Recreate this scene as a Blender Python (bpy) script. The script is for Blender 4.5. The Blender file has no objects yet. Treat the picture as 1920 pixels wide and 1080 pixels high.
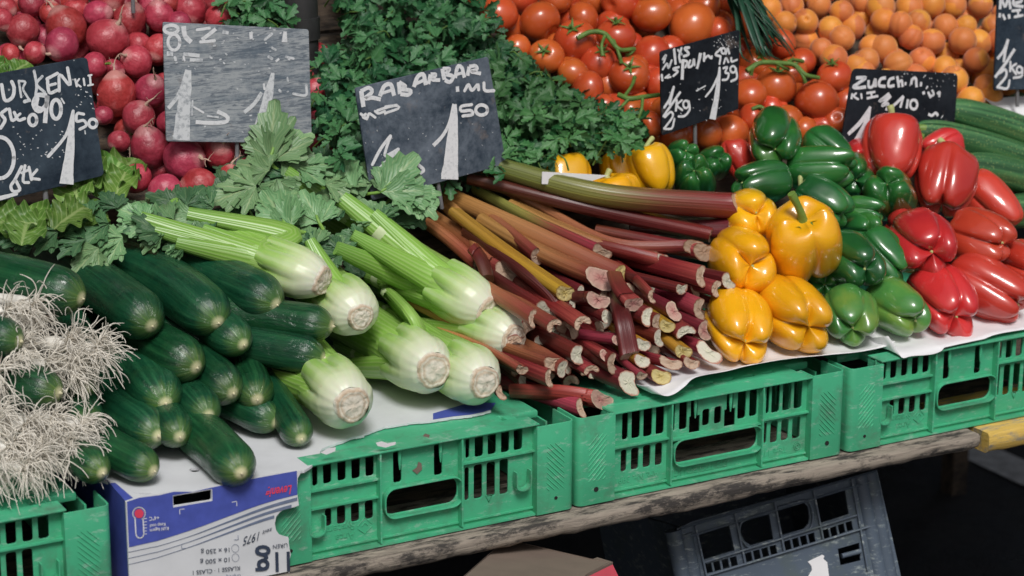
import bpy, math, random
import numpy as np
from mathutils import Vector, Matrix, noise
from mathutils.geometry import tessellate_polygon

scene = bpy.context.scene
COL = scene.collection
random.seed(7)
RNG = np.random.default_rng(7)
R = math.radians

# ------------------------------------------------------------------ camera
YAW, PIT, ROL, FPX = 0.50894, 0.27662, 0.00404, 4239.8
CAM = np.array([-1.30642, -2.18167, 0.88393])
CF = np.array([math.sin(YAW) * math.cos(PIT), math.cos(YAW) * math.cos(PIT), -math.sin(PIT)])
_r = np.array([math.cos(YAW), -math.sin(YAW), 0.0])
_u = np.cross(_r, CF)
CR = math.cos(ROL) * _r + math.sin(ROL) * _u
CU = -math.sin(ROL) * _r + math.cos(ROL) * _u
cam = bpy.data.cameras.new('camera')
cam_ob = bpy.data.objects.new('camera', cam)
COL.objects.link(cam_ob)
m = Matrix.Identity(4)
for i in range(3):
    m[i][0], m[i][1], m[i][2], m[i][3] = CR[i], CU[i], -CF[i], CAM[i]
cam_ob.matrix_world = m
cam.sensor_width = 36.0
cam.lens = FPX / 1920 * 36.0
cam.clip_end = 500
cam.dof.use_dof = True
cam.dof.focus_distance = 2.72
cam.dof.aperture_fstop = 7.0
scene.camera = cam_ob

# ------------------------------------------------------------------ sky, sun, exposure
SUN_EL, SUN_AZ = R(52), R(200)          # azimuth clockwise from +Y: behind the camera's left
world = bpy.data.worlds.new('World')
scene.world = world
world.use_nodes = True
wn = world.node_tree
wn.nodes.clear()
sky = wn.nodes.new('ShaderNodeTexSky')
sky.sky_type = 'NISHITA'
sky.sun_disc = False
sky.sun_elevation = SUN_EL
sky.sun_rotation = SUN_AZ
sky.air_density, sky.dust_density, sky.ozone_density = 1.0, 6.0, 1.0
hsv = wn.nodes.new('ShaderNodeHueSaturation')
hsv.inputs['Saturation'].default_value = 0.7
bg = wn.nodes.new('ShaderNodeBackground')
bg.inputs['Strength'].default_value = 0.06
wo = wn.nodes.new('ShaderNodeOutputWorld')
wn.links.new(sky.outputs[0], hsv.inputs['Color'])
wn.links.new(hsv.outputs[0], bg.inputs['Color'])
wn.links.new(bg.outputs[0], wo.inputs['Surface'])
sun = bpy.data.lights.new('sun', 'SUN')
sun.energy = 2.1
sun.angle = R(18)
sun.color = (1.0, 0.99, 0.975)
sun_ob = bpy.data.objects.new('sun', sun)
COL.objects.link(sun_ob)
sdir = Vector((math.sin(SUN_AZ) * math.cos(SUN_EL), math.cos(SUN_AZ) * math.cos(SUN_EL), math.sin(SUN_EL)))
sun_ob.rotation_euler = sdir.to_track_quat('Z', 'Y').to_euler()
sun_ob.location = (-3, -5, 6)
scene.view_settings.view_transform = 'Standard'
scene.view_settings.look = 'None'
scene.view_settings.exposure = 0.0
scene.view_settings.gamma = 1.0

# ------------------------------------------------------------------ geometry helpers
def ray(px, py):
    d = CF + CR * ((px - 960) / FPX) - CU * ((py - 540) / FPX)
    return d / np.linalg.norm(d)

def on_plane(px, py, P, N):
    d = ray(px, py)
    t = np.dot(np.asarray(P, float) - CAM, N) / np.dot(d, N)
    return CAM + d * t

def V(px, py, Y):                      # the point at depth Y seen at a pixel
    return on_plane(px, py, (0, Y, 0), np.array([0, 1.0, 0]))

def S(px, py, slope, Y0, Z0, off=0.0):  # the point on a sloping pile face
    n = np.array([0, -slope, 1.0]); n /= np.linalg.norm(n)
    return on_plane(px, py, np.array([0, Y0, Z0]) + n * off, n)

def G(px, py, z):
    return on_plane(px, py, (0, 0, z), np.array([0, 0, 1.0]))

def to_px(P):
    q = np.atleast_2d(P) - CAM
    z = q @ CF
    return np.c_[960 + FPX * (q @ CR) / z, 540 - FPX * (q @ CU) / z]

def mpp(P):                            # metres per photo pixel at P
    return float(np.dot(np.asarray(P) - CAM, CF)) / FPX

def cdir(a, b, c):                     # right, up, towards the viewer
    v = CR * a + CU * b - CF * c
    return v / np.linalg.norm(v)

def nrm(v):
    v = np.asarray(v, float)
    return v / (np.linalg.norm(v) + 1e-12)

class MB:
    def __init__(s):
        s.v, s.f, s.mi, s.uv, s.cy, s.n = [], [], [], [], [], 0
    def add(s, P, F, mi=0, uv=None, cy=None):
        P = np.asarray(P, float).reshape(-1, 3)
        n0 = s.n
        s.v.append(P)
        s.uv.append(np.zeros((len(P), 2)) if uv is None else np.asarray(uv, float).reshape(-1, 2))
        s.cy.append(P if cy is None else np.asarray(cy, float).reshape(-1, 3))
        s.f += [tuple(int(i) + n0 for i in f) for f in F]
        s.mi += [mi] * len(F)
        s.n += len(P)
        return n0
    def grid(s, P, wrap=True, mi=0, uv=None, cy=None, flip=False):
        N, M = P.shape[:2]
        F = []
        for i in range(N - 1):
            for j in range(M if wrap else M - 1):
                k = (j + 1) % M
                q = (i * M + j, i * M + k, (i + 1) * M + k, (i + 1) * M + j)
                F.append(q[::-1] if flip else q)
        return s.add(P.reshape(-1, 3), F, mi, uv, cy)
    def box(s, a, b, mi=0):
        (x0, y0, z0), (x1, y1, z1) = a, b
        P = [(x0, y0, z0), (x1, y0, z0), (x1, y1, z0), (x0, y1, z0), (x0, y0, z1), (x1, y0, z1), (x1, y1, z1), (x0, y1, z1)]
        s.add(P, [(0, 3, 2, 1), (4, 5, 6, 7), (0, 1, 5, 4), (1, 2, 6, 5), (2, 3, 7, 6), (3, 0, 4, 7)], mi)
    def build(s, name, mats, parent=None, smooth=True, origin=None, sharp=None):
        me = bpy.data.meshes.new(name)
        P = np.concatenate(s.v) if s.v else np.zeros((0, 3))
        if origin is not None:
            P = P - np.asarray(origin)
        me.from_pydata(P.tolist(), [], s.f)
        for mt in (mats if isinstance(mats, (list, tuple)) else [mats]):
            me.materials.append(mt)
        me.polygons.foreach_set('material_index', s.mi)
        me.polygons.foreach_set('use_smooth', [smooth] * len(s.f))
        li = np.zeros(len(me.loops), int)
        me.loops.foreach_get('vertex_index', li)
        uvl = me.uv_layers.new(name='UVMap')
        uvl.data.foreach_set('uv', np.concatenate(s.uv)[li].ravel())
        at = me.attributes.new('cyl', 'FLOAT_VECTOR', 'POINT')
        at.data.foreach_set('vector', np.concatenate(s.cy).ravel())
        me.update()
        if sharp is not None:
            try:
                me.set_sharp_from_angle(angle=R(sharp))
            except Exception:
                pass
        ob = bpy.data.objects.new(name, me)
        if origin is not None:
            ob.location = Vector(origin)
        COL.objects.link(ob)
        if parent is not None:
            put(ob, parent)
        return ob

def put(ob, parent):                   # parent without moving it
    ob.parent = parent
    ob.matrix_parent_inverse = parent.matrix_basis.inverted()

def tag(o, label=None, cat=None, group=None, kind=None):
    if label: o['label'] = label
    if cat: o['category'] = cat
    if group: o['group'] = group
    if kind: o['kind'] = kind
    return o

def empty(name, loc, label=None, cat=None, group=None):
    o = bpy.data.objects.new(name, None)
    o.location = Vector(loc)
    o.empty_display_size = 0.02
    COL.objects.link(o)
    return tag(o, label, cat, group)

def smooth_path(pts, n):
    pts = np.asarray(pts, float)
    if len(pts) == 2:
        t = np.linspace(0, 1, n)[:, None]
        return pts[0] * (1 - t) + pts[1] * t
    d = np.r_[0, np.cumsum(np.linalg.norm(np.diff(pts[:, :3], axis=0), axis=1))]
    e = np.vstack([2 * pts[0] - pts[1], pts, 2 * pts[-1] - pts[-2]])
    out = []
    for s in np.linspace(0, d[-1], n):
        i = min(np.searchsorted(d, s, side='right') - 1, len(pts) - 2)
        t = (s - d[i]) / max(d[i + 1] - d[i], 1e-9)
        p0, p1, p2, p3 = e[i], e[i + 1], e[i + 2], e[i + 3]
        out.append(.5 * (2 * p1 + (p2 - p0) * t + (2 * p0 - 5 * p1 + 4 * p2 - p3) * t * t + (3 * p1 - p0 - 3 * p2 + p3) * t ** 3))
    return np.array(out)

def frames(pts, up):
    T = np.gradient(pts, axis=0)
    T /= np.linalg.norm(T, axis=1)[:, None] + 1e-12
    A, B = [], []
    u = np.asarray(up, float)
    for t in T:
        b = np.cross(t, u)
        if np.linalg.norm(b) < 1e-6:
            b = np.cross(t, [1, 0.2, 0.1])
        b = nrm(b); a = np.cross(b, t)
        u = a
        A.append(a); B.append(b)
    return T, np.array(B), np.array(A)   # tangent, side, up

def circle(M):
    a = np.linspace(0, 2 * math.pi, M, endpoint=False)
    return np.c_[np.cos(a), np.sin(a)]

def sweep(mb, pts, rad, prof=None, up=(0, 0, 1), mi=0, caps=(False, False), shear=None, taper=None):
    """tube along pts; rad per ring (scalar or (n,2)); prof (M,2) or (n,M,2). Returns the rings (n,M,3)."""
    pts = np.asarray(pts, float)
    n = len(pts)
    prof = circle(12) if prof is None else np.asarray(prof, float)
    if prof.ndim == 2:
        prof = np.repeat(prof[None], n, 0)
    rad = np.asarray(rad, float)
    if rad.ndim == 0: rad = np.full(n, float(rad))
    if rad.ndim == 1: rad = np.c_[rad, rad]
    T, B, A = frames(pts, up)
    q = prof * rad[:, None, :]
    P = pts[:, None] + B[:, None] * q[..., :1] + A[:, None] * q[..., 1:]
    if shear is not None:               # slant the last ring's plane
        P[-1] += T[-1] * (q[-1] @ np.asarray(shear))[:, None]
    M = prof.shape[1]
    L = np.r_[0, np.cumsum(np.linalg.norm(np.diff(pts, axis=0), axis=1))]
    uu = np.tile(np.linspace(0, 1, M, endpoint=False), (n, 1))
    vv = np.tile((L / max(L[-1], 1e-9))[:, None], (1, M))
    pn = prof / (np.linalg.norm(prof, axis=2, keepdims=True) + 1e-9)
    cy = np.dstack([pn[..., 0], pn[..., 1], np.tile(L[:, None], (1, M))])
    n0 = mb.grid(P, True, mi, np.dstack([uu, vv]).reshape(-1, 2), cy, flip=True)
    if caps[0]: mb.add(P[0], [tuple(range(M))], mi, uv=np.c_[uu[0], vv[0]], cy=cy[0])
    if caps[1]: mb.add(P[-1], [tuple(range(M))[::-1]], mi, uv=np.c_[uu[-1], vv[-1]], cy=cy[-1])
    return P

def tube(mb, pts, r, n=None, M=6, mi=0, up=(0, 0, 1)):
    pts = np.asarray(pts, float)
    p = smooth_path(pts, n) if n else pts
    rr = np.interp(np.linspace(0, 1, len(p)), np.linspace(0, 1, len(np.atleast_1d(r))), np.atleast_1d(r)) if np.ndim(r) else np.full(len(p), r)
    return sweep(mb, p, rr, circle(M), up, mi, (True, True))

def rrect(x0, z0, x1, z1, r, k=3):
    r = min(r, abs(x1 - x0) * .49, abs(z1 - z0) * .49)
    o = []
    for cx, cz, a0 in ((x1 - r, z1 - r, 0), (x0 + r, z1 - r, 90), (x0 + r, z0 + r, 180), (x1 - r, z0 + r, 270)):
        for i in range(k + 1):
            a = R(a0 + 90 * i / k)
            o.append((cx + r * math.cos(a), cz + r * math.sin(a)))
    return o

def plate(mb, outer, holes, O, U, W, N, th, bev=0.0, mi=0):
    """flat plate with holes: 2D outlines in (U,W) at O, thickness th along N (front face at O), rims bevelled by a filled curve."""
    cu = bpy.data.curves.new('tmp', 'CURVE')
    cu.dimensions = '2D'
    cu.fill_mode = 'BOTH'
    cu.extrude = max(th / 2 - bev, 0)
    cu.bevel_depth = bev
    cu.bevel_resolution = 1
    for k, poly in enumerate([outer] + list(holes)):
        sp = cu.splines.new('POLY')
        poly = list(poly)
        if bev:                         # a bevel grows the outline: shrink it back
            poly = inset(poly, bev, k > 0)
        sp.points.add(len(poly) - 1)
        for p, q in zip(sp.points, poly):
            p.co = (q[0], q[1], 0, 1)
        sp.use_cyclic_u = True
    ob = bpy.data.objects.new('tmp', cu)
    COL.objects.link(ob)
    bpy.context.view_layer.update()
    me = bpy.data.meshes.new_from_object(ob.evaluated_get(bpy.context.evaluated_depsgraph_get()))
    P = np.array([v.co[:] for v in me.vertices])
    F = [tuple(p.vertices) for p in me.polygons]
    bpy.data.objects.remove(ob); bpy.data.curves.remove(cu); bpy.data.meshes.remove(me)
    O, U, W, N = (np.asarray(a, float) for a in (O, U, W, N))
    Q = O + P[:, :1] * U + P[:, 1:2] * W + (P[:, 2:] + th / 2) * N
    if np.dot(np.cross(U, W), N) < 0:
        F = [f[::-1] for f in F]
    mb.add(Q, F, mi, uv=P[:, :2])

def inset(poly, d, hole):
    p = np.array(poly, float)
    a = 0.5 * np.sum(p[:, 0] * np.roll(p[:, 1], -1) - np.roll(p[:, 0], -1) * p[:, 1])
    s = (1 if a > 0 else -1) * (-1 if hole else 1)
    out = []
    n = len(p)
    for i in range(n):
        e0 = nrm(p[i] - p[i - 1]); e1 = nrm(p[(i + 1) % n] - p[i])
        n0 = np.array([-e0[1], e0[0]]); n1 = np.array([-e1[1], e1[0]])
        b = nrm(n0 + n1)
        k = max(np.dot(b, n0), .5)
        out.append(p[i] + b * (s * d / k))
    return out

def text_geo(txt, shear=0.0, bold=0.0, extrude=0.0):
    cu = bpy.data.curves.new('tmp', 'FONT')
    cu.body = txt
    cu.size = 1.0
    cu.shear = shear
    cu.offset = bold
    cu.extrude = extrude
    cu.resolution_u = 3
    ob = bpy.data.objects.new('tmp', cu)
    COL.objects.link(ob)
    bpy.context.view_layer.update()
    me = bpy.data.meshes.new_from_object(ob.evaluated_get(bpy.context.evaluated_depsgraph_get()))
    P = np.array([v.co[:] for v in me.vertices])
    F = [tuple(p.vertices) for p in me.polygons]
    bpy.data.objects.remove(ob); bpy.data.curves.remove(cu); bpy.data.meshes.remove(me)
    return P, F

def fbm(p, o=3):
    return noise.fractal(Vector(p), 1.0, 2.0, o)

# ------------------------------------------------------------------ material helpers
class NT:
    def __init__(s, name):
        s.m = bpy.data.materials.new(name)
        s.m.use_nodes = True
        s.t = s.m.node_tree
        s.t.nodes.clear()
        s.out = s.t.nodes.new('ShaderNodeOutputMaterial')
        s.b = s.t.nodes.new('ShaderNodeBsdfPrincipled')
        s.t.links.new(s.b.outputs[0], s.out.inputs[0])
    def n(s, typ, props=None, **inp):
        nd = s.t.nodes.new('ShaderNode' + typ)
        for k, v in (props or {}).items(): setattr(nd, k, v)
        for k, v in inp.items():
            key = int(k[1:]) if k[0] == '_' and k[1:].isdigit() else k.replace('_', ' ')
            s.set(nd, key, v)
        return nd
    def set(s, nd, key, v):
        sock = nd.inputs[key]
        if isinstance(v, bpy.types.NodeSocket): s.t.links.new(v, sock)
        elif isinstance(v, bpy.types.Node): s.t.links.new(v.outputs[0], sock)
        elif isinstance(v, (tuple, list)) and len(v) == 3 and sock.type == 'RGBA': sock.default_value = (*v, 1)
        else: sock.default_value = v
    def p(s, **kw):
        for k, v in kw.items(): s.set(s.b, k.replace('_', ' '), v)
        return s
    def ramp(s, fac, stops, interp='LINEAR'):
        nd = s.t.nodes.new('ShaderNodeValToRGB')
        cr = nd.color_ramp
        cr.interpolation = interp
        while len(cr.elements) < len(stops): cr.elements.new(.5)
        for e, (p, c) in zip(cr.elements, stops):
            e.position = p
            e.color = (*(c if isinstance(c, (tuple, list)) else (c, c, c)), 1)
        s.t.links.new(fac if isinstance(fac, bpy.types.NodeSocket) else fac.outputs[0], nd.inputs[0])
        return nd
    def mix(s, fac, a, b, mode='MIX'):
        nd = s.n('MixRGB', {'blend_type': mode})
        s.set(nd, 0, fac); s.set(nd, 1, a); s.set(nd, 2, b)
        return nd
    def math(s, op, a, b=0.0):
        nd = s.n('Math', {'operation': op})
        s.set(nd, 0, a); s.set(nd, 1, b)
        return nd
    def coord(s, kind='Object', scale=(1, 1, 1), rand=True):
        if kind == 'cyl':
            c = s.n('Attribute', {'attribute_name': 'cyl'}).outputs['Vector']
        else:
            c = s.n('TexCoord').outputs[kind]
        if rand:
            oi = s.n('ObjectInfo')
            w = s.n('VectorMath', {'operation': 'SCALE'}, _0=(37.1, 11.7, 23.3))
            s.set(w, 'Scale', oi.outputs['Random'])
            c = s.n('VectorMath', {'operation': 'ADD'}, _0=c, _1=w.outputs[0]).outputs[0]
        mp = s.n('Mapping', Vector=c)
        mp.inputs['Scale'].default_value = scale
        return mp.outputs[0]
    def noise(s, co, scale, detail=4, rough=.55, dist=0.0):
        return s.n('TexNoise', Vector=co, Scale=scale, Detail=detail, Roughness=rough, Distortion=dist).outputs[0]
    def bump(s, h, strength, dist=0.002, normal=None):
        nd = s.n('Bump', Strength=strength, Distance=dist, Height=h)
        if normal is not None: s.set(nd, 'Normal', normal)
        return nd.outputs[0]
    def rnd(s):
        return s.n('ObjectInfo').outputs['Random']
    def hueval(s, col, dv=.25, dh=.0):
        r = s.rnd()
        v = s.math('ADD', s.math('MULTIPLY', r, dv * 2), 1 - dv)
        nd = s.n('HueSaturation', Color=col)
        s.set(nd, 'Value', v)
        if dh:
            h = s.math('ADD', s.math('MULTIPLY', s.math('FRACT', s.math('MULTIPLY', r, 7.31)), dh * 2), .5 - dh)
            s.set(nd, 'Hue', h)
        return nd

def simple(name, col, rough=.5, var=.15, scale=40, bump=.1, coat=0.0, coord='Object'):
    t = NT(name)
    c = t.coord(coord)
    n1 = t.noise(c, scale, 5)
    lo = tuple(x * (1 - var) for x in col); hi = tuple(min(x * (1 + var), 1) for x in col)
    t.p(Base_Color=t.ramp(n1, [(.3, lo), (.7, hi)]), Roughness=rough, Coat_Weight=coat, Coat_Roughness=.1)
    if bump: t.p(Normal=t.bump(t.noise(c, scale * 3, 4), bump, .001))
    return t.m
# ------------------------------------------------------------------ materials of the setting
def mat_crate(name, col, scuff=.5):
    t = NT(name)
    c = t.coord('Object', rand=True)
    n1 = t.noise(c, 9, 5, .6)
    base = t.ramp(n1, [(.25, tuple(x * .82 for x in col)), (.75, tuple(min(1, x * 1.12) for x in col))])
    sc = t.ramp(t.noise(t.coord('Object', (1, 1, 3)), 48, 7, .75), [(.55, 0), (.68, scuff)])
    pale = t.mix(sc, base, (.55, .62, .58))
    dirt = t.ramp(t.noise(c, 22, 6, .7), [(.50, 0), (.72, .6)])
    full = t.mix(dirt, pale, (.10, .13, .10))
    t.p(Base_Color=full, Roughness=t.ramp(n1, [(.3, .36), (.7, .55)]), Normal=t.bump(t.noise(c, 260, 3), .08, .0006))
    return t.m
M_CRATE = mat_crate('green crate plastic', (.068, .45, .24), .45)
M_GREY = mat_crate('blue grey crate plastic', (.092, .122, .165), .6)

def mat_wood(name, a, b, dark):
    t = NT(name)
    c = t.coord('Object', (1.6, 14, 26), False)
    g = t.noise(c, 7, 7, .68, .8)
    base = t.ramp(g, [(.3, a), (.52, b), (.75, tuple(x * 1.25 for x in b))])
    st = t.ramp(t.noise(t.coord('Object', (2, 8, 5), False), 9, 7, .75), [(.47, 0), (.58, .92)])
    zz = t.n('SeparateXYZ', Vector=t.coord('Object', (1, 1, 1), False))
    t.p(Base_Color=t.mix(st, base, dark), Roughness=.85, Normal=t.bump(g, .7, .003))
    return t.m
M_PLANK = mat_wood('weathered plank', (.12, .10, .082), (.29, .25, .205), (.022, .02, .02))
M_SHELF = mat_wood('dark shelf boards', (.05, .035, .025), (.09, .065, .045), (.015, .012, .01))
M_YELLOW = mat_wood('yellow painted plank', (.55, .34, .05), (.62, .42, .10), (.28, .25, .20))

t = NT('asphalt')
c = t.coord('Object', rand=False)
t.p(Base_Color=t.ramp(t.noise(c, 180, 3, .7), [(.35, (.012, .012, .013)), (.7, (.038, .038, .040))]),
    Roughness=t.ramp(t.noise(c, 1.7, 5, .6), [(.48, .75), (.62, .25)]), Normal=t.bump(t.noise(c, 220, 3), .5, .004))
M_ASPH = t.m
M_LINE = simple('road paint', (.55, .56, .57), .7, .3, 30, .2)
M_STEEL = simple('grey steel', (.16, .16, .17), .4, .25, 60, .1)
M_POST = simple('dark post steel', (.035, .035, .036), .5, .3, 40, .15)
M_PAPER = simple('white paper', (.80, .80, .82), .7, .03, 30, .12)
M_CARD = simple('white cardboard', (.66, .68, .71), .65, .06, 25, .1)
M_BLUE = simple('blue print on card', (.075, .105, .44), .42, .12, 60, .06)
M_BROWNCARD = simple('brown cardboard', (.19, .145, .115), .8, .12, 20, .1)
M_PINK = simple('pink printed card', (.70, .09, .13), .6, .08, 20, .1)
M_INK = simple('dark blue ink', (.035, .05, .085), .6, .2, 90, 0)
M_LINE2 = simple('grey blue print', (.16, .20, .30), .6, .1, 90, 0)
M_WHITEINK = simple('white print', (.75, .76, .8), .6, .05, 90, 0)
M_REDINK = simple('red print', (.75, .06, .12), .6, .05, 90, 0)
M_BLACK = simple('cavity shade black', (.012, .012, .012), .9, .2, 20, 0)  # black that stands in for shade inside openings
M_CANVAS = simple('awning canvas', (.42, .40, .37), .85, .06, 12, .2)

# ------------------------------------------------------------------ ground, table
HC = 0.1131
ZT = -HC                                # table top
ZG = ZT - 0.78
mb = MB()
gx = np.linspace(-60, 60, 3); P = np.array([[(x, y, ZG) for x in gx] for y in gx + 40])
mb.grid(P, False)
tag(mb.build('ground', M_ASPH), kind='structure')
mb = MB()
a, b = G(1790, 826, ZG + .004), G(1960, 905, ZG + .004)
d = nrm(b - a); w = np.array([-d[1], d[0], 0]) * .055
for k in range(6):
    p, q = a - d * .9 + (b - a + d * 2.4) * (k / 6), a - d * .9 + (b - a + d * 2.4) * ((k + 1) / 6)
    mb.add([p - w, q - w, q + w, p + w], [(0, 1, 2, 3)])
tag(mb.build('road_marking', M_LINE), kind='structure')

# table: planks along X; the front one is weathered and chipped along its lower edge
XE = V(1836, 815, -.02)[0]
def plank(name, x0, x1, y0, y1, mat, label, seed, th=.023, rough=.003):
    mb = MB()
    n = 160
    xs = np.linspace(x0, x1, n)
    rows = []
    for x in xs:
        w = .5 + .5 * noise.noise((x * 9, seed, 0)); w2 = noise.noise((x * 45, seed, 3)); w3 = noise.noise((x * 3, seed, 7))
        zb = ZT - .0015 - th + rough * (.8 * w2 + 1.3 * w3) + .003 * w
        yf = y0 + .0025 * noise.noise((x * 20, seed, 5))
        zm = ZT - .0015 - th * .45
        rows.append([(x, y1, ZT - .0015), (x, yf + .003, ZT - .0015), (x, yf, ZT - .0045), (x, yf - .001 + .002 * w2, zm), (x, yf + .002 * w, zb + .004), (x, yf + .006, zb), (x, y1, ZT - th)])
    P = np.array(rows)
    mb.grid(P, True, flip=True)
    mb.add(P[0], [tuple(range(7))]); mb.add(P[-1], [tuple(range(7))[::-1]])
    return tag(mb.build(name, mat, sharp=50), label, 'table plank')
plank('table_plank', -2.2, XE, -.022, .118, M_PLANK, 'weathered grey plank with black stains along the front of the table', 1)
plank('table_plank', XE + .012, 2.2, -.026, .118, M_YELLOW, 'yellow painted plank end at the right of the table front', 2, .03, .003)
for k in range(3):
    plank('table_plank', -2.2, 2.2, .124 + k * .2, .318 + k * .2, M_SHELF,
          ['dark table plank right behind the weathered front plank', 'dark table plank in the middle under the crates', 'dark rear table plank furthest from the buyers'][k], 5 + k)
for x, lb in ((-1.05, 'dark wooden trestle leg under the table left of the blue grey crate'),):
    r = empty('table_trestle', (x, .45, ZG), lb, 'trestle')
    for k in (-1, 1):
        mb = MB()
        tube(mb, [(x, .45 + .3 * k, ZG), (x, .45 + .22 * k, ZT - .03)], .022, 6, 4)
        mb.build('leg', M_SHELF, r, False)
    mb = MB(); mb.box((x - .02, .1, ZG + .2), (x + .02, .8, ZG + .24)); mb.build('crossbar', M_SHELF, r, False)

# sloping display shelf under the rear heaps
BS, BY, BZ = .62, .36, .20              # slope and a point of the rear pile face
def B(px, py, off=0.0):
    return S(px, py, BS, BY, BZ, off)
BN = np.array([0, -BS, 1.0]); BN /= np.linalg.norm(BN)
mb = MB()
def shelfpt(x, y, o): return np.array([x, y, BZ + BS * (y - BY)]) + BN * o
for k in range(6):
    y0, y1 = .30 + k * .2, .30 + k * .2 + .194
    a = [shelfpt(x, y, o) for o in (-.062, -.08) for x, y in ((-1.6, y0), (2.6, y0), (2.6, y1), (-1.6, y1))]
    mb.add(a, [(0, 1, 2, 3), (7, 6, 5, 4), (0, 4, 5, 1), (2, 6, 7, 3), (1, 5, 6, 2), (3, 7, 4, 0)])
for x in (-1.2, .3, 1.8):
    a = shelfpt(x, .4, -.09); b = shelfpt(x, 1.4, -.09)
    mb.box((x - .02, .36, ZT - .002), (x + .02, .40, a[2] - .0)); mb.box((x - .02, 1.38, ZG), (x + .02, 1.42, b[2]))
tag(mb.build('display_shelf', M_SHELF, None, False), 'dark sloping board shelf behind the crates carrying the heaped vegetables', 'display shelf')

# post behind the sign, and an unseen awning added to shade the heaps
p0 = B(580, 30, .05)
mb = MB()
tube(mb, [p0 + np.array([0, .03, -.5]), p0 + np.array([0, .03, 1.0])], .024, 12, 20)
r = empty('awning_post', p0 + np.array([0, .03, -.5]), 'dark grey round steel post rising behind the worn grey sign', 'post')
mb.build('pole', M_POST, r)
mb = MB()
pc = to_px([p0])[0]
tube(mb, [p0 + np.array([0, .03, -.035]), p0 + np.array([0, .03, -.005])], .0265, 4, 20)
mb.build('collar', M_POST, r)

r = empty('unseen_awning', (0, 1.2, 1.4), 'large beige canvas awning added out of view to shade the stall', 'awning')
mb = MB()
xs, ys = np.linspace(-3.5, 4.2, 60), np.linspace(.30, 3.2, 24)
P = np.array([[(x, y, 1.20 + .22 * (y + .1) + .012 * math.sin(x * 3) * math.sin(y * 2) - (.02 if j == 0 else 0)) for j, y in enumerate(ys)] for x in xs])
mb.grid(P, False, flip=True)
mb.build('canvas', M_CANVAS, r)
for y in (.32, 1.5, 3.15):
    mb = MB(); tube(mb, [(-3.5, y, 1.17 + .22 * (y + .1)), (4.2, y, 1.17 + .22 * (y + .1))], .016, 2, 10); mb.build('rail', M_STEEL, r)
r = empty('added_light_blocker', (0, 3.2, ZG), 'dark tarpaulin put in unseen behind the stall to block light', 'shade sheet')  # unseen sheet, added to keep the space under the table dark
mb = MB()
P = np.array([[(x, 3.2 + .02 * math.sin(x * 7), z) for z in np.linspace(ZG, 1.88, 12)] for x in np.linspace(-3.5, 4.2, 90)])
mb.grid(P, False)
mb.build('sheet', simple('dark tarpaulin', (.03, .035, .04), .7, .2, 20, .1), r)

# ------------------------------------------------------------------ green crates (standing upside down)
YP = .012                               # the recessed panel behind the corner posts
WCR = .396
def hole_px(tl, br, O, sc):
    a = V(O[0] + tl[0] / sc, O[1] + tl[1] / sc, YP); b = V(O[0] + br[0] / sc, O[1] + br[1] / sc, YP)
    return (a[0], b[2], b[0], a[2])
Z8 = ((560, 680), 2.7)
A_SLOTS = [hole_px(a, b, *Z8) for a, b in (
    ((68, 520), (97, 622)), ((123, 508), (167, 608)), ((196, 490), (240, 593)), ((267, 482), (312, 583)), ((338, 470), (382, 570)),
    ((133, 742), (167, 825)), ((194, 728), (238, 812)), ((265, 715), (308, 800)), ((335, 702), (378, 787)),
    ((478, 447), (522, 603)), ((685, 412), (728, 565)),
    ((845, 385), (865, 482)), ((892, 375), (935, 472)), ((958, 360), (1000, 460)), ((1025, 348), (1067, 450)), ((1090, 338), (1133, 438)),
    ((840, 532), (862, 695)), ((887, 520), (930, 683)), ((952, 507), (995, 672)), ((1018, 493), (1060, 660)))]
A_WIN = hole_px((427, 645), (802, 702), *Z8)
A_X0 = -.002 - WCR
sh = lambda h, d: (h[0] - d, h[1], h[2] - d, h[3])
A_SLOTS = [sh(h, A_X0) for h in A_SLOTS]; A_WIN = sh(A_WIN, A_X0)
A_RIB = [V(560 + x / 2.7, 680 + 700 / 2.7, 0)[0] - A_X0 for x in (421, 834)]
Z3, Z4 = ((940, 720), 4.5), ((1260, 640), 3.6)
B_SLOTS = [hole_px(a, b, *Z3) for a, b in (
    ((1022, 245), (1068, 465)), ((1103, 218), (1170, 450)), ((1203, 198), (1272, 435)), ((1308, 178), (1372, 415)),
    ((1010, 560), (1055, 735)), ((1097, 545), (1157, 715)), ((1197, 522), (1257, 695)), ((1300, 502), (1355, 678)))]
B_SLOTS += [hole_px(a, b, *Z4) for a, b in (
    ((2, 420), (18, 605)), ((52, 407), (100, 590)), ((207, 462), (252, 563)), ((287, 445), (332, 550)), ((447, 337), (497, 517)), ((527, 324), (572, 500)),
    ((640, 308), (655, 485)), ((677, 297), (725, 475)), ((752, 282), (802, 460)), ((828, 267), (875, 447)),
    ((624, 552), (637, 687)), ((667, 542), (710, 678)), ((740, 530), (783, 663)), ((815, 515), (862, 650)))]
B_KEY = [[hole_px((130, 395), (172, 515), *Z4), hole_px((118, 510), (187, 607), *Z4)], [hole_px((372, 358), (412, 468), *Z4), hole_px((355, 462), (425, 563), *Z4)]]
a = V(1259.5, 827.4, YP); b = V(1418.3, 838.6, YP)
B_WIN = (a[0], b[2], b[0], a[2])
B_X0 = .002
B_SLOTS = [sh(h, B_X0) for h in B_SLOTS]; B_WIN = sh(B_WIN, B_X0); B_KEY = [[sh(h, B_X0) for h in k] for k in B_KEY]
B_RIB = [V(1260, 880, 0)[0] - B_X0, V(1430, 860, 0)[0] - B_X0]

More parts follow.
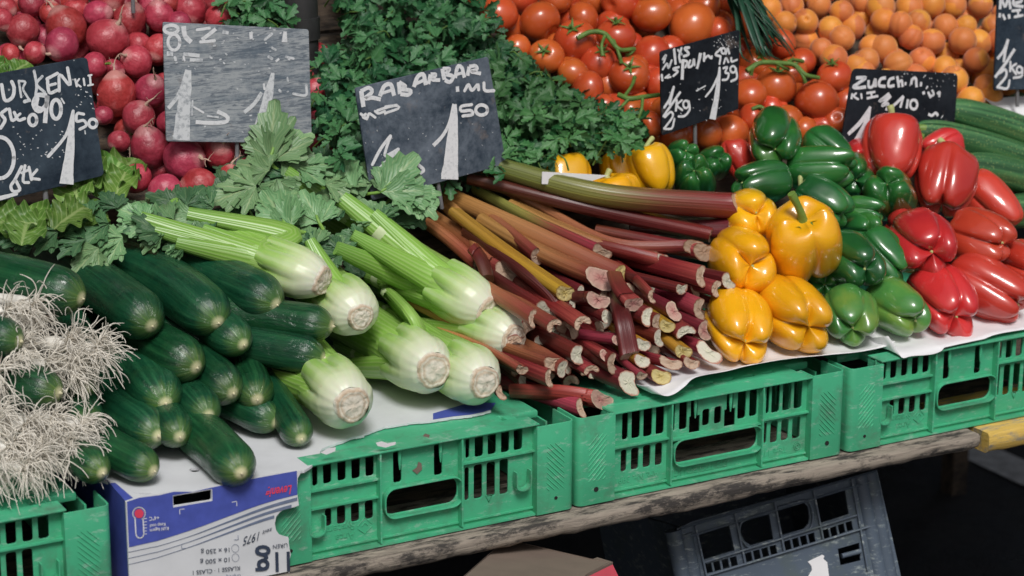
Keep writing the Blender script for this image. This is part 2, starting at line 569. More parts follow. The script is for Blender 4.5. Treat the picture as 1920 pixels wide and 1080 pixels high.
X_, Y_, Z_ = np.eye(3)
def make_crate(x0, style, label, h=HC, depth=.58):
    root = empty('vegetable_crate', (x0 + WCR / 2, depth / 2, ZT), label, 'crate', 'green plastic crates along the table front')
    o = np.array([x0, 0, 0.0]); pw, pd = .052, .05
    top = h + ZT                        # 0 for the common height
    slots, win, ribs = (A_SLOTS, A_WIN, A_RIB) if style == 'A' else (B_SLOTS, B_WIN, B_RIB)
    zb = ZT + .001
    ft = max(s_[3] for s_ in slots) + .0016      # underside of the top flange
    # front panel
    mb = MB()
    holes = [rrect(*s, .003) for s in slots if s[0] > pw + .001]
    holes.append(rrect(*win, .012, 5))
    if style == 'B':
        for k in B_KEY:
            s, q = k
            holes.append([(s[0], s[3]), (s[0], q[3]), (q[0], q[3]), (q[0], q[1]), (q[2], q[1]), (q[2], q[3]), (s[2], q[3]), (s[2], s[3])])
    plate(mb, [(pw - .004, zb), (WCR - pw + .004, zb), (WCR - pw + .004, ft), (pw - .004, ft)], holes, o + Y_ * YP, X_, Z_, Y_, .0026, .0005)
    mb.build('front_panel', M_CRATE, root, True, None, 40)
    # ribs and flanges, each standing proud of the panel by its own amount
    mb = MB()
    rz0, rz1 = zb, ft
    for x in ribs:
        mb.box(o + [x - .0011, .0015, rz0 + .004], o + [x + .0011, YP - .0002, rz1 - .0006])
    def hr(x0_, x1_, z, y=.006): mb.box(o + [x0_, y, z - .001], o + [x1_, YP - .0003, z + .001])
    if style == 'A':
        zs = [slots[0][1] - .004, slots[5][3] + .0045]
        for z in zs: hr(pw, ribs[0] - .0012, z)
        hr(ribs[1] + .0012, WCR - pw, slots[12][1] - .0035)
    else:
        hr(pw, ribs[0] - .0012, (slots[1][1] + slots[5][3]) / 2)
        hr(ribs[0] + .0013, ribs[1] - .0013, win[3] + .0035, .0045)
        hr(ribs[1] + .0012, WCR - pw, (slots[15][1] + slots[19][3]) / 2)
    hr(pw, ribs[0] - .0012, zb + .0075, .009); hr(ribs[0] + .0013, ribs[1] - .0013, zb + .0075, .009); hr(ribs[1] + .0012, WCR - pw, zb + .0075, .009)
    mb.box(o + [pw, .0035, zb - .0005], o + [WCR - pw, YP + .02, zb + .002])
    mb.build('stiffening_ribs', M_CRATE, root, False)
    # rim round the hand opening
    mb = MB()
    w2 = (win[0] - .0015, win[1] - .0035, win[2] + .0045, win[3] + .003)
    plate(mb, rrect(*w2, .014, 5), [rrect(w2[0] + .0016, w2[1] + .0016, w2[2] - .0016, w2[3] - .0016, .0125, 5)], o + Y_ * .0032, X_, Z_, Y_, YP - .0036, .0004)
    mb.build('handle_rim', M_CRATE, root, True, None, 40)
    # top flange of the front
    mb = MB()
    plate(mb, [(pw - .003, .0005), (WCR - pw + .003, .0005), (WCR - pw + .003, .03), (pw - .003, .03)], [], o + Z_ * ft, X_, Y_, Z_, .0025, .0008)
    mb.build('rim', M_CRATE, root, True, None, 40)
    # raised base plate (the crate stands on its mouth)
    c = .056
    out = [(c, .026), (WCR - c, .026), (WCR - c, c), (WCR - .02, c), (WCR - .02, depth - c), (WCR - c, depth - c), (WCR - c, depth - .026), (c, depth - .026), (c, depth - c), (.02, depth - c), (.02, c), (c, c)]
    mb = MB()
    sl = [rrect(x, .040, x + .016, .044, .001) for x in np.linspace(.085, WCR - .1, 8)] if style == 'B' else [rrect(WCR - .075, .04, WCR - .07, .056, .002), rrect(.07, .04, .075, .056, .002)]
    plate(mb, out, sl, o + Z_ * (top - .011), X_, Y_, Z_, .0105, .0025)
    mb.build('base', M_CRATE, root, True, None, 35)
    # corner posts: open C sections
    for sx in (0, 1):
        for sy in (0, 1):
            mb = MB()
            ow, w_ = [], .0026
            def prof(d):
                p = []
                p.append((pw - 0.0, YP + .03))
                p.append((pw, 0 + d))
                for k in range(5):
                    aa = R(270 - 90 * k / 4); rr = .009 - d
                    p.append((.009 + rr * math.cos(aa), .009 + rr * math.sin(aa)))
                p.append((d, pd))
                return p
            outer = prof(0); inner = prof(w_)
            ring = [(pw, .03), (pw, 0)] + outer[2:] + inner[::-1][0:-2] + [(pw - w_, w_), (pw - w_, .03)]
            ring = [(p[0] if not sx else WCR - p[0], p[1] if not sy else depth - p[1]) for p in ring]
            plate(mb, ring, [], o + Z_ * zb, X_, Y_, Z_, h - .0015, .0006)
            if sy == 0:                 # grip ribs and a black disc for a hole's shade
                for k in range(11):
                    zc = top - .025 - k * .0066
                    x_a, x_b = (.013, .037)
                    for (u0, u1) in ((0, 1),):
                        za, zbb = zc + .012, zc - .012
                        ua, ub = x_a, x_b
                        hi, lo = top - .024, top - .083
                        if za > hi: ua = x_a + (x_b - x_a) * (za - hi) / (za - zbb); za = hi
                        if zbb < lo: ub = x_b - (x_b - x_a) * (lo - zbb) / (zc + .012 - zbb); zbb = lo
                        if ua >= ub - .002: continue
                        q = lambda u: (WCR - (pw - u)) if sx else (pw - u)
                        if not sx: a_, b_ = (q(ua), za), (q(ub), zbb)
                        else: a_, b_ = (q(ua), za), (q(ub), zbb)
                        tube(mb, [o + [a_[0], -.0001, a_[1]], o + [b_[0], -.0001, b_[1]]], [.0006, .0009, .0009, .0006], 4, 6)
            post = mb.build('corner_post', M_CRATE, root, True, None, 40)
            if sy == 0:
                mb = MB()
                xx = (WCR - .026) if sx else .026
                tube(mb, [o + [xx, -.0006, top - .094], o + [xx, .001, top - .094]], .0032 if style == 'B' else .0022, 2, 12)
                mb.build('bore_shade', M_BLACK, post)
    # side and rear walls
    for sx in (0, 1):
        mb = MB()
        xx = WCR - .012 if sx else .012
        hs = [rrect(y, zb + .03, y + .02, zb + .075, .003) for y in np.arange(.08, depth - .1, .03)]
        plate(mb, [(.046, zb), (depth - .046, zb), (depth - .046, top - .0135), (.046, top - .0135)], hs, o + X_ * xx, Y_, Z_, X_ * (-1 if sx else 1), .0026, .0004)
        mb.build('side_panel', M_CRATE, root, True, None, 40)
    mb = MB()
    plate(mb, [(pw, zb), (WCR - pw, zb), (WCR - pw, top - .0135), (pw, top - .0135)], [], o + Y_ * (depth - .012), X_, Z_, -Y_, .0026, .0004)
    mb.build('rear_panel', M_CRATE, root, True, None, 40)
    # hooks and pins
    if style == 'A':
        for (hx, hz) in ((WCR - pw - .0175, zb + .043), (pw + .0075, zb + .036)):
            mb = MB()
            pts = [(hx - .0095, .004, hz + .016), (hx - .0095, .004, hz + .004)] + [(hx - .0095 * math.cos(R(k)), .004, hz - .0075 * math.sin(R(k))) for k in (20, 55, 90, 125, 160)] + [(hx + .0095, .004, hz + .004), (hx + .0095, .004, hz + .016)]
            p = smooth_path(o + np.array(pts), 24)
            sweep(mb, p, .001, np.array([(-4.5, -.9), (4.5, -.9), (4.5, .9), (-4.5, .9)]), (1, 0, 0), 0, (True, True))
            mb.build('hook', M_CRATE, root, False)
        pins = [V(560 + x / 2.7, 680 + y / 2.7, .009) - [A_X0, 0, 0] for x, y in ((511, 445), (718, 408))]
    else:
        pins = [V(1260 + x / 3.6, 640 + y / 3.6, .009) - [B_X0, 0, 0] for x, y in ((160, 390), (398, 352))]
    for p in pins:
        mb = MB()
        x, z = p[0], ft + .0005
        tube(mb, [o + [x, .009, z], o + [x, .009, z - .027]], [.0022, .0022, .002, .0008], 8, 8)
        mb.build('pin', M_CRATE, root)
    # raised lettering, upside down like the crate
    def letter(s, x, z, size, name='lettering'):
        P, F = text_geo(s, 0, .004, .02)
        mb = MB()
        P = P * size
        Q = o + np.c_[x - P[:, 0], np.full(len(P), YP - .0003) - (P[:, 2] + .02 * size), z - P[:, 1]]
        mb.add(Q, F)
        mb.build(name, M_CRATE, root, False)
    if style == 'A':
        letter('Arca', ribs[0] - .029, zb + .0215, .013); letter('Systems', ribs[0] - .029, zb + .0335, .013)
        mb = MB()                       # open diamond mark beside it
        cx, cz = ribs[0] - .0165, zb + .0265
        for q in (((-.009, 0), (0, .0095), (.009, 0)), ((-.009, -.003), (0, -.0105), (.009, -.003)), ((-.004, -.001), (0, .003), (.004, -.001))):
            tube(mb, [o + [cx + a, YP - .0005, cz + b] for a, b in q], .0005, None, 5)
        mb.build('emblem', M_CRATE, root)
        mb = MB()
        cx, cz = ribs[1] + .040, zb + .0295
        pts = [(cx - .0045, cz + .004), (cx + .0045, cz + .004), (cx, cz - .005), (cx - .0045, cz + .004)]
        tube(mb, [o + [a, YP - .0005, b] for a, b in pts], .0005, None, 5)
        mb.build('emblem', M_CRATE, root)
    else:
        letter('Art. Nr. 399', ribs[0] - .012, zb + .0226, .0115)
        letter('Tara 1100 g', ribs[1] + .045, zb + .0205, .0115)
        letter('DENTELBOUGET', ribs[1] - .045, zb + .0185, .0125)
        mb = MB()
        cx, cz = ribs[1] + .061, zb + .0175
        for rr in (.0045, .0022):
            tube(mb, [o + [cx + rr * math.cos(a), YP - .0005, cz + rr * math.sin(a)] for a in np.linspace(0, 2 * math.pi, 20)], .0005, None, 5)
        for k in range(14):
            a = k / 14 * 2 * math.pi
            tube(mb, [o + [cx + .0055 * math.cos(a), YP - .0005, cz + .0055 * math.sin(a)], o + [cx + .0066 * math.cos(a), YP - .0005, cz + .0066 * math.sin(a)]], .0004, None, 4)
        mb.build('emblem', M_CRATE, root)
    return root
crate_c = make_crate(A_X0, 'A', 'green plastic crate under the celery, its left end behind the torn box')
make_crate(B_X0, 'B', 'green plastic crate in the middle, under the rhubarb and yellow peppers', .1178 - .004)
make_crate(.406, 'A', 'green plastic crate at the right end, under the red peppers')
XL = V(207.4, 936, 0)[0]
make_crate(XL - WCR, 'A', 'green plastic crate at the left end, under the stringy white roots')

# scraps of old labels stuck to the middle crate
for (pts, mt) in (([(110, 455), (150, 432), (188, 428), (185, 448), (140, 466)], 0), ([(390, 405), (420, 398), (450, 408), (492, 400), (490, 415), (440, 430), (400, 422)], 0), ([(628, 372), (640, 358), (664, 366), (660, 380)], 1), ([(575, 545), (598, 530), (606, 500), (622, 510), (625, 540), (600, 565)], 1)):
    mb = MB()
    Yq = YP - .0012 if pts[0][1] > 480 else -.0018
    P = np.array([V(560 + x / 2.7, 680 + y / 2.7, Yq) for x, y in pts])
    fs = tessellate_polygon([[Vector(p) for p in P]])
    mb.add(P, [f if np.cross(P[f[1]] - P[f[0]], P[f[2]] - P[f[0]])[1] < 0 else f[::-1] for f in fs])
    mb.build('label_scrap', M_PAPER if not mt else M_BROWNCARD, crate_c, False)

# ------------------------------------------------------------------ torn vegetable box with its lid flap
YB = -.012
def F_(x, y, Y=YB): return V(x, y, Y)
z2 = lambda x, y: (300 + x / 4.909, 860 + y / 4.909)
z1 = lambda x, y: (x / 4.909, 860 + y / 4.909)
box = empty('cardboard_box', V(400, 1090, 0) * [1, 0, 0] + [0, .15, ZT], 'torn white and blue cardboard vegetable box below the cucumbers', 'cardboard box')
edge = [z2(1310, 108), z2(1290, 140), z2(1268, 180), z2(1262, 300), z2(1278, 430), z2(1235, 447), z2(1150, 462), z2(1105, 490), z2(1070, 535), z2(1057, 600), z2(1070, 660), z2(1100, 702), z2(1140, 716), z2(1184, 726),
        z2(1186, 775), z2(1196, 850), z2(1205, 880), z2(1196, 920), z2(1184, 1000), z2(1192, 1060), z2(1188, 1110)]
top_px = [(236, 941), (262, 932), z2(0, 330), (325, 921), z2(300, 300), z2(470, 262), z2(800, 190), z2(1100, 135)]
TL = V(236, 941, YB)
# flat outlines in the box front's own metres
def xz(p): q = F_(*p); return (q[0], q[2])
outline = [xz(p) for p in top_px] + [xz(p) for p in edge]
xr = outline[-1][0]
outline += [(xr, ZT + .0005), (TL[0], ZT + .0005)]
slot = [xz(z2(x, y)) for x, y in ((120, 345), (474, 285), (474, 375), (462, 385), (135, 436), (125, 428))]
mb = MB()
plate(mb, outline[::-1], [slot], np.array([0, YB, 0]), X_, Z_, Y_, .003, 0)
mb.build('front_panel', M_CARD, box, False)
lay = [0]
def decal(polys, mat, name, parent=box, Y=YB, base=.0006):
    mb = MB()
    for pl in polys:
        P = np.array([(x, Y - base, z) for x, z in pl])
        tr = tessellate_polygon([[Vector(p) for p in P]])
        fs = []
        for f in tr:
            a_, b_, c_ = P[f[0]], P[f[1]], P[f[2]]
            fs.append(f if np.cross(b_ - a_, c_ - a_)[1] < 0 else f[::-1])
        mb.add(P, fs)
    return mb.build(name, mat, parent, False)
# blue band: between top edge and the sweeping curve, clear of the slot
curve = [z1(1180, 815), z1(1400, 765), z2(0, 747), z2(300, 650), z2(600, 540), z2(900, 430), z2(1100, 370), z2(1262, 330)]
def interp_curve(cv, n=24): return smooth_path(np.array([(*p, 0) for p in cv], float), n)[:, :2]
cv = [xz(p) for p in interp_curve(curve)]
tp = [xz(p) for p in top_px[:1]] + [xz((p[0], p[1] + .8)) for p in top_px[1:]]
sl_l = [xz(z2(118, 330)), xz(z2(122, 440))]; sl_r = [xz(z2(478, 280)), xz(z2(478, 388))]
def cut(poly_top, poly_bot): return poly_top + poly_bot[::-1]
def at(line, x):
    xs = [p[0] for p in line]; return (x, float(np.interp(x, xs, [p[1] for p in line])))
xa, xb = slot[0][0] - .0006, slot[1][0] + .0006
seg = lambda line, u, v: [at(line, u)] + [p for p in line if u < p[0] < v] + [at(line, v)]
xend = xz(z2(1262, 300))[0]
st = [(p[0], p[1]) for p in slot]
band = [cut(seg(tp, TL[0] + .001, xa), seg(cv, TL[0] + .001, xa)), cut(seg(tp, xb, xend), seg(cv, xb, xend)),
        cut(seg(tp, xa, xb), [(xa, st[0][1] + .0012), (xb, st[1][1] + .0012)]), cut([(xa, st[4][1] - .0012), (xb, st[3][1] - .0008)], seg(cv, xa, xb))]
decal(band, M_BLUE, 'blue_band')
lines = []
for k in range(3):
    c2 = [(p[0], p[1] + off) for p, off in zip(curve, np.interp(range(8), [0, 3, 7], [(9.2 + 11.5 * k) , (11 + 10 * k), (8 + 11 * k)]))]
    cc = interp_curve(c2, 30)
    wd = np.interp(np.linspace(0, 1, 30), [0, .35, .8, 1], [.5, .55, 2.6, 3.2])
    up = [xz((p[0], p[1] - w)) for p, w in zip(cc, wd)]; dn = [xz((p[0], p[1] + w)) for p, w in zip(cc, wd)]
    lim = [xend, xz(z2(1240, 450))[0], xz(z2(1075, 520))[0]][k]
    up = [p for p in up if p[0] < lim]; dn = [p for p in dn if p[0] < lim]
    lines.append(up + dn[::-1])
decal(lines, M_LINE2, 'print_line')
def print_text(s, px, py, hpx, wpx, mat, shear=0.0, bold=0.0, slope=None, Y=YB, parent=box, name='lettering', end=None):
    """upside-down print: (px,py) is where the text starts (its right end in the picture), wpx its length, hpx its letter height"""
    P, F = text_geo(s, shear, bold)
    a = V(px, py, Y)
    e = V(*end, Y) if end else V(px - wpx, py + (wpx * .2 if slope is None else slope * wpx), Y)
    ux = nrm(e - a); L = np.linalg.norm(e - a)
    sx = L / (P[:, 0].max() - P[:, 0].min()); h = np.linalg.norm(V(px, py + hpx, Y) - a)
    sy = h / .72
    Q = a + np.outer((P[:, 0] - P[:, 0].min()) * sx, ux) + np.outer(P[:, 1] * sy, [0, 0, -1.0]) - np.array([0, .0013, 0])
    mb = MB(); 
    fs = F
    f0 = np.array([Q[i] for i in F[0][:3]])
    if np.cross(f0[1] - f0[0], f0[2] - f0[0])[1] > 0: fs = [f[::-1] for f in F]
    mb.add(Q, fs)
    return mb.build(name, mat, parent, False)
q = z2
print_text('Levenig', *q(1210, 240), 17, 0, M_REDINK, .35, .02, end=q(965, 278))
print_text('seit', *q(1028, 632), 8, 0, M_INK, .35, 0, end=q(935, 662))
print_text('1975', *q(912, 668), 16, 0, M_INK, .35, 0, end=q(755, 722))
print_text('16 x 250 g', *q(635, 815), 8.5, 0, M_INK, 0, .004, end=q(372, 838))
print_text('10 x 500 g', *q(635, 905), 8.5, 0, M_INK, 0, .004, end=q(366, 930))
print_text('KLASSE 1 · CLASS 1', *q(732, 985), 8, 0, M_INK, 0, .004, end=q(298, 1028))
print_text('UREN', *q(1168, 772), 8, 0, M_INK, 0, 0, end=q(1035, 790))
print_text('11', *q(1190, 856), 37, 0, M_INK, 0, .02, end=q(1056, 862))
print_text('g', *q(1015, 872), 50, 0, M_INK, 0, .012, end=q(870, 876))
print_text('Ursprung', *q(735, 1058), 6, 0, M_LINE2, 0, 0, end=q(605, 1072))
print_text('+4°C', *z1(1460, 520), 7.5, 0, M_WHITEINK, 0, .015, end=z1(1368, 535))
print_text('Keep cool', *z1(1518, 585), 6.5, 0, M_WHITEINK, 0, .012, end=z1(1375, 602))
print_text('Kühl lagern', *z1(1548, 622), 6.5, 0, M_WHITEINK, 0, .012, end=z1(1375, 645))
def ringpoly(pts, w):                   # stroke along px points as a polygon list (in box metres)
    out = []
    pts = [np.array(xz(p)) for p in pts]
    for a, b in zip(pts[:-1], pts[1:]):
        d = nrm(b - a); n_ = np.array([-d[1], d[0]]) * w
        out.append([tuple(a - n_ - d * w * .5), tuple(b - n_ + d * w * .5), tuple(b + n_ + d * w * .5), tuple(a + n_ - d * w * .5)])
    return out
th = [z1(1250 + 60 * 0, 560)]
bulb = [z1(1277 + 57 * math.cos(a), 502 + 57 * math.sin(a)) for a in np.linspace(R(130), R(410), 18)]
stem = [bulb[0], z1(1248, 690), z1(1258, 718), z1(1285, 730), z1(1312, 718), z1(1322, 690), bulb[-1]]
polys = ringpoly(bulb, .0007) + ringpoly(stem, .0007)
for k in range(5): polys += ringpoly([z1(1325, 580 + 28 * k), z1(1348, 578 + 28 * k)], .0004)
polys += ringpoly([z1(1300, 552), z1(1348, 548)], .0004)
for pts in (((180, 508), (178, 465), (222, 460)), ((660, 398), (703, 390), (705, 432))): polys += ringpoly([q(*p) for p in pts], .0004)
decal(polys, M_WHITEINK, 'printed_mark', base=.0009)
decal([[xz(z1(1277 + 42 * math.cos(a), 502 + 42 * math.sin(a))) for a in np.linspace(0, 2 * math.pi, 20, endpoint=False)]], M_REDINK, 'printed_mark', base=.0012)
polys = []
for cx, cy in ((690, 822), (692, 908)): polys += ringpoly([q(cx + 33 * math.cos(a), cy + 36 * math.sin(a)) for a in np.linspace(0, 2 * math.pi, 20)], .0002)
for pts in (((195, 790), (198, 825), (240, 822)), ((680, 745), (718, 742), (715, 705))): polys += ringpoly([q(*p) for p in pts], .0003)
decal(polys, M_LINE2, 'printed_mark', base=.0009)
# left side, fold and the body behind
mb = MB()
gl = G(206, 906, TL[2]); gd = nrm(gl - TL)
P = [TL, TL * .5 + gl * .5, gl, TL + gd * .36]
P = smooth_path(np.array(P), 14)
rows = []
for p in P: rows.append([p, p * [1, 1, .5] + [0, 0, ZT * .5], p * [1, 1, 0] + [0, 0, ZT + .0005]])
mb.grid(np.array(rows), False)
mb.build('side_panel', M_BLUE, box, True)
mb = MB()
plate(mb, [(TL[0], ZT + .001), (xr - .05, ZT + .001), (xr - .05, -.01), (TL[0], -.01)], [], np.array([0, .36, 0]), X_, Z_, -Y_, .003, 0)
mb.build('rear_panel', M_CARD, box, False)
mb = MB()
plate(mb, [(YB + .0035, ZT + .001), (.358, ZT + .001), (.358, -.002), (YB + .0035, -.002)], [], np.array([xr - .06, 0, 0]), Y_, Z_, X_, .003, 0)
mb.build('side_panel', M_CARD, box, False)
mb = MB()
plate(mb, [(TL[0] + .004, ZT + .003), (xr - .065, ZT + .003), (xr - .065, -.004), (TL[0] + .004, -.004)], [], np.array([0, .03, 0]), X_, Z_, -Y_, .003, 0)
mb.build('slot_shade_sheet', M_BLACK, box, False)  # black sheet behind the slot paints the shade inside the box
# lid: a sheet from the box front over the neighbouring crate, torn along its right edge
lid_px = [(205, 905), (236, 941)] + top_px[1:] + [z2(1330, 110), z2(1390, 70), z2(1420, 20), (600, 849), (604, 841), (622, 834), (640, 828), (660, 820), (683, 816)]
LZ = .0035
def lidpt(p, z=LZ): return G(p[0], p[1], z)
lp = [lidpt(p)[:2] for p in lid_px]
lp = [(x, max(y, YB + .0004)) if i < 10 else (x, y) for i, (x, y) in enumerate(lp)]
x_end = lp[-1][0]
lp += [(x_end + .02, .12), (x_end + .03, .34), (TL[0] - .012, .34), (TL[0] - .012, .10)]
def torn(poly, i0, i1, amp, n=7):
    o = []
    for i, p in enumerate(poly):
        o.append(p)
        if i0 <= i < i1:
            qn = poly[(i + 1) % len(poly)]
            for k in range(1, n):
                t_ = k / n; o.append((p[0] + (qn[0] - p[0]) * t_ + random.uniform(-amp, amp), p[1] + (qn[1] - p[1]) * t_ + random.uniform(-amp, amp)))
    return o
hl = [lidpt(z2(320 + 50 * math.cos(a), 104 + 18 * math.sin(a)))[:2] for a in np.linspace(0, 2 * math.pi, 14, endpoint=False)]
h2 = [lidpt(p)[:2] for p in (z1(1212, 312), z1(1330, 318), z1(1415, 318), z1(1370, 330), z1(1290, 326))]
mb = MB()
plate(mb, torn(lp, 10, 17, .0008), [hl, h2], np.array([0, 0, LZ - .0028]), X_, Y_, Z_, .0028, 0)
mb.build('lid', M_CARD, box, False)
mb = MB()                               # blue print along the lid's left edge
e0, e1, e2, e3 = G(205, 906, LZ + .0008), G(235, 939, LZ + .0008), G(250, 934, LZ + .0008), G(216, 905, LZ + .0008)
mb.add([e0, e1, e2, e3], [(0, 1, 2, 3)])
mb.build('blue_edge', M_BLUE, box, False)
# second sheet of card under the celery
s_px = [(690, 812), (720, 801), (745, 797), (775, 792), (812, 789), (850, 783), (880, 780), (905, 775), (921, 770)]
p2 = torn([G(*p, .003)[:2] for p in s_px], 0, 8, .0009)
xe = p2[-1][0]
p2 += [(xe + .01, .15), (xe, .40), (p2[0][0] - .03, .40), (p2[0][0] - .03, .06)]
mb = MB()
plate(mb, p2, [], np.array([0, 0, .0008]), X_, Y_, Z_, .0022, 0)
r = mb.build('cardboard_sheet', M_CARD, None, False)
tag(r, 'torn sheet of white card under the celery roots', 'cardboard sheet')
mb = MB()
bl = [G(x, y - 2.5, .0034) for x, y in s_px[4:]] + [G(930, 755, .0034), G(880, 755, .0034), G(812, 775, .0034)]
tr = tessellate_polygon([[Vector(p) for p in bl]])
mb.add(bl, [f for f in tr])
mb.build('blue_print', M_BLUE, r, False)

# ------------------------------------------------------------------ white wrapping paper under the peppers
def paper_sheet(front_px, back_y, zf, label, seed, fold):
    n = 90; mrow = 14
    fp = np.array([(*p, 0) for p in front_px], float)
    fp = smooth_path(fp, n)
    rows = []
    for i in range(n):
        a = V(fp[i, 0], fp[i, 1], fold(fp[i, 0]))
        row = []
        for k in range(mrow):
            t_ = k / (mrow - 1)
            y = a[1] + (back_y - a[1]) * t_
            z = a[2] * (1 - t_) ** 3 + (zf + .006 * fbm((a[0] * 14, y * 14, seed))) * (1 - (1 - t_) ** 3) + .25 * max(y - .05, 0)
            if 0 < k: z = max(z, .0012) if y > .02 else z
            z += .0035 * fbm((a[0] * 38, y * 30, seed + 5)) * min(t_ * 4, 1)
            if y > -.0025: z = max(z, .0080 if y < .034 else .0036)
            row.append((a[0] + .01 * t_ * math.sin(a[0] * 30), y, z))
        rows.append(row)
    mb = MB()
    mb.grid(np.array(rows), False, flip=False)
    ob = mb.build('wrapping_paper', M_PAPER, None, True)
    md = ob.modifiers.new('thickness', 'SOLIDIFY'); md.thickness = .0004
    return tag(ob, label, 'wrapping paper')
z6 = lambda x, y: (1200 + x / 2.571, 340 + y / 2.571)
paper_sheet([z6(45, 985), z6(110, 1032), z6(160, 1028), z6(215, 990), z6(270, 945), z6(420, 915), z6(520, 890), z6(700, 858), z6(900, 838), z6(1060, 822), z6(1190, 795), z6(1230, 772)], .16, .004,
            'crumpled white wrapping paper under the yellow peppers, its corner hanging over the crate', 3, lambda x: float(np.interp(x, [1217, 1245, 1300, 1360, 1650, 1680], [.02, -.006, .004, .018, .026, .03])))
paper_sheet([z6(1195, 745), z6(1225, 790), z6(1262, 850), z6(1310, 843), z6(1420, 832), z6(1500, 795), z6(1560, 808), z6(1650, 765), z6(1720, 738), z6(1850, 715), z6(2000, 690), z6(2200, 660)], .17, .006,
            'white wrapping paper with a torn corner under the red peppers', 9, lambda x: float(np.interp(x, [1660, 1690, 1760, 1800, 1920], [.03, -.004, -.003, .0, .006])))

# ------------------------------------------------------------------ things under the table
def under_crate():
    z7 = lambda x, y: (1200 + x / 3.84, 860 + y / 3.84)
    A = V(*z7(285, 500), .10); Bp = V(*z7(1690, 85), .07); Cc = V(*z7(1830, 845), .035)
    U = nrm(Bp - A); Nn = nrm(np.cross(U, A - Cc)); 
    if Nn[1] < 0: Nn = -Nn                # away from the viewer
    W = np.cross(U, Nn)
    if W[2] < 0: W = -W
    root = empty('bottle_crate', A - W * .3, 'blue grey plastic crate with square openings leaning under the table', 'crate')
    def q(x, y):
        p = on_plane(*z7(x, y), A, Nn) - A
        return (float(p @ U), float(p @ W))
    wd = q(1690, 85)[0]
    lo = -.69
    hs = []
    for quad in (((418, 535), (640, 468), (682, 662), (460, 728)), ((1258, 278), (1475, 218), (1505, 400), (1290, 468)), ((1425, 650), (1580, 605), (1590, 735), (1445, 770))):
        hs.append([q(*p) for p in quad])
    l_ = [q(*p) for p in ((930, 395), (962, 580), (800, 625), (755, 595), (725, 540), (722, 470), (750, 440))]
    r_ = [q(*p) for p in ((985, 360), (1170, 308), (1210, 345), (1222, 420), (1215, 470), (1185, 505), (1015, 555))]
    hs += [l_[::-1], r_[::-1]]
    rows = [((460, 765), (700, 700), 4), ((748, 685), (985, 618), 4), ((1030, 600), (1260, 530), 4), ((1305, 520), (1530, 445), 4)]
    for (x0, y0), (x1, y1), k in rows:
        for i in range(k):
            f0, f1 = (i + .12) / k, (i + .88) / k
            a = q(x0 + (x1 - x0) * f0, y0 + (y1 - y0) * f0); b = q(x0 + (x1 - x0) * f1, y0 + (y1 - y0) * f1)
            c = q(x0 + 14 + (x1 - x0) * f1, y0 + 66 + (y1 - y0) * f1); d = q(x0 + 14 + (x1 - x0) * f0, y0 + 66 + (y1 - y0) * f0)
            hs.append([a, b, c, d])
    mb = MB()
    tl, tr = q(285, 500), q(1690, 85)
    outl = [(tl[0] - .012, lo), (wd + .03, lo), (wd + .004, tr[1]), (wd - .03, tr[1] + .0), (tl[0] + .02, tl[1] + .004), (tl[0] - .004, tl[1])]
    plate(mb, outl, hs, A, U, W, Nn, .004, .0005)
    mb.build('front_panel', M_GREY, root, True, None, 40)
    mb = MB()
    T_ = lambda x, y, o=-.004: A + U * q(x, y)[0] + W * q(x, y)[1] + Nn * o
    def rib(p0, p1, w=.0016):
        tube(mb, [T_(*p0), T_(*p1)], w, 2, 4)
    for p0, p1 in (((295, 575), (1640, 165)), ((455, 745), (1550, 405)), ((470, 840), (1680, 475)), ((390, 480), (470, 840)), ((675, 395), (750, 760)), ((960, 300), (1030, 665)), ((1238, 215), (1310, 580)), ((1515, 140), (1630, 800)), ((285, 500), (1690, 85))):
        rib(p0, p1)
    mb.build('stiffening_ribs', M_GREY, root, False)
    for pts in (((930, 388), (760, 435), (715, 475), (712, 545), (745, 610), (800, 637), (965, 590)), ((985, 352), (1180, 300), (1225, 345), (1238, 420), (1228, 480), (1190, 517), (1015, 565))):
        mb = MB()
        tube(mb, smooth_path([T_(*p, -.003) for p in pts], 30), .0017, None, 6)
        mb.build('handle_rim', M_GREY, root)
    mb = MB()
    tube(mb, [T_(1450, 700, -.001), T_(1585, 665, -.001)], .0035, 4, 8)
    mb.build('latch', M_GREY, root)
    # rounded corner columns, top rim behind, left side
    for (x0, y0, x1, y1) in ((250, 520, 330, 900), (330, 540, 400, 900), (1590, 120, 1740, 845), (1660, 100, 1800, 845)):
        mb = MB()
        a, b = q(x0, y0), q(x1, y1)
        pa, pb = A + U * a[0] + W * a[1] + Nn * .006, A + U * (a[0] + .006) + W * lo + Nn * .006
        tube(mb, [pa, pb], .0115, 8, 16)
        mb.build('corner_column', M_GREY, root)
    mb = MB()
    mb.add([A + U * tl[0] + Nn * .004, A + U * tl[0] + Nn * .28, A + U * (tl[0] - .012) + W * lo + Nn * .28, A + U * (tl[0] - .012) + W * lo + Nn * .004,
            A + U * (tl[0] + .004) + Nn * .004, A + U * (tl[0] + .004) + Nn * .28, A + U * (tl[0] - .008) + W * lo + Nn * .28, A + U * (tl[0] - .008) + W * lo + Nn * .004],
           [(0, 1, 2, 3), (7, 6, 5, 4), (0, 4, 5, 1), (2, 6, 7, 3)])
    o2 = A + U * (wd - .001)
    mb.add([o2 + Nn * .004, o2 + Nn * .28, o2 + U * .026 + W * lo + Nn * .28, o2 + U * .026 + W * lo + Nn * .004], [(0, 1, 2, 3)])
    mb.add([A + U * tl[0] + Nn * .28, o2 + Nn * .28, o2 + U * .026 + W * lo + Nn * .28, A + U * (tl[0] - .012) + W * lo + Nn * .28], [(0, 1, 2, 3)])
    mb.build('side_panel', M_GREY, root, False)
    mb = MB()
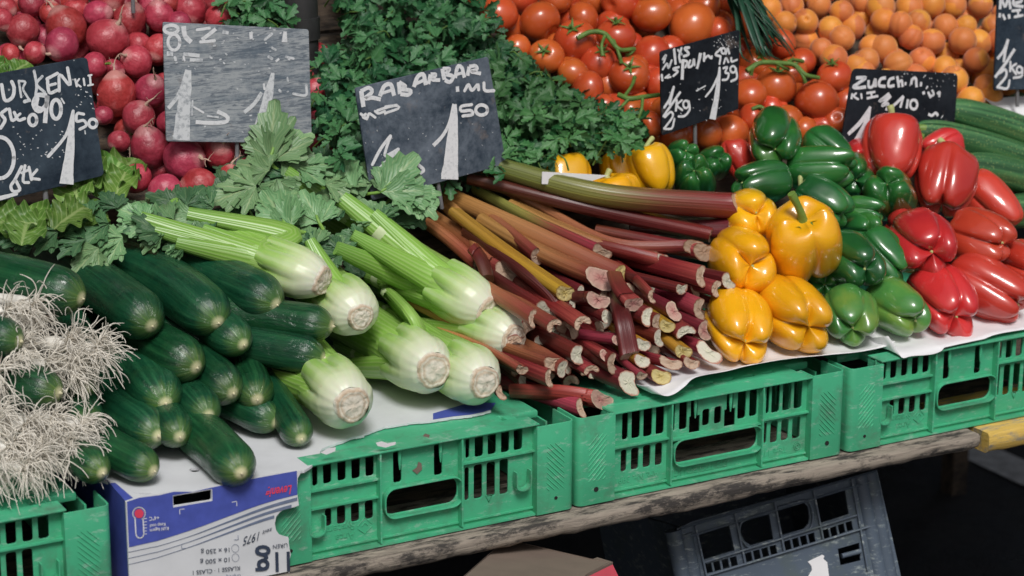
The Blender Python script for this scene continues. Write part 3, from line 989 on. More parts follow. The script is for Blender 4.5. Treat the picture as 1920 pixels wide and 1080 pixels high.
    P = [T_(*p, -.0012) for p in ((1205, 740), (1235, 725), (1310, 690), (1325, 700), (1318, 720), (1345, 745), (1358, 845), (1365, 900), (1200, 900), (1210, 840), (1235, 800), (1230, 770))]
    f = [x for x in tessellate_polygon([[Vector(p) for p in P]])]
    fs = [x if np.dot(np.cross(P[x[1]] - P[x[0]], P[x[2]] - P[x[0]]), Nn) < 0 else x[::-1] for x in f]
    mb.add(P, fs)
    mb.build('torn_sticker', M_PAPER, root, False)
under_crate()

def pepper_carton():
    z = lambda x, y: (900 + x / 5.647, 960 + y / 5.647)
    root = None
    a, b, c = V(*z(270, 320), .05), V(*z(1400, 560), -.08), V(*z(-700, 900), -.16)
    Nn = nrm(np.cross(b - a, c - a)); Nn = Nn if Nn[1] < 0 else -Nn
    q = lambda x, y: on_plane(*z(x, y), a, Nn)
    pts = [q(270, 320), q(370, 335), q(460, 360), q(1180, 530), q(1240, 505), q(1405, 555), q(1130, 690), q(600, 1150), q(-500, 1000), q(100, 480), q(200, 370)]
    root = empty('cardboard_carton', q(500, 700) - [0, 0, .2], 'open brown cardboard carton with a pink side under the table', 'cardboard box')
    mb = MB()
    f = tessellate_polygon([[Vector(p) for p in pts]])
    mb.add(pts, [x if np.dot(np.cross(pts[x[1]] - pts[x[0]], pts[x[2]] - pts[x[0]]), Nn) > 0 else x[::-1] for x in f])
    o = mb.build('flap', M_BROWNCARD, root, False)
    md = o.modifiers.new('t', 'SOLIDIFY'); md.thickness = .003
    e0, e1, e2 = q(1405, 555), q(1130, 690), q(600, 1150)
    dn = np.array([.004, -.004, -.2])
    mb = MB()
    g = V(*z(1470, 690), e0[1] - .005)
    sidep = nrm(g - e0) * .10
    mb.add([e0, e1, e2, e2 + sidep, e1 + sidep, e0 + sidep], [(0, 1, 4, 5), (1, 2, 3, 4)])
    mb.build('pink_panel', M_PINK, root, False)
    mb = MB()                           # the carton's body down to the ground
    ring = [pts[0], pts[3], e0 - [.004, 0, 0], e1, e2, pts[8]]
    n_ = len(ring)
    Pb = [np.array(p) - Nn * .004 for p in ring] + [np.array([p[0], p[1] + .02, ZG + .002]) for p in ring]
    mb.add(Pb, [(i, (i + 1) % n_, n_ + (i + 1) % n_, n_ + i) for i in range(n_)])
    mb.build('body', M_BROWNCARD, root, False)
    M_WL = simple('faded white print', (.40, .36, .33), .8, .1, 60, 0)
    for s, p0, p1, h in (('BELL PEPPERS', (1120, 560), (720, 470), 9), ('MARAMAS', (940, 690), (640, 610), 9)):
        P, F = text_geo(s, 0, .01)
        A_, E_ = q(*p0), q(*p1)
        u = nrm(E_ - A_); L = np.linalg.norm(E_ - A_); w = nrm(np.cross(u, Nn)); w = w if w[2] < 0 else -w
        Q = A_ + np.outer(P[:, 0] / P[:, 0].max() * L, u) + np.outer(P[:, 1] * h * mpp(A_) * 1.4, w) + Nn * .002
        mb = MB(); mb.add(Q, F); mb.build('lettering', M_WL, root, False)
pepper_carton()
# ================================================================== produce
# ------------------------------------------------------------------ produce materials
def mat_pepper(name, ramp, spots=None):
    t = NT(name)
    c = t.coord('Object')
    n1 = t.noise(c, 16, 3, .5)
    col = t.hueval(t.ramp(n1, ramp), .12, .006)
    t.p(Base_Color=col, Roughness=.30, Coat_Weight=.85, Coat_Roughness=.06, Coat_IOR=1.55, Subsurface_Weight=.08, Subsurface_Scale=.01)
    t.b.inputs['Subsurface Radius'].default_value = (.6, .3, .1)
    t.p(Normal=t.bump(t.noise(c, 60, 2), .10, .002))
    return t.m
M_PY = mat_pepper('yellow pepper skin', [(.3, (.80, .385, .006)), (.7, (.86, .46, .010))])
M_PG = mat_pepper('green pepper skin', [(.28, (.012, .085, .022)), (.55, (.022, .15, .030)), (.80, (.07, .20, .03))])
M_PG2 = mat_pepper('light green pepper skin', [(.3, (.03, .16, .04)), (.5, (.07, .24, .05)), (.75, (.22, .30, .04))])
M_PR = mat_pepper('red pepper skin', [(.3, (.50, .030, .022)), (.7, (.62, .055, .036))])
M_STEM = simple('pepper stalk', (.16, .27, .05), .5, .25, 60, .15)
M_STEM_P = simple('pale stalk', (.42, .46, .18), .5, .2, 60, .15)

def mat_cuke():
    t = NT('cucumber skin in film')
    c = t.coord('cyl', (1, 1, 1))
    st = t.noise(t.coord('cyl', (5, 5, 10)), 1.0, 5, .6)
    st2 = t.noise(t.coord('cyl', (1.2, 1.2, 60)), 1.0, 4, .6)
    base = t.ramp(st, [(.33, (.004, .034, .015)), (.52, (.008, .064, .027)), (.72, (.022, .115, .046))])
    base = t.mix(t.ramp(st2, [(.45, 0), (.75, .5)]), base, (.022, .088, .032))
    uv = t.n('SeparateXYZ', Vector=t.n('TexCoord').outputs['UV'])
    ray_ = t.noise(t.coord('cyl', (3.2, 3.2, 0)), 1.6, 3, .6)
    v = t.math('ADD', uv.outputs[1], t.math('MULTIPLY', t.math('SUBTRACT', ray_, .5), .10))
    tip = t.ramp(v, [(.94, 0), (.99, .5), (1.0, .8)])
    col = t.mix(tip, base, (.13, .23, .045))
    tip2 = t.ramp(uv.outputs[1], [(.990, 0), (.998, 1)])
    col = t.mix(tip2, col, (.62, .60, .36))
    wr = t.noise(t.coord('cyl', (2.2, 2.2, 34)), 1.0, 5, .62, 1.2)
    wr2 = t.n('TexVoronoi', {'feature': 'DISTANCE_TO_EDGE'}, Vector=t.coord('cyl', (2.5, 2.5, 45)), Scale=1.6).outputs[0]
    t.p(Base_Color=t.hueval(col, .18, .01), Roughness=.33, Coat_Weight=t.ramp(t.noise(t.coord('cyl', (1.5, 1.5, 20)), 1.0, 4, .6), [(.38, .25), (.60, 1.0)]), Coat_IOR=1.5, Coat_Roughness=t.ramp(wr, [(.4, .06), (.6, .26)]))
    dust = t.ramp(t.noise(t.coord('cyl', (12, 12, 260)), 1.0, 3, .5), [(.70, 0), (.76, 1)])
    t.p(Normal=t.bump(t.noise(t.coord('cyl', (6, 6, 30)), 1.0, 4), .25, .004))
    t.p(Coat_Normal=t.bump(wr, .6, .007, t.bump(wr2, .35, .003)))
    t.b.inputs['Specular IOR Level'].default_value = .2
    return t.m
M_CUKE = mat_cuke()
M_SCAR = simple('dry blossom scar', (.62, .58, .38), .7, .2, 200, .3)

def mat_zuke():
    t = NT('courgette skin')
    uvx = t.coord('cyl', (2.2, 2.2, 3))
    st = t.noise(uvx, 1.6, 4, .6)
    base = t.ramp(st, [(.36, (.022, .075, .027)), (.55, (.060, .18, .068)), (.72, (.12, .27, .10))])
    sp = t.n('TexVoronoi', Vector=t.coord('Object', (1, 1, 1)), Scale=210).outputs[0]
    spots = t.ramp(sp, [(.16, .75), (.30, 0)])
    t.p(Base_Color=t.hueval(t.mix(spots, base, (.24, .33, .12)), .12), Roughness=.33, Coat_Weight=.3, Coat_Roughness=.2)
    return t.m
M_ZUKE = mat_zuke()

def mat_tomato():
    t = NT('tomato skin')
    c = t.coord('Object')
    col = t.hueval(t.ramp(t.noise(c, .6, 2), [(.3, (.50, .068, .018)), (.7, (.62, .125, .030))]), .10, .010)
    t.p(Base_Color=col, Roughness=.30, Coat_Weight=.5, Coat_Roughness=.12, Subsurface_Weight=.05, Subsurface_Scale=.01)
    return t.m
M_TOM = mat_tomato()
M_VINE = simple('green vine', (.10, .19, .035), .6, .3, 120, .2)

def mat_radish():
    t = NT('radish skin')
    c = t.coord('Object')
    n1 = t.noise(c, 1.3, 5, .65)
    col = t.ramp(n1, [(.30, (.29, .021, .034)), (.55, (.45, .050, .075)), (.75, (.56, .14, .165))])
    z = t.n('SeparateXYZ', Vector=t.n('TexCoord').outputs['Object'])
    pale = t.ramp(t.math('MULTIPLY', z.outputs[2], -1.0), [(.82, 0), (1.05, .55)])
    col = t.mix(pale, col, (.60, .32, .30))
    t.p(Base_Color=t.hueval(col, .22, .012), Roughness=.42, Coat_Weight=.22, Coat_Roughness=.3, Normal=t.bump(t.noise(c, 3, 4), .16, .03))
    return t.m
M_RAD = mat_radish()
M_RROOT = simple('radish tap root', (.52, .36, .28), .7, .3, 90, .2)

def mat_apricot():
    t = NT('apricot skin')
    oi = t.n('ObjectInfo')
    c = t.coord('Object')
    og = t.ramp(t.noise(c, 1, 3), [(.3, (.72, .25, .030)), (.7, (.82, .335, .048))])
    w = t.n('TexCoord').outputs['Object']
    sx = t.n('SeparateXYZ', Vector=w)
    g = t.math('ADD', t.math('MULTIPLY', sx.outputs[0], 1.0), t.math('ADD', t.math('MULTIPLY', t.noise(c, 1.3, 3), .9), t.math('MULTIPLY', t.math('POWER', oi.outputs['Random'], 2.0), 1.3)))
    bl = t.ramp(g, [(.92, 0), (1.9, .8)])
    t.p(Base_Color=t.hueval(t.mix(bl, og, (.60, .17, .05)), .12, .008), Roughness=.55, Sheen_Weight=.25, Subsurface_Weight=.05, Subsurface_Scale=.01, Normal=t.bump(t.noise(c, 12, 2), .06, .02))
    return t.m
M_APR = mat_apricot()

def mat_leaf(name, a, b, rough=.5, vein=(.2, .3, .12), trans=.12):
    t = NT(name)
    c = t.coord('Object')
    col = t.ramp(t.noise(c, 30, 4, .6), [(.3, a), (.7, b)])
    uv = t.n('SeparateXYZ', Vector=t.n('TexCoord').outputs['UV'])
    ax = t.math('ABSOLUTE', t.math('SUBTRACT', uv.outputs[0], .5))
    mid = t.ramp(ax, [(.02, .8), (.06, 0)])
    wv = t.n('TexWave', {'wave_type': 'BANDS', 'bands_direction': 'DIAGONAL'}, Vector=t.n('Mapping', Vector=t.n('CombineXYZ', _0=t.math('MULTIPLY', ax, 1.0), _1=t.math('MULTIPLY', uv.outputs[1], -1.0)).outputs[0]).outputs[0], Scale=4.0, Distortion=.6)
    vn = t.ramp(wv.outputs['Fac'], [(.80, 0), (.97, .45)])
    col = t.mix(vn, col, vein); col = t.mix(mid, col, vein)
    ge = t.n('NewGeometry')
    back = t.mix(.35, col, (.30, .38, .26))
    col = t.mix(ge.outputs['Backfacing'], col, back)
    t.p(Base_Color=t.hueval(col, .22, .012), Roughness=rough, Normal=t.bump(wv.outputs['Fac'], .25, .0012), Transmission_Weight=0.0)
    t.b.inputs['Specular IOR Level'].default_value = .4
    tr = t.n('BsdfTranslucent', Color=col)
    mx = t.n('MixShader')
    t.set(mx, 0, trans); t.t.links.new(t.b.outputs[0], mx.inputs[1]); t.t.links.new(tr.outputs[0], mx.inputs[2])
    t.t.links.new(mx.outputs[0], t.out.inputs[0])
    return t.m
M_CLEAF = mat_leaf('celery leaf', (.11, .25, .10), (.20, .37, .17), .40, (.32, .44, .22))
M_CLEAF2 = mat_leaf('dark celery leaf', (.032, .105, .046), (.075, .18, .078), .42, (.15, .26, .12))
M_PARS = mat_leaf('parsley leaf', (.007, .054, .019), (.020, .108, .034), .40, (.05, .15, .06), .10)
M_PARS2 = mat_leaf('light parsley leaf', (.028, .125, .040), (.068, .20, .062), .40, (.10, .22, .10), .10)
M_LETT = mat_leaf('lettuce leaf', (.07, .18, .028), (.16, .31, .058), .42, (.35, .48, .18), .2)
M_CHIVE = simple('leek green', (.012, .060, .032), .4, .4, 60, .1)

def mat_celery(name):
    t = NT(name)
    uv = t.n('SeparateXYZ', Vector=t.n('TexCoord').outputs['UV'])
    rib = t.n('TexWave', {'wave_type': 'BANDS', 'bands_direction': 'X'}, Vector=t.n('TexCoord').outputs['UV'], Scale=5.5, Distortion=.9)
    rib.inputs['Detail'].default_value = 2
    n1 = t.noise(t.coord('cyl', (3, 3, 5)), 1.2, 4, .6)
    v = t.math('ADD', uv.outputs[1], t.math('MULTIPLY', t.math('SUBTRACT', n1, .5), .16))
    return t, uv, rib, v, n1
t, uv, rib, v, n1 = mat_celery('celery stalk')
col = t.ramp(v, [(0.0, (.40, .59, .20)), (.10, (.31, .52, .125)), (.22, (.26, .47, .085)), (.40, (.22, .43, .065)), (.65, (.20, .40, .055)), (1.0, (.16, .36, .055))])
col = t.mix(t.ramp(rib.outputs['Fac'], [(.35, 0), (.9, .35)]), col, (.42, .56, .22))
t.p(Base_Color=t.hueval(col, .10), Roughness=.34, Normal=t.bump(rib.outputs['Fac'], .22, .0016))
M_CEL = t.m
t, uv, rib, v, n1 = mat_celery('celery base')
col = t.ramp(v, [(0.0, (.72, .74, .60)), (.16, (.66, .71, .50)), (.40, (.52, .64, .31)), (.68, (.35, .55, .15)), (1.0, (.28, .49, .10))])
col = t.mix(t.ramp(rib.outputs['Fac'], [(.4, 0), (.9, .30)]), col, (.66, .74, .50))
stk = t.ramp(t.noise(t.coord('cyl', (6, 6, 8)), 1.0, 4, .6), [(.48, 0), (.70, .45)])
col = t.mix(t.math('MULTIPLY', stk, v), col, (.22, .44, .07))
spot = t.ramp(t.noise(t.coord('Object'), 55, 5, .7), [(.66, 0), (.80, .5)])
t.p(Base_Color=t.mix(spot, col, (.50, .42, .18)), Roughness=.36, Normal=t.bump(rib.outputs['Fac'], .16, .0016), Subsurface_Weight=.1, Subsurface_Scale=.008)
M_CELB = t.m
t = NT('celery root cut')
uv = t.n('SeparateXYZ', Vector=t.n('TexCoord').outputs['UV'])
nz = t.noise(t.coord('Object'), 140, 5, .7)
rr = t.math('ADD', uv.outputs[1], t.math('MULTIPLY', t.math('SUBTRACT', nz, .5), .24))
rr = t.math('ADD', rr, t.math('MULTIPLY', t.math('SUBTRACT', t.noise(t.coord('Object'), 38, 3), .5), .30))
col = t.ramp(rr, [(0, (.64, .58, .47)), (.50, (.70, .66, .56)), (.66, (.55, .45, .33)), (.74, (.72, .68, .57)), (.86, (.50, .38, .26)), (.93, (.62, .52, .40)), (1.0, (.72, .71, .60))])
cbrk = t.ramp(t.noise(t.coord('Object'), 70, 4, .7), [(.60, 0), (.72, .65)])
col = t.mix(cbrk, col, (.26, .17, .10))
t.p(Base_Color=col, Roughness=.75, Normal=t.bump(nz, .6, .003))
M_CELR = t.m
M_NODE = simple('celery node', (.52, .64, .34), .45, .1, 60, .1)

def mat_rhubarb(name, stops):
    t = NT(name)
    uv = t.n('SeparateXYZ', Vector=t.n('TexCoord').outputs['UV'])
    st = t.noise(t.coord('cyl', (7, 7, 4)), 1.0, 5, .65)
    v = t.math('ADD', uv.outputs[1], t.math('MULTIPLY', t.math('SUBTRACT', st, .5), .5))
    col = t.ramp(v, stops)
    dk = t.ramp(st, [(.30, .45), (.62, 0)])
    col = t.mix(dk, col, (.05, .008, .012))
    sc = t.ramp(t.noise(t.coord('cyl', (9, 9, 120)), 1.0, 4, .7), [(.66, 0), (.80, .5)])
    col = t.mix(sc, col, (.48, .30, .22))
    rib = t.noise(t.coord('cyl', (11, 11, 2)), 1.0, 2, .5)
    t.p(Base_Color=t.hueval(col, .22, .012), Roughness=.36, Coat_Weight=.15, Coat_Roughness=.2, Normal=t.bump(rib, .45, .0022))
    return t.m
RED = (.165, .021, .020); PINK = (.36, .055, .058); TAN = (.46, .215, .08); OCH = (.46, .26, .045); GRN = (.22, .26, .055); BRN = (.21, .055, .030)
# v = 0 at the far end of a stalk, 1 at the cut end turned to the buyer
M_RH = {
    'red': mat_rhubarb('red rhubarb', [(.0, BRN), (.4, RED), (.8, (.20, .018, .028)), (1, PINK)]),
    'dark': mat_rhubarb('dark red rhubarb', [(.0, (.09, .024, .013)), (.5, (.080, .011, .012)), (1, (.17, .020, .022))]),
    'green': mat_rhubarb('green and red rhubarb', [(.05, (.20, .25, .06)), (.45, (.24, .23, .05)), (.68, (.22, .06, .035)), (.95, (.25, .028, .038))]),
    'yellow': mat_rhubarb('yellow rhubarb', [(.0, OCH), (.5, (.50, .26, .03)), (1, (.52, .30, .03))]),
    'tan': mat_rhubarb('tan rhubarb', [(.0, (.46, .23, .065)), (.40, TAN), (.75, (.35, .115, .055)), (1, (.26, .05, .040))]),
    'pink': mat_rhubarb('pink red rhubarb', [(.0, RED), (.5, (.28, .028, .036)), (1, (.38, .050, .058))]),
}
def mat_cut(name, a, b, edge):
    t = NT(name)
    uv = t.n('SeparateXYZ', Vector=t.n('TexCoord').outputs['UV'])
    nz = t.noise(t.coord('Object'), 120, 5, .7)
    r_ = t.math('ADD', uv.outputs[1], t.math('MULTIPLY', t.math('SUBTRACT', nz, .5), .5))
    t.p(Base_Color=t.hueval(t.ramp(r_, [(.0, a), (.6, b), (.84, b), (.97, edge)]), .14), Roughness=.65, Normal=t.bump(nz, .5, .003))
    return t.m
M_CUT = {'white': mat_cut('white rhubarb cut', (.58, .57, .44), (.55, .52, .42), (.36, .15, .10)),
         'tan': mat_cut('dry rhubarb cut', (.44, .29, .20), (.46, .34, .25), (.24, .10, .06)),
         'pink': mat_cut('pink rhubarb cut', (.40, .15, .14), (.45, .27, .22), (.48, .36, .27)),
         'yellow': mat_cut('yellow rhubarb cut', (.52, .40, .12), (.60, .50, .22), (.40, .26, .08))}

# ------------------------------------------------------------------ bell peppers
def pepper_mesh(Rr, H, nl, seed, taper=.18, pit=.3, th0=0.0, crease=.16, bulge=0.0):
    rg = np.random.default_rng(seed)
    N, M_ = 46, 84
    ph = np.linspace(0.0, math.pi, N); th = np.linspace(0, 2 * math.pi, M_, endpoint=False)
    amp = rg.uniform(.84, 1.12, nl); wid = rg.uniform(-.16, .16, nl)
    edges = np.cumsum(2 * math.pi / nl * (1 + wid - wid.mean())); edges = np.r_[0, edges]
    lob = np.zeros(M_); am = np.zeros(M_)
    for j, a in enumerate(th):
        k = min(np.searchsorted(edges, a, side='right') - 1, nl - 1)
        f = (a - edges[k]) / (edges[k + 1] - edges[k])
        lob[j] = 1 - abs(math.sin(math.pi * f)) ** .55       # 1 in a crease, 0 on a lobe's back
        am[j] = 1 + (amp[k] - 1) * math.sin(math.pi * f) ** 2
    P = np.zeros((N, M_, 3))
    wx, wy = rg.uniform(-.10, .10, 2)
    for i, p in enumerate(ph):
        z = math.cos(p)
        rho = abs(math.sin(p)) ** .54
        zz = math.copysign(abs(z) ** .85, z)
        low = (1 - zz) / 2                                    # 0 stem end, 1 blossom end
        tp = 1 - taper * low ** 1.4 + bulge * math.sin(math.pi * low)
        for j, a in enumerate(th):
            cd = crease * (.62 + .80 * low ** 1.5) * lob[j]
            r = Rr * rho * tp * am[j] * (1 - cd)
            h = H * zz
            core = math.exp(-(rho / .42) ** 2)
            if zz > 0: h -= pit * H * .75 * core * (1) + .10 * H * lob[j] * (1 - rho) * 0 - .10 * H * lob[j] * min(rho * 1.6, 1) * max(zz, 0) ** 2
            else: h += H * (pit * core + .40 * lob[j] * math.exp(-((rho - .55) / .45) ** 2) * (-zz) ** .5) + (1 - am[j]) * H * .6 * (-zz)
            x, y = r * math.cos(a + th0), r * math.sin(a + th0)
            x += wx * Rr * (zz * .6) ; y += wy * Rr * zz * .6
            q = np.array([x, y, h])
            d = 1 + .06 * fbm((q[0] / Rr * .9 + seed, q[1] / Rr * .9, q[2] / H * .9), 2) + .010 * fbm((q[0] / Rr * 3 + seed, q[1] / Rr * 3, q[2] / H * 2), 2)
            P[i, j] = q * d
    return P
def look_basis(axis, roll=0.0, ref=(0, 0, 1)):
    z = nrm(axis); x = np.cross(ref, z)
    if np.linalg.norm(x) < 1e-3: x = np.cross((0, 1, 0), z)
    x = nrm(x); y = np.cross(z, x)
    c, s = math.cos(roll), math.sin(roll)
    return np.c_[c * x + s * y, -s * x + c * y, z]
PS, PY0, PZ0 = 1.35, .065, .040         # the front face of the pepper heap
def pepper(px, py, wpx, hpx, mat, blossom, label, nl=4, roll=0.0, stem=None, stem_mat=None, taper=.18, dy=0.0, seed=None, ratio=None, crease=.20, z=None):
    seed = int(px * 7 + py) if seed is None else seed
    c = V(px, py, z) if z is not None else S(px, py, PS, PY0, PZ0)
    if dy: c = V(px, py, c[1] + dy)
    k = mpp(c)
    b = cdir(*blossom)
    # sizes: across the axis and along it, from the outline seen in the picture
    fwd = abs(float(b @ CF))
    Rr = wpx * k / 2 * (1.13 if mat not in (M_PG, M_PG2) else 1.07)
    H = ratio * Rr if ratio else Rr * (.98 + .2 * fwd)
    if mat in (M_PR, M_PG): crease = max(crease, .27)
    Mx = look_basis(-b, roll)
    P = pepper_mesh(Rr, H, nl, seed, taper, crease=crease) @ Mx.T
    kind = {'yellow pepper skin': 'yellow', 'red pepper skin': 'red'}.get(mat.name, 'green')
    root = empty('bell_pepper', c, label, 'pepper', kind + ' peppers in the front heap')
    mb = MB()
    mb.grid(P + c, True, flip=True)
    mb.build('skin', mat, root, True, c)
    if stem:
        mb = MB()
        rg = np.random.default_rng(seed)
        base = np.array([0, 0, H * .70]); bend = np.array(stem)
        pts = [base, base + [0, 0, H * .22], base + [bend[0] * H * .25, bend[1] * H * .25, H * (.22 + .28 * bend[2])], base + [bend[0] * H * .6, bend[1] * H * .6, H * (.22 + .55 * bend[2])]]
        p = smooth_path(np.array(pts) @ Mx.T, 14) + c
        sweep(mb, p, np.interp(np.linspace(0, 1, 14), [0, .2, .6, .9, 1], [.17, .105, .085, .105, .10]) * Rr, circle(12), CU, 0, (False, True))
        st = mb.build('stalk', stem_mat or M_STEM, root, True, None, 50)
        mb = MB()
        n_, m_ = 6, 30
        Q = np.zeros((n_, m_, 3))
        for i in range(n_):
            f = i / (n_ - 1)
            for j in range(m_):
                a = 2 * math.pi * j / m_
                r = Rr * (.10 + f * (.30 + .10 * math.cos(5 * a + 1) + .03 * math.sin(9 * a)))
                Q[i, j] = (r * math.cos(a), r * math.sin(a), H * (.80 - .10 * (1 - f) + .07 * f))
        mb.grid((Q @ Mx.T) + c, True)
        mb.build('calyx', stem_mat or M_STEM, root)
    else:
        mb = MB()                       # the pinched blossom scar
        q = c + Mx @ np.array([0, 0, -H * .68])
        tube(mb, [q, q - Mx[:, 2] * H * .05], [.05 * Rr, .02 * Rr], 3, 8)
        mb.build('blossom_scar', M_STEM_P, root)
    return root
FACE = (0, -.25, 1)
pepper(1505, 455, 138, 150, M_PY, (.12, -.60, -.80), 'large yellow pepper with its green stalk turned to the viewer', 4, .4, (-.25, .35, 1.0), M_STEM, .12, seed=3, crease=.26)
pepper(1392, 492, 124, 130, M_PY, (.25, -.15, 1), 'yellow pepper showing its lobed underside beside the rhubarb ends, left of the stalked one', 3, .9, dy=.012)
pepper(1385, 615, 124, 120, M_PY, (.12, -.45, 1), 'yellow pepper at the bottom left of the peppers, touching the lowest rhubarb', 4, .3)
pepper(1487, 592, 132, 122, M_PY, (.35, -.28, 1), 'yellow pepper in the bottom row beside the light green pepper', 4, .2)
pepper(1408, 405, 104, 100, M_PY, (.1, .1, 1), 'yellow pepper right behind the thick cut end of the longest rhubarb', 3, .5, dy=.03)
pepper(1222, 322, 88, 88, M_PY, (.25, -1, .15), 'upright yellow pepper with a curved stalk, left of the green peppers', 3, .2, (-.75, .1, .7), M_STEM_P, .25, z=.335, ratio=1.0)
pepper(1160, 322, 66, 70, M_PY, (.1, -1, .2), 'yellow pepper half hidden behind the upright stalked yellow one', 3, .8, z=.365, ratio=1.0)
pepper(1145, 368, 104, 86, M_PY, (.2, -1, -.1), 'yellow pepper with a stubby pale stalk, just above the long rhubarb', 4, .1, (-.3, .2, .5), M_STEM_P, .2, z=.31, ratio=.7)
pepper(1060, 340, 104, 92, M_PY, (.2, -.9, .2), 'leftmost yellow pepper, behind a strip of white paper', 3, .6, z=.35, ratio=.85)
pepper(1452, 262, 104, 96, M_PG, (-.1, -.5, 1), 'topmost green pepper with two fat lobes', 3, .25, z=.30)
pepper(1556, 285, 88, 90, M_PG, (.55, -.5, .5), 'green pepper behind the wrinkled one, in front of the long price sign', 4, .7, z=.30)
pepper(1542, 318, 86, 80, M_PG, (1, .05, .35), 'wrinkled green pepper lying on its side', 4, .6, ratio=1.42, z=.255, crease=.22)
pepper(1424, 340, 90, 94, M_PG, (-.9, -.1, .5), 'smooth green pepper lying on its side under the topmost one', 3, .1, ratio=1.2, z=.265, crease=.14)
pepper(1279, 292, 64, 58, M_PG, (.2, .3, 1), 'small green pepper below the stick of the pepper price sign', 4, .5, z=.36)
pepper(1338, 306, 70, 72, M_PG, (.3, .2, 1), 'green pepper with three lobes right of the sign stick', 3, .2, z=.35)
pepper(1302, 336, 82, 72, M_PG, (-.1, .4, 1), 'green pepper low beside the upright stalked yellow one', 4, 1.2, z=.325)
pepper(1547, 382, 94, 96, M_PG, (.75, -.45, .4), 'green pepper with a curved yellow stalk above the large yellow one', 4, .2, (-.1, .7, .5), M_STEM_P, .15, ratio=1.15, z=.215)
pepper(1622, 396, 62, 58, M_PG, (.9, -.1, .4), 'small green pepper lobe in the middle of the green ones', 4, .4, ratio=1.2, z=.22)
pepper(1668, 360, 102, 96, M_PG, (-.25, .3, 1), 'green pepper with three swollen lobes against the red peppers', 3, .75, z=.235, crease=.24)
pepper(1616, 432, 76, 62, M_PG, (.3, -.1, 1), 'green pepper in the shade between the upper and lower green ones', 4, .1, z=.20)
pepper(1604, 490, 108, 112, M_PG, (.25, -.35, 1), 'green pepper with a deep crease right of the large yellow one', 3, .5, crease=.24)
pepper(1662, 478, 78, 108, M_PG, (.6, -.75, .35), 'slim green pepper lying tilted against a red one', 4, .4, ratio=1.4, dy=.01, crease=.20)
pepper(1592, 592, 98, 112, M_PG2, (.05, -.62, 1), 'light green pepper in the bottom row, left one of the two', 4, .6, crease=.10)
pepper(1685, 580, 108, 118, M_PG2, (.55, -.45, .75), 'light green pepper in the bottom row touching the red peppers', 3, .2, ratio=1.2)
pepper(1541, 525, 80, 70, M_PG, FACE, 'green pepper in deep shade behind the yellow ones', 4, .2, dy=.05)
pepper(1600, 330, 80, 90, M_PG, FACE, 'green pepper in the shade left of the topmost red one', 4, .9, z=.30)
pepper(1672, 284, 118, 104, M_PR, (-.1, -1, .35), 'upright red pepper with a pale stalk in front of the long price sign', 3, .5, (.25, .1, .8), M_STEM_P, .2, z=.29, ratio=1.0)
pepper(1764, 280, 70, 66, M_PR, (-.9, -.3, .45), 'red pepper lying behind the two stalked ones, below the courgettes', 4, .5, ratio=1.1, z=.31)
pepper(1772, 345, 122, 122, M_PR, (-.25, -.85, .5), 'red pepper with a yellow-green stalk pointing up right', 4, .35, (.5, -.3, .8), M_STEM_P, .2, z=.245, ratio=1.1, crease=.18)
pepper(1862, 382, 92, 112, M_PR, (.6, -.75, .4), 'long red pepper leaning at the right below the courgettes', 3, .1, ratio=1.35, z=.25)
pepper(1732, 455, 122, 120, M_PR, (.1, -.35, 1), 'red pepper touching the tilted green one, in the middle of the heap', 4, .4)
pepper(1842, 445, 100, 98, M_PR, (.7, -.25, .7), 'red pepper lying with its blossom end to the right, above the bottom row', 4, .2, ratio=1.15)
pepper(1768, 565, 124, 112, M_PR, (.35, -.6, .9), 'red pepper in the bottom row resting on the paper edge', 4, .3)
pepper(1858, 545, 118, 128, M_PR, (.85, -.5, .5), 'large red pepper lying across the bottom row at the right', 4, .6, ratio=1.25)
pepper(1925, 500, 96, 90, M_PR, (.5, -.3, 1), 'red pepper cut by the right edge of the view', 4, .2)
pepper(1385, 300, 60, 60, M_PR, (.3, -1, .1), 'pointed red pepper glimpsed behind the upper green ones', 3, .2, z=.36, ratio=1.2)
pepper(1700, 430, 80, 80, M_PR, FACE, 'red pepper deep in the gap between the green and red ones', 4, .2, dy=.06)
pepper(1612, 292, 60, 70, M_PR, FACE, 'red pepper sliver under the long price sign', 4, .2, z=.33)
# strip of white paper leaning on the leftmost yellow pepper
mb = MB()
zq = lambda x, y: (960 + x / 6, 230 + y / 6)
P = [V(*zq(x, y), .285) for x, y in ((342, 552), (900, 582), (1080, 594), (800, 690), (560, 700), (335, 690))]
mb.add(P, [tuple(range(6))[::-1]])
o = mb.build('paper_strip', M_PAPER, None, False)
o.modifiers.new('t', 'SOLIDIFY').thickness = .001
tag(o, 'strip of white paper in front of the leftmost yellow pepper', 'paper')

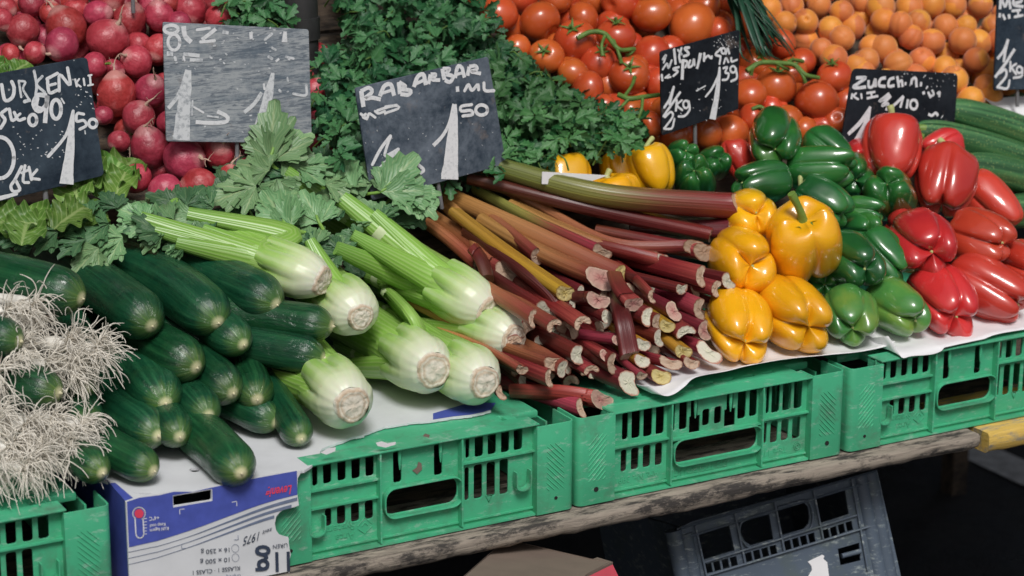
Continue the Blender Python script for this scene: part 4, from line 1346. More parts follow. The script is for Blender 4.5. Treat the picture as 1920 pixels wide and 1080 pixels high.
# ------------------------------------------------------------------ cucumbers
def cucumber(tip, back, rpx, label, Y, sag=0.0, Lmin=.26, curve_=0.0, seed=0, blunt=.8):
    """tip and back as photo pixels; Y is the tip's depth; the body runs back into the heap"""
    k = mpp(V(*tip, Y)); r = rpx * k * .98
    T_ = V(*tip, Y)
    B_ = back if len(back) == 3 and not isinstance(back, tuple) else None
    # direction: the back pixel is read at a depth that keeps the axis level or slightly raised
    d = np.array(back[:2], float) - np.array(tip, float)
    best = None
    for yb in np.linspace(Y + .01, Y + .34, 60):
        q = V(*back[:2], yb)
        sl = (q[2] - T_[2]) / max(np.linalg.norm((q - T_)[:2]), 1e-4)
        e = abs(sl - (back[2] if len(back) > 2 else .10))
        if best is None or e < best[0]: best = (e, q)
    u = nrm(best[1] - T_)
    L = max(np.linalg.norm(best[1] - T_), Lmin)
    rg = np.random.default_rng(seed + int(tip[0] * 3 + tip[1]))
    side = nrm(np.cross(u, [0, 0, 1]))
    n = 56
    s = np.linspace(0, 1, n)
    s = .5 - .5 * np.cos(math.pi * s)
    bow = curve_ + rg.uniform(-.016, .016)
    pts = T_ + np.outer(L * (1 - s), u) + np.outer(np.sin(math.pi * s) * bow, side) + np.outer(np.sin(math.pi * s) * rg.uniform(-.003, .005), [0, 0, 1])
    # ends: rounded with a slight point at the blossom tip
    a = np.clip((1 - s) * L / (r * 1.35), 0, 1); b = np.clip(s * L / (r * 1.2), 0, 1)
    prof = (1 - (1 - a) ** 2.1) ** .60 * (1 - (1 - b) ** 2.2) ** .5
    prof *= 1 + .05 * np.sin(s * 5 + rg.uniform(0, 6)) * s * (1 - s) * 4
    M_ = 56
    th = np.linspace(0, 2 * math.pi, M_, endpoint=False)
    pr = np.zeros((n, M_, 2))
    off = rg.uniform(0, 50)
    for i in range(n):
        f = 1 + .034 * np.array([noise.noise((math.cos(t_) * 2.6 + off, math.sin(t_) * 2.6, s[i] * 2.2)) for t_ in th]) + .010 * np.array([noise.noise((math.cos(t_) * 6 + off, math.sin(t_) * 6, s[i] * 9)) for t_ in th])
        pr[i] = circle(M_) * f[:, None]
    root = empty('cucumber', T_, label, 'cucumber', 'cucumbers stacked on the white card')
    mb = MB()
    sweep(mb, pts, np.maximum(prof * r, .0006), pr, (0, 0, 1), 0, (True, True))
    mb.build('skin', M_CUKE, root, True, T_)
    mb = MB()
    sc_ = float(rg.uniform(.55, 1.05))
    tube(mb, [T_ + u * .0015, T_ - u * .0012 * sc_, T_ - u * .0028 * sc_], [.0028 * sc_, .0020 * sc_, .0008], 5, 8)
    mb.build('blossom_scar', M_SCAR, root)
    return root
def CY(px, py, slope=1.5, y0=.035, z0=.02): return S(px, py, slope, y0, z0)[1]
CUKES = [
    ((286, 612), (108, 497, .12), 52, 'top cucumber running back from the gap beside the white roots', .16),
    ((410, 606), (188, 484, .12), 52, 'top cucumber in the middle, between two other long ones', .16),
    ((520, 572), (262, 458, .12), 50, 'top cucumber nearest the upper celery', .175),
    ((156, 560), (-60, 520, .05), 48, 'top cucumber pointing right above the white roots', .15),
    ((370, 690), (225, 585, .08), 49, 'cucumber right under the middle top one, its film crumpled at the tip', .125),
    ((458, 647), (330, 540, .08), 40, 'smaller cucumber tucked under the gap between the two right top ones', .14),
    ((625, 612), (440, 592, .05), 39, 'cucumber pointing right against the celery roots, upper of the pair', .135),
    ((609, 672), (450, 650, .05), 37, 'cucumber pointing right against the celery roots, lower of the pair', .115),
    ((311, 757), (190, 630, .08), 50, 'fat cucumber in the second layer below the left long one', .105),
    ((438, 738), (350, 640, .08), 42, 'cucumber end in the middle of the stack with a starry yellow tip', .105),
    ((483, 750), (450, 610, .10), 41, 'cucumber pointing down towards the celery at the bottom', .10),
    ((160, 732), (148, 590, .10), 42, 'cucumber pointing down behind the stray white roots', .12),
    ((113, 737), (-40, 700, .05), 44, 'cucumber between the two bunches of white roots', .085),
    ((168, 798), (110, 720, .06), 36, 'cucumber half hidden right of the lower white roots', .085),
    ((298, 818), (165, 720, .06), 43, 'cucumber with a stubby pale stem tip in the lower left of the stack', .075),
    ((392, 780), (300, 690, .06), 40, 'cucumber in the second layer from the card, above the starry shortest one', .085),
    ((338, 820), (250, 750, .05), 38, 'short cucumber in the lower middle with a round yellow tip', .06),
    ((453, 888), (330, 790, .02), 47, 'fat cucumber lying at the front on the white card', 'z.023'),
    ((520, 793), (390, 735, .12), 36, 'cucumber on the card right behind the fat front one', 'z.026'),
    ((566, 824), (498, 730, .14), 33, 'slim rightmost cucumber on the card beside the lowest celery', 'z.020'),
    ((290, 884), (170, 820, .10), 38, 'cucumber on the card at the left corner of the box', 'z.024'),
    ((194, 888), (120, 810, .06), 36, 'lowest left cucumber under the tips of the white roots', 'z.030'),
    ((60, 840), (-70, 770, .04), 40, 'cucumber hidden behind the lower white roots', .10),
    ((40, 640), (-110, 600, .04), 40, 'cucumber hidden behind the upper white roots', .12),
]
for i, (tp_, bk, rp, lb, Y) in enumerate(CUKES):
    if isinstance(Y, str): Y = float(G(*tp_, float(Y[1:]))[1])
    cucumber(tp_, bk, rp, lb, Y, seed=i)

# ------------------------------------------------------------------ courgettes
def courgette(a, b, rpx, Ya, Yb, label, stalk=True, dz=0):
    A_, B_ = V(*a, Ya), V(*b, Yb)
    r = rpx * mpp(A_)
    n = 40; s = np.linspace(0, 1, n); s = .5 - .5 * np.cos(math.pi * s)
    u = B_ - A_
    pts = A_ + np.outer(s, u) + np.outer(np.sin(math.pi * s) * .008, [0, 0, 1])
    L = np.linalg.norm(u)
    aa = np.clip(s * L / (r * .9), 0, 1); bb = np.clip((1 - s) * L / r, 0, 1)
    prof = (.55 + .45 * (1 - (1 - np.clip(s * L / (r * 3.2), 0, 1)) ** 2)) * (1 - (1 - aa) ** 3) ** .5 * (1 - (1 - bb) ** 2) ** .5
    M_ = 48; th = np.linspace(0, 2 * math.pi, M_, endpoint=False)
    pr = circle(M_) * (1 + .022 * np.cos(th * 8) + .01 * np.cos(th * 3 + a[0]))[:, None]
    root = empty('courgette', A_, label, 'courgette', 'courgettes right of the red peppers')
    mb = MB(); sweep(mb, pts, np.maximum(prof * r, .001), pr, (0, 0, 1), 0, (True, True))
    mb.build('skin', M_ZUKE, root, True, A_)
    if stalk:
        mb = MB(); d = nrm(u)
        p5 = np.array([(math.cos(t_) * (1 + .14 * math.cos(5 * t_)), math.sin(t_) * (1 + .14 * math.cos(5 * t_))) for t_ in np.linspace(0, 2 * math.pi, 20, endpoint=False)])
        sweep(mb, smooth_path([A_ + d * .012, A_ - d * .004, A_ - d * .022 + [0, 0, .003]], 8), np.array([.72, .62, .5, .45, .42, .42, .44, .42]) * r, p5, (0, 0, 1), 0, (False, True))
        mb.build('stalk', M_STEM, root)
    return root
courgette((1755, 200), (2010, 285), 27, .37, .34, 'topmost courgette below the white paper, its stalk over the price sign')
courgette((1712, 242), (2000, 328), 27, .345, .335, 'courgette in the middle with a yellow stalk above the red peppers')
courgette((1800, 306), (2010, 372), 30, .315, .315, 'speckled courgette without a stalk above the long red pepper', False)
courgette((1850, 400), (2050, 410), 34, .30, .30, 'courgette in the shade at the right behind the long red pepper', False)
courgette((1880, 180), (2080, 215), 26, .50, .50, 'courgette glimpsed at the right edge behind the topmost one', False)

# ------------------------------------------------------------------ leaves
def blade(mb, base, d, nrm_, L, W, teeth=5, cup=.2, droop=.15, wav=.0, rg=RNG, sub=1, deep=.28, mi=0, peak=.45):
    """one serrated blade: midrib strip with toothed margins, folded along the midrib and drooping at its tip"""
    side = nrm(np.cross(d, nrm_)); up = nrm(np.cross(side, d))
    n = teeth * 2 + 2
    mid, lf, rt = [], [], []
    ph = rg.uniform(0, 6)
    for i in range(n + 1):
        t_ = i / n
        env = (t_ / peak) ** .75 if t_ < peak else ((1 - t_) / (1 - peak)) ** .85
        env = max(env, .04 if 0 < t_ < 1 else (.03 if t_ == 0 else .0))
        w = W * env * (1.0 if i % 2 else 1 - deep)
        sh_ = (.06 * L if i % 2 else -.01 * L) if 0 < i < n else 0
        c = base + d * (L * t_) - up * (L * droop * t_ * t_)
        lift = up * (w * cup) + up * (wav * L * math.sin(t_ * 9 + ph))
        lift2 = up * (w * cup) + up * (wav * L * math.sin(t_ * 8 + ph + 2))
        mid.append(c); lf.append(c - side * w + d * sh_ + lift); rt.append(c + side * w + d * sh_ + lift2)
    P, F, UV = [], [], []
    for i in range(n + 1):
        hl = .5 * (mid[i] + lf[i]) - up * (W * .05); hr_ = .5 * (mid[i] + rt[i]) - up * (W * .05)
        P += [lf[i], hl, mid[i], hr_, rt[i]]
        UV += [(0, i / n), (.25, i / n), (.5, i / n), (.75, i / n), (1, i / n)]
    for i in range(n):
        for k in range(4):
            a = i * 5 + k
            F.append((a, a + 1, a + 6, a + 5))
    mb.add(np.array(P), F, mi, np.array(UV))

def compound_leaf(mb, base, d, n_, L, rg, mi=0, lobes=3, spread=48, W=.30, wav=.02, teeth=4):
    angs = {3: (0, -spread, spread), 5: (0, -spread * .75, spread * .75, -spread * 1.45, spread * 1.45), 1: (0,)}[lobes]
    side = nrm(np.cross(d, n_))
    for k, a in enumerate(angs):
        aa = R(a + rg.uniform(-8, 8))
        dd = nrm(d * math.cos(aa) + side * math.sin(aa))
        l_ = L * (1 if k == 0 else (.80 if k < 3 else .58)) * rg.uniform(.9, 1.1)
        nn = nrm(n_ + RNG.normal(0, .10, 3))
        b0 = base + n_ * (L * .006 * k)
        # each lobe is itself cut into three toothed points
        blade(mb, b0, dd, nn, l_, l_ * W, teeth, rg.uniform(.1, .35), rg.uniform(.05, .25), wav, rg, mi=mi, peak=.52)
        for s in (-1, 1):
            a2 = aa + s * R(30)
            d2 = nrm(d * math.cos(a2) + side * math.sin(a2))
            blade(mb, b0 + dd * l_ * .16 - n_ * L * .003, d2, nn, l_ * .66, l_ * W * .55, max(teeth - 1, 2), .2, .15, wav, rg, mi=mi, peak=.55)

# ------------------------------------------------------------------ celery
CEL_G = 'celery bunches between cucumbers and rhubarb'
CELERY = {}
def u_prof(M_=26, open_=.5):
    pts = []
    for k in range(M_):
        a = 2 * math.pi * k / M_
        x, y = math.cos(a), math.sin(a)
        dent = math.exp(-((a - math.pi / 2) / .75) ** 2)
        y = y * .72 - open_ * dent
        rb = 1 + .035 * math.cos(a * 13)
        pts.append((x * rb, y * rb))
    return np.array(pts)
def celery(name_label, root_px, Y, backs, r_root, r_bulb, axis_back, seed, blen=.095):
    blen *= .78
    """root disc centre in pixels at depth Y, the axis running back through axis_back; backs lists stalk ends (px, py, Y, width px, cut?)"""
    rg = np.random.default_rng(seed)
    c = V(*root_px, Y); k = mpp(c)
    ax = nrm(V(axis_back[0], axis_back[1], axis_back[2]) - c)
    root = empty('celery_bunch', c, name_label, 'celery', CEL_G)
    Mx = look_basis(ax, rg.uniform(0, 6))
    rr, rb = r_root * k, r_bulb * k
    n, M_ = 34, 84
    t_ = np.linspace(0, 1, n)
    rad = np.interp(t_, [0, .05, .14, .28, .5, .78, 1], [rr * .97, rr * 1.16, rb * .75, rb * .88, rb * .97, rb, rb * .98])
    ns = max(len(backs), 6)
    P = np.zeros((n, M_, 3)); cy = np.zeros((n, M_, 3))
    th = np.linspace(0, 2 * math.pi, M_, endpoint=False)
    ph = rg.uniform(0, 6)
    for i in range(n):
        for j, a in enumerate(th):
            lobe = abs(math.cos(a * ns / 2 + ph + .45 * math.sin(a + ph))) ** .5
            f = 1 - (1 - lobe) * .42 * min(1, t_[i] * 1.05) ** 1.5 + .030 * math.cos(a * 2 + ph) + .03 * fbm((math.cos(a) * 2 + seed, math.sin(a) * 2, t_[i] * 2), 2)
            P[i, j] = (rad[i] * f * math.cos(a), rad[i] * f * math.sin(a), blen * t_[i] ** 1.0)
            cy[i, j] = (math.cos(a), math.sin(a), blen * t_[i])
    P = P @ Mx.T + c
    mb = MB()
    mb.grid(P, True, 0, np.dstack([np.tile(np.linspace(0, 1, M_, endpoint=False), (n, 1)), np.tile(t_[:, None], (1, M_))]), cy, flip=True)
    mb.add(P[-1], [tuple(range(M_))[::-1]], 0, np.tile([0, 1.0], (M_, 1)))
    mb.build('base', M_CELB, root, True, None)
    # root cut: a rough domed disc with a brown ring
    mb = MB()
    nr = 12
    Q = np.zeros((nr, M_, 3)); UVq = np.zeros((nr, M_, 2))
    for i in range(nr):
        f = i / (nr - 1)
        for j, a in enumerate(th):
            bumpy = .0016 * fbm((math.cos(a) * f * 3 + seed, math.sin(a) * f * 3, seed), 3)
            e = 1 + .04 * math.sin(a * 3 + ph) + .02 * math.sin(a * 7)
            Q[i, j] = (rr * f * e * math.cos(a), rr * f * e * math.sin(a), -.0022 - .003 * (1 - f * f) + bumpy + .003 * (f > .95) - .0012 * math.exp(-((f - .82) / .07) ** 2))
            UVq[i, j] = (j / M_, f)
    mb.grid(Q @ Mx.T + c, True, 0, UVq)
    mb.build('root_cut', M_CELR, root)
    # stalks: the ones whose far ends show, then the rest of the bundle round the axis
    backs = list(backs)
    La = np.linalg.norm(V(*axis_back) - c) * 1.08
    for q in range(9):
        a_ = 2 * math.pi * q / 9 + rg.uniform(-.2, .2)
        rad_ = rb * (.72 if q % 2 else .45)
        backs.append((None, c + ax * La * rg.uniform(.85, 1.12) + Mx @ np.array([math.cos(a_), math.sin(a_), 0]) * rad_ * 1.15, rb * .34, a_))
    for q, bk in enumerate(backs):
        if bk[0] is None:
            bk = (bk[1], bk[2], bk[3])
            e, w1, a0_ = bk
            dirv = Mx @ np.array([math.cos(a0_), math.sin(a0_), 0])
            p0 = c + ax * blen * .40 + dirv * rb * .40; p1 = c + ax * blen * 1.05 + dirv * rb * .56; p2 = c + ax * La * .45 + dirv * rb * .60
            path = smooth_path([p0, p1, p2, e], 30)
            wr = np.interp(np.linspace(0, 1, 30), [0, .15, .55, 1], [rb * .42, rb * .46, rb * .40, w1])
            mb = MB(); sweep(mb, path, np.c_[wr, wr * .8], u_prof(), -dirv, 0, (False, True))
            mb.build('stalk', M_CEL, root)
            if root_px[1] < 610 and c[2] > .05:         # leaves at the far end
                for _ in range(2):
                    d_ = nrm(ax + rg.normal(0, .3, 3)); n_ = nrm(cdir(rg.normal(0, .25), .6, .8)); d_ = nrm(d_ - n_ * float(d_ @ n_))
                    mb = MB(); compound_leaf(mb, e - ax * .012, d_, n_, float(rg.uniform(52, 80)) * k, rg, 0, 3, 46, .36, .03, 4)
                    mb.build('leaf', (M_CLEAF, M_CLEAF2, M_CLEAF2)[q % 3], root, True, e)
            continue
        e = V(bk[0], bk[1], min(bk[2], B(bk[0], bk[1])[1] - .05) if bk[1] < 470 else bk[2]); w1 = bk[3] * mpp(e) / 2
        loc = Mx.T @ (e - c)
        ang = math.atan2(loc[1], loc[0]) if np.hypot(loc[0], loc[1]) > .012 else q * 2.4
        # every stalk leaves the base where its far end lies, seen along the axis
        ang = bk[4] if len(bk) > 4 and bk[4] is not None else ang
        dirv = Mx @ np.array([math.cos(ang), math.sin(ang), 0])
        p0 = c + ax * (blen * .38) + dirv * rb * .44
        p1 = c + ax * (blen * 1.0) + dirv * rb * .66
        mids = [np.array(V(*m_)) for m_ in (bk[5] if len(bk) > 5 else [])]
        path = smooth_path([p0, p1, *mids, e], 34)
        w0 = rb * .50
        wr = np.interp(np.linspace(0, 1, 34), [0, .25, .6, 1], [w0, w0 * .95, (w0 + w1) / 2 * 1.1, w1 * 1.1])
        mb = MB()
        upv = -dirv
        sweep(mb, path, np.c_[wr, wr * np.interp(np.linspace(0, 1, 34), [0, .3, 1], [.8, .8, .9])], u_prof(), upv, 0, (False, True))
        st = mb.build('stalk', M_CEL, root)
        if bk[1] < 470:
            dv = nrm(e - path[-3])
            for _ in range(2):
                d_ = nrm(dv + rg.normal(0, .28, 3)); n_ = nrm(cdir(rg.normal(0, .25), .6, .8)); d_ = nrm(d_ - n_ * float(d_ @ n_))
                mb = MB(); compound_leaf(mb, e - dv * .012, d_, n_, float(rg.uniform(50, 76)) * k, rg, 0, 3, 46, .36, .03, 4)
                mb.build('leaf', (M_CLEAF, M_CLEAF2)[_ % 2], root, True, e)
        if np.linalg.norm(e - p1) > .15:
            mb = MB()
            i_ = 23
            sweep(mb, path[i_ - 1:i_ + 2], np.array([wr[i_] * 1.0, wr[i_] * 1.05, wr[i_] * 1.0])[:, None] * [1, .86], u_prof(), upv, 0)
            mb.build('node', M_NODE, st)
    CELERY[name_label] = root
    return root
z5 = lambda x, y: (600 + x / 2.348, 340 + y / 2.348)
e1 = celery('celery bunch on top of the cucumbers, shortest and furthest left', (603, 527), .20,
            [(262, 412, .40, 30), (352, 400, .42, 26, None, [(540, 440, .27)]), (330, 455, .38, 22), (290, 432, .40, 18), (420, 470, .36, 22), (380, 430, .42, 20), (450, 480, .33, 20)], 30, 55, (330, 425, .38), 1, .10)
e4 = celery('long celery bunch lying on top, its stalks crossing towards the grey signs', z5(738, 572), .17,
            [(535, 322, .47, 26, None, [(690, 425, .33)]), (640, 372, .46, 30), (630, 465, .40, 24, None, [(760, 520, .27)]), (640, 500, .38, 22), (700, 400, .44, 22), (660, 440, .42, 20)], 30, 58, (620, 410, .44), 2, .10)
e3 = celery('celery bunch with its root beside the upper right cucumber', z5(178, 598), .16,
            [(560, 470, .40, 24), (520, 520, .36, 24), (600, 480, .42, 22), (540, 500, .40, 22), (580, 450, .44, 20), (500, 500, .38, 20)], 27, 57, (560, 500, .36), 3, .09)
e5 = celery('thick celery bunch in the lower middle with a wide open stalk', z5(500, 832), .085,
            [(640, 650, .33, 34), (705, 530, .36, 30, None, [(770, 600, .17)]), (660, 590, .38, 34), (620, 690, .28, 26), (640, 620, .38, 22), (690, 560, .38, 22)], 36, 64, (650, 600, .36), 4, .11)
e6 = celery('celery bunch whose root touches the rhubarb, under the long one', z5(852, 694), .125,
            [(760, 560, .36, 24), (720, 590, .36, 24), (780, 530, .38, 22), (740, 560, .38, 22), (700, 600, .34, 22), (800, 560, .36, 20)], 28, 54, (760, 560, .36), 5, .09)
e7 = celery('celery bunch lowest on the right with its root above the crate rim', z5(722, 885), .05,
            [(720, 640, .30, 26), (750, 600, .32, 26), (700, 660, .28, 24), (770, 620, .32, 24), (740, 640, .32, 22), (690, 680, .26, 22)], 32, 60, (730, 620, .32), 6, .09)
e8 = celery('celery bunch lowest on the left with its root on the card beside the slim cucumber', z5(140, 985), .035,
            [(545, 690, .20, 34), (520, 720, .18, 30), (580, 650, .25, 30), (530, 660, .25, 26), (560, 640, .26, 24), (500, 700, .20, 24)], 36, 66, (555, 670, .22), 7, .10)

# leaves of the celery: each a leaf on its own stem, a part of its bunch
def cleaf(px, py, Y, ang, lpx, owner, tilt=(0, .35, 1), mat=None, lobes=3, W=.34, stem=None, wav=.03, teeth=4, spread=46):
    b = V(px, py, min(Y, B(px, py)[1] - (.012 if mat is not None and px > 400 else .055)) if py < 470 else Y)
    k = mpp(b)
    rg = np.random.default_rng(int(px * 5 + py))
    d = CR * math.cos(R(ang)) + CU * math.sin(R(ang))
    n_ = nrm(CR * tilt[0] + CU * tilt[1] - CF * tilt[2])
    d = nrm(d - n_ * float(d @ n_))
    mb = MB()
    compound_leaf(mb, b, d, n_, lpx * k, rg, 0, lobes, spread, W, wav, teeth)
    o = mb.build('leaf', mat or M_CLEAF, owner, True, b)
    if stem:
        mb = MB()
        p = smooth_path([V(s[0], s[1], min(s[2], B(s[0], s[1])[1] - .03)) for s in stem] + [b, b + d * lpx * k * .25], 18)
        sweep(mb, p, np.interp(np.linspace(0, 1, 18), [0, 1], [.0032, .0018]), circle(10), CU, 0)
        mb.build('leaf_stem', M_CEL, o)
    return o
e = e1
cleaf(325, 412, .43, 165, 95, e, (-.1, .75, .6), W=.42)
cleaf(250, 400, .40, 250, 62, e, (-.2, .2, 1), W=.40, lobes=1)
cleaf(205, 420, .41, 195, 90, e, (0, .7, .6), M_CLEAF2)
cleaf(230, 445, .395, 215, 95, e, (0, .6, .7))
cleaf(170, 410, .43, 150, 85, e, (.1, .6, .7), M_CLEAF2)
cleaf(160, 450, .40, 180, 85, e, (0, .8, .5), M_CLEAF2)
cleaf(185, 465, .40, 235, 70, e, (-.2, .4, .9))
cleaf(110, 435, .42, 190, 90, e, (0, .7, .6), M_CLEAF2)
cleaf(90, 470, .41, 200, 85, e, (0, .7, .6), M_CLEAF2)
cleaf(60, 440, .43, 170, 80, e, (0, .7, .6), M_CLEAF2)
cleaf(350, 385, .45, 60, 60, e, (.2, .6, .8), M_CLEAF2)
cleaf(220, 390, .44, 120, 55, e, (.1, .6, .8), M_CLEAF2)
cleaf(30, 480, .42, 210, 90, e, (0, .7, .6), M_CLEAF2)
e = e3
cleaf(545, 430, .40, 130, 100, e, (-.2, .3, 1), W=.42, stem=[(590, 440, .41)])
cleaf(430, 380, .44, 75, 85, e, (.4, .3, .9), M_CLEAF2)
cleaf(470, 400, .44, 95, 100, e, (.3, .5, .8), M_CLEAF2, stem=[(500, 450, .42)])
cleaf(510, 400, .43, 60, 80, e, (0, .6, .8))
cleaf(600, 420, .43, 110, 75, e, (.1, .4, 1), stem=[(625, 460, .40)])
cleaf(620, 490, .36, 100, 60, e, (.2, .3, 1), M_CLEAF2)
cleaf(640, 470, .38, 80, 60, e, (.1, .3, 1), M_CLEAF2)
cleaf(590, 455, .40, 190, 60, e, (.1, .3, 1), M_CLEAF2)
cleaf(700, 480, .36, 150, 70, e, (.1, .5, 1), M_CLEAF2)
cleaf(740, 500, .35, 60, 60, e, (.1, .5, 1), M_CLEAF2)
cleaf(680, 520, .33, 120, 60, e, (.1, .5, 1), M_CLEAF2)
e = e4
cleaf(508, 305, .47, 82, 118, e, (-.15, .1, 1), W=.36, stem=[(535, 330, .465)], spread=40)
cleaf(515, 285, .465, 35, 88, e, (-.1, .5, .9), W=.40)
cleaf(525, 300, .46, 5, 80, e, (.1, .6, .8), W=.36)
cleaf(505, 320, .46, 150, 70, e, (-.2, .4, .9), W=.40)
cleaf(520, 335, .46, -80, 75, e, (-.3, .2, 1), W=.36)
cleaf(560, 330, .47, 40, 70, e, (.2, .5, .8), M_CLEAF2)
cleaf(600, 320, .48, 70, 72, e, (.3, .4, .9), M_CLEAF2)
cleaf(560, 315, .475, 15, 85, e, (0, .7, .7))
cleaf(610, 345, .47, 10, 80, e, (.1, .7, .7))
cleaf(455, 330, .46, 140, 70, e, (.2, .4, .9), M_CLEAF2)
cleaf(480, 350, .455, 200, 90, e, (.1, .5, .9))
cleaf(470, 345, .46, 120, 80, e, (-.1, .5, .9), M_CLEAF2)
cleaf(420, 360, .46, 100, 60, e, (.1, .5, .9), M_CLEAF2)
cleaf(712, 360, .425, 43, 112, e, (.05, .35, 1), W=.40, stem=[(700, 425, .40), (672, 385, .41), (669, 367, .42)], spread=38)
cleaf(665, 365, .42, 120, 88, e, (-.15, .35, 1), W=.40, lobes=1)
cleaf(740, 357, .42, -10, 85, e, (.1, .65, .75), W=.36)
cleaf(700, 345, .44, 150, 80, e, (.1, .6, .8))
cleaf(690, 335, .45, 20, 70, e, (.1, .8, .5))
cleaf(650, 330, .46, 45, 85, e, (.3, .3, 1), M_CLEAF2)
cleaf(640, 345, .46, 80, 65, e, (.1, .4, 1))
cleaf(730, 375, .42, -25, 80, e, (.2, .4, 1), M_CLEAF2, stem=[(715, 405, .41)])
cleaf(760, 385, .42, -60, 60, e, (.2, .4, 1), M_CLEAF2)
cleaf(775, 365, .425, -40, 62, e, (.1, .4, 1))
cleaf(620, 385, .45, 100, 75, e, (.1, .5, 1), M_CLEAF2)
cleaf(590, 370, .46, 70, 75, e, (.1, .5, 1), M_CLEAF2)
cleaf(690, 400, .43, 40, 60, e, (.1, .6, 1), M_CLEAF2)
cleaf(560, 390, .45, 140, 75, e, (.1, .6, 1), M_CLEAF2)
cleaf(450, 420, .43, 160, 80, e, (.1, .6, 1), M_CLEAF2)
cleaf(400, 390, .45, 160, 75, e, (.1, .6, 1), M_CLEAF2)
cleaf(740, 420, .42, 70, 60, e, (.1, .6, 1), M_CLEAF2)

# ------------------------------------------------------------------ rhubarb
def kidney(M_=34, dent=.45, flat=.8, ph=0.0, w=.8):
    o = []
    for k in range(M_):
        a = 2 * math.pi * k / M_
        y = math.sin(a) * flat - dent * math.exp(-((a - math.pi / 2) / w) ** 2)
        rb = 1 + .022 * math.cos(a * 11 + ph)
        o.append((math.cos(a) * rb, y * rb))
    return np.array(o)
RH_G = 'rhubarb stalks in the heap'
def rhubarb(cut, back, rpx, kind, cutk, label, roll=0.0, dent=.45, mids=(), slant=(0, 0), L=.34, flat=.8, seed=None, backcut=None, pile=False):
    """cut: (px,py,Y) of the cut end; back: (px,py,Y), or a (right,up,away) heading"""
    seed = int(cut[0] * 3 + cut[1] * 7) if seed is None else seed
    rg = np.random.default_rng(seed)
    c = V(*cut); r = rpx * (.95 if pile else 1.22) * mpp(c)
    if pile: dent = min(dent + .22, .95)
    if back is None or len(back) == 2:
        hx, hz = back or (rg.uniform(-.5, -.1), rg.uniform(-.02, .12))
        hx = hx * .62 + .16
        e = c + nrm([hx, .9, hz]) * L
    else: e = V(*back)
    m_ = [V(*q) for q in mids]
    n = 26
    path = smooth_path([e] + m_ + [c], n)
    if not m_:
        u = nrm(c - e); sd = nrm(np.cross(u, [0, 0, 1]))
        path = path + np.outer(np.sin(math.pi * np.linspace(0, 1, n)), sd * rg.uniform(-.012, .012) + np.array([0, 0, rg.uniform(-.006, .008)]))
    s = np.linspace(0, 1, n)
    rad = r * np.interp(s, [0, .5, .93, 1], [.80, .92, 1.0, 1.04])
    pr = kidney(34, dent, flat, rg.uniform(0, 6), rg.uniform(.6, .95))
    a = roll
    rot = np.array([[math.cos(a), -math.sin(a)], [math.sin(a), math.cos(a)]])
    pr = pr @ rot.T
    root = empty('rhubarb_stalk', c, label, 'rhubarb', RH_G)
    mb = MB()
    sl = np.array(slant, float) if slant != (0, 0) else rg.uniform(-.35, .35, 2)
    P = sweep(mb, path, rad, pr, (0, 0, 1), 0, (True, False))
    T_ = nrm(path[-1] - path[-2])
    tn = nrm(T_ * rg.uniform(.6, 1.0) - CF * rg.uniform(.25, .75) + CU * rg.uniform(-.1, .35) + rg.normal(0, .12, 3))
    ring = P[-1]; ctr = ring.mean(0)
    off = -((ring - ctr) @ tn) / max(float(T_ @ tn), .38)
    P[-1] = ring + np.outer(off, T_)
    M0 = pr.shape[0]
    mb.v[0][-M0 if True else 0:] = P[-1]
    for back_ in range(2, 5):                               # keep the rings behind the slanted end in order
        o2 = np.minimum(off + .0035 * (back_ - 1) , 0)
        rgp = mb.v[0][-(back_) * M0:-(back_ - 1) * M0]
        lim = off - .004 * (back_ - 1)
        cur = (rgp - ctr) @ T_
        rgp += np.outer(np.minimum(lim - cur, 0), T_)
    mb.build('stalk', M_RH[kind], root, True, c)
    # cut end: a slightly hollow, ragged face
    ring = P[-1]; ctr = ring.mean(0); T_ = nrm(path[-1] - path[-2])
    K = 6
    rows, uv = [], []
    for i in range(K):
        f = 1 - i / (K - 1) * .98
        q = ctr + (ring - ctr) * f
        dz = np.array([.0024 * noise.noise((j * .5, i * 1.3, seed % 97)) for j in range(len(ring))]) - .0012 * (1 - f)
        if i == 0: dz = np.abs(dz) * .4
        rows.append(q + np.outer(dz, T_)); uv.append(np.c_[np.linspace(0, 1, len(ring)), np.full(len(ring), f)])
    mb = MB()
    mb.grid(np.array(rows), True, 0, np.array(uv), flip=True)
    mb.add(rows[-1], [tuple(range(len(ring)))[::-1]], 0, uv[-1])
    mb.build('cut_end', M_CUT[cutk], root, True, ctr)
    if backcut:                         # the far end shows too
        mb = MB(); q = P[0]; mb.add(q, [tuple(range(len(q)))], 0, np.c_[np.zeros(len(q)), np.full(len(q), .5)])
        mb.build('cut_end', M_CUT[backcut], root, False, q.mean(0))
    return root
def RY(px, py): return S(px, py, 1.55, .03, .012)[1]
def rp(x, y, dy=0.0):
    X, Yp = 900 + x / 3.6, 500 + y / 3.6
    return (X, Yp, RY(X, Yp) + dy)
rhubarb((1386, 384, .19), (918, 306, .36), 25, 'green', 'tan', 'longest rhubarb stalk across the top, green turning to red', .2, .25, [(1130, 362, .255)], (.1, .2), flat=.9, backcut='yellow')
rhubarb((1338, 436, .20), (880, 330, .37), 20, 'dark', 'tan', 'dark red rhubarb stalk right under the longest one', .1, .35, [(1100, 385, .27)])
rhubarb((1372, 428, .185), (1180, 420, .26), 17, 'dark', 'white', 'dark rhubarb stalk with a white split end against the yellow peppers', 2.4, .6, slant=(.8, .3))
rhubarb((1300, 460, .165), (880, 316, .385), 15, 'tan', 'tan', 'slender rhubarb stalk curving from the price sign to the right', .4, .3, [(1010, 385, .32), (1150, 455, .22)])
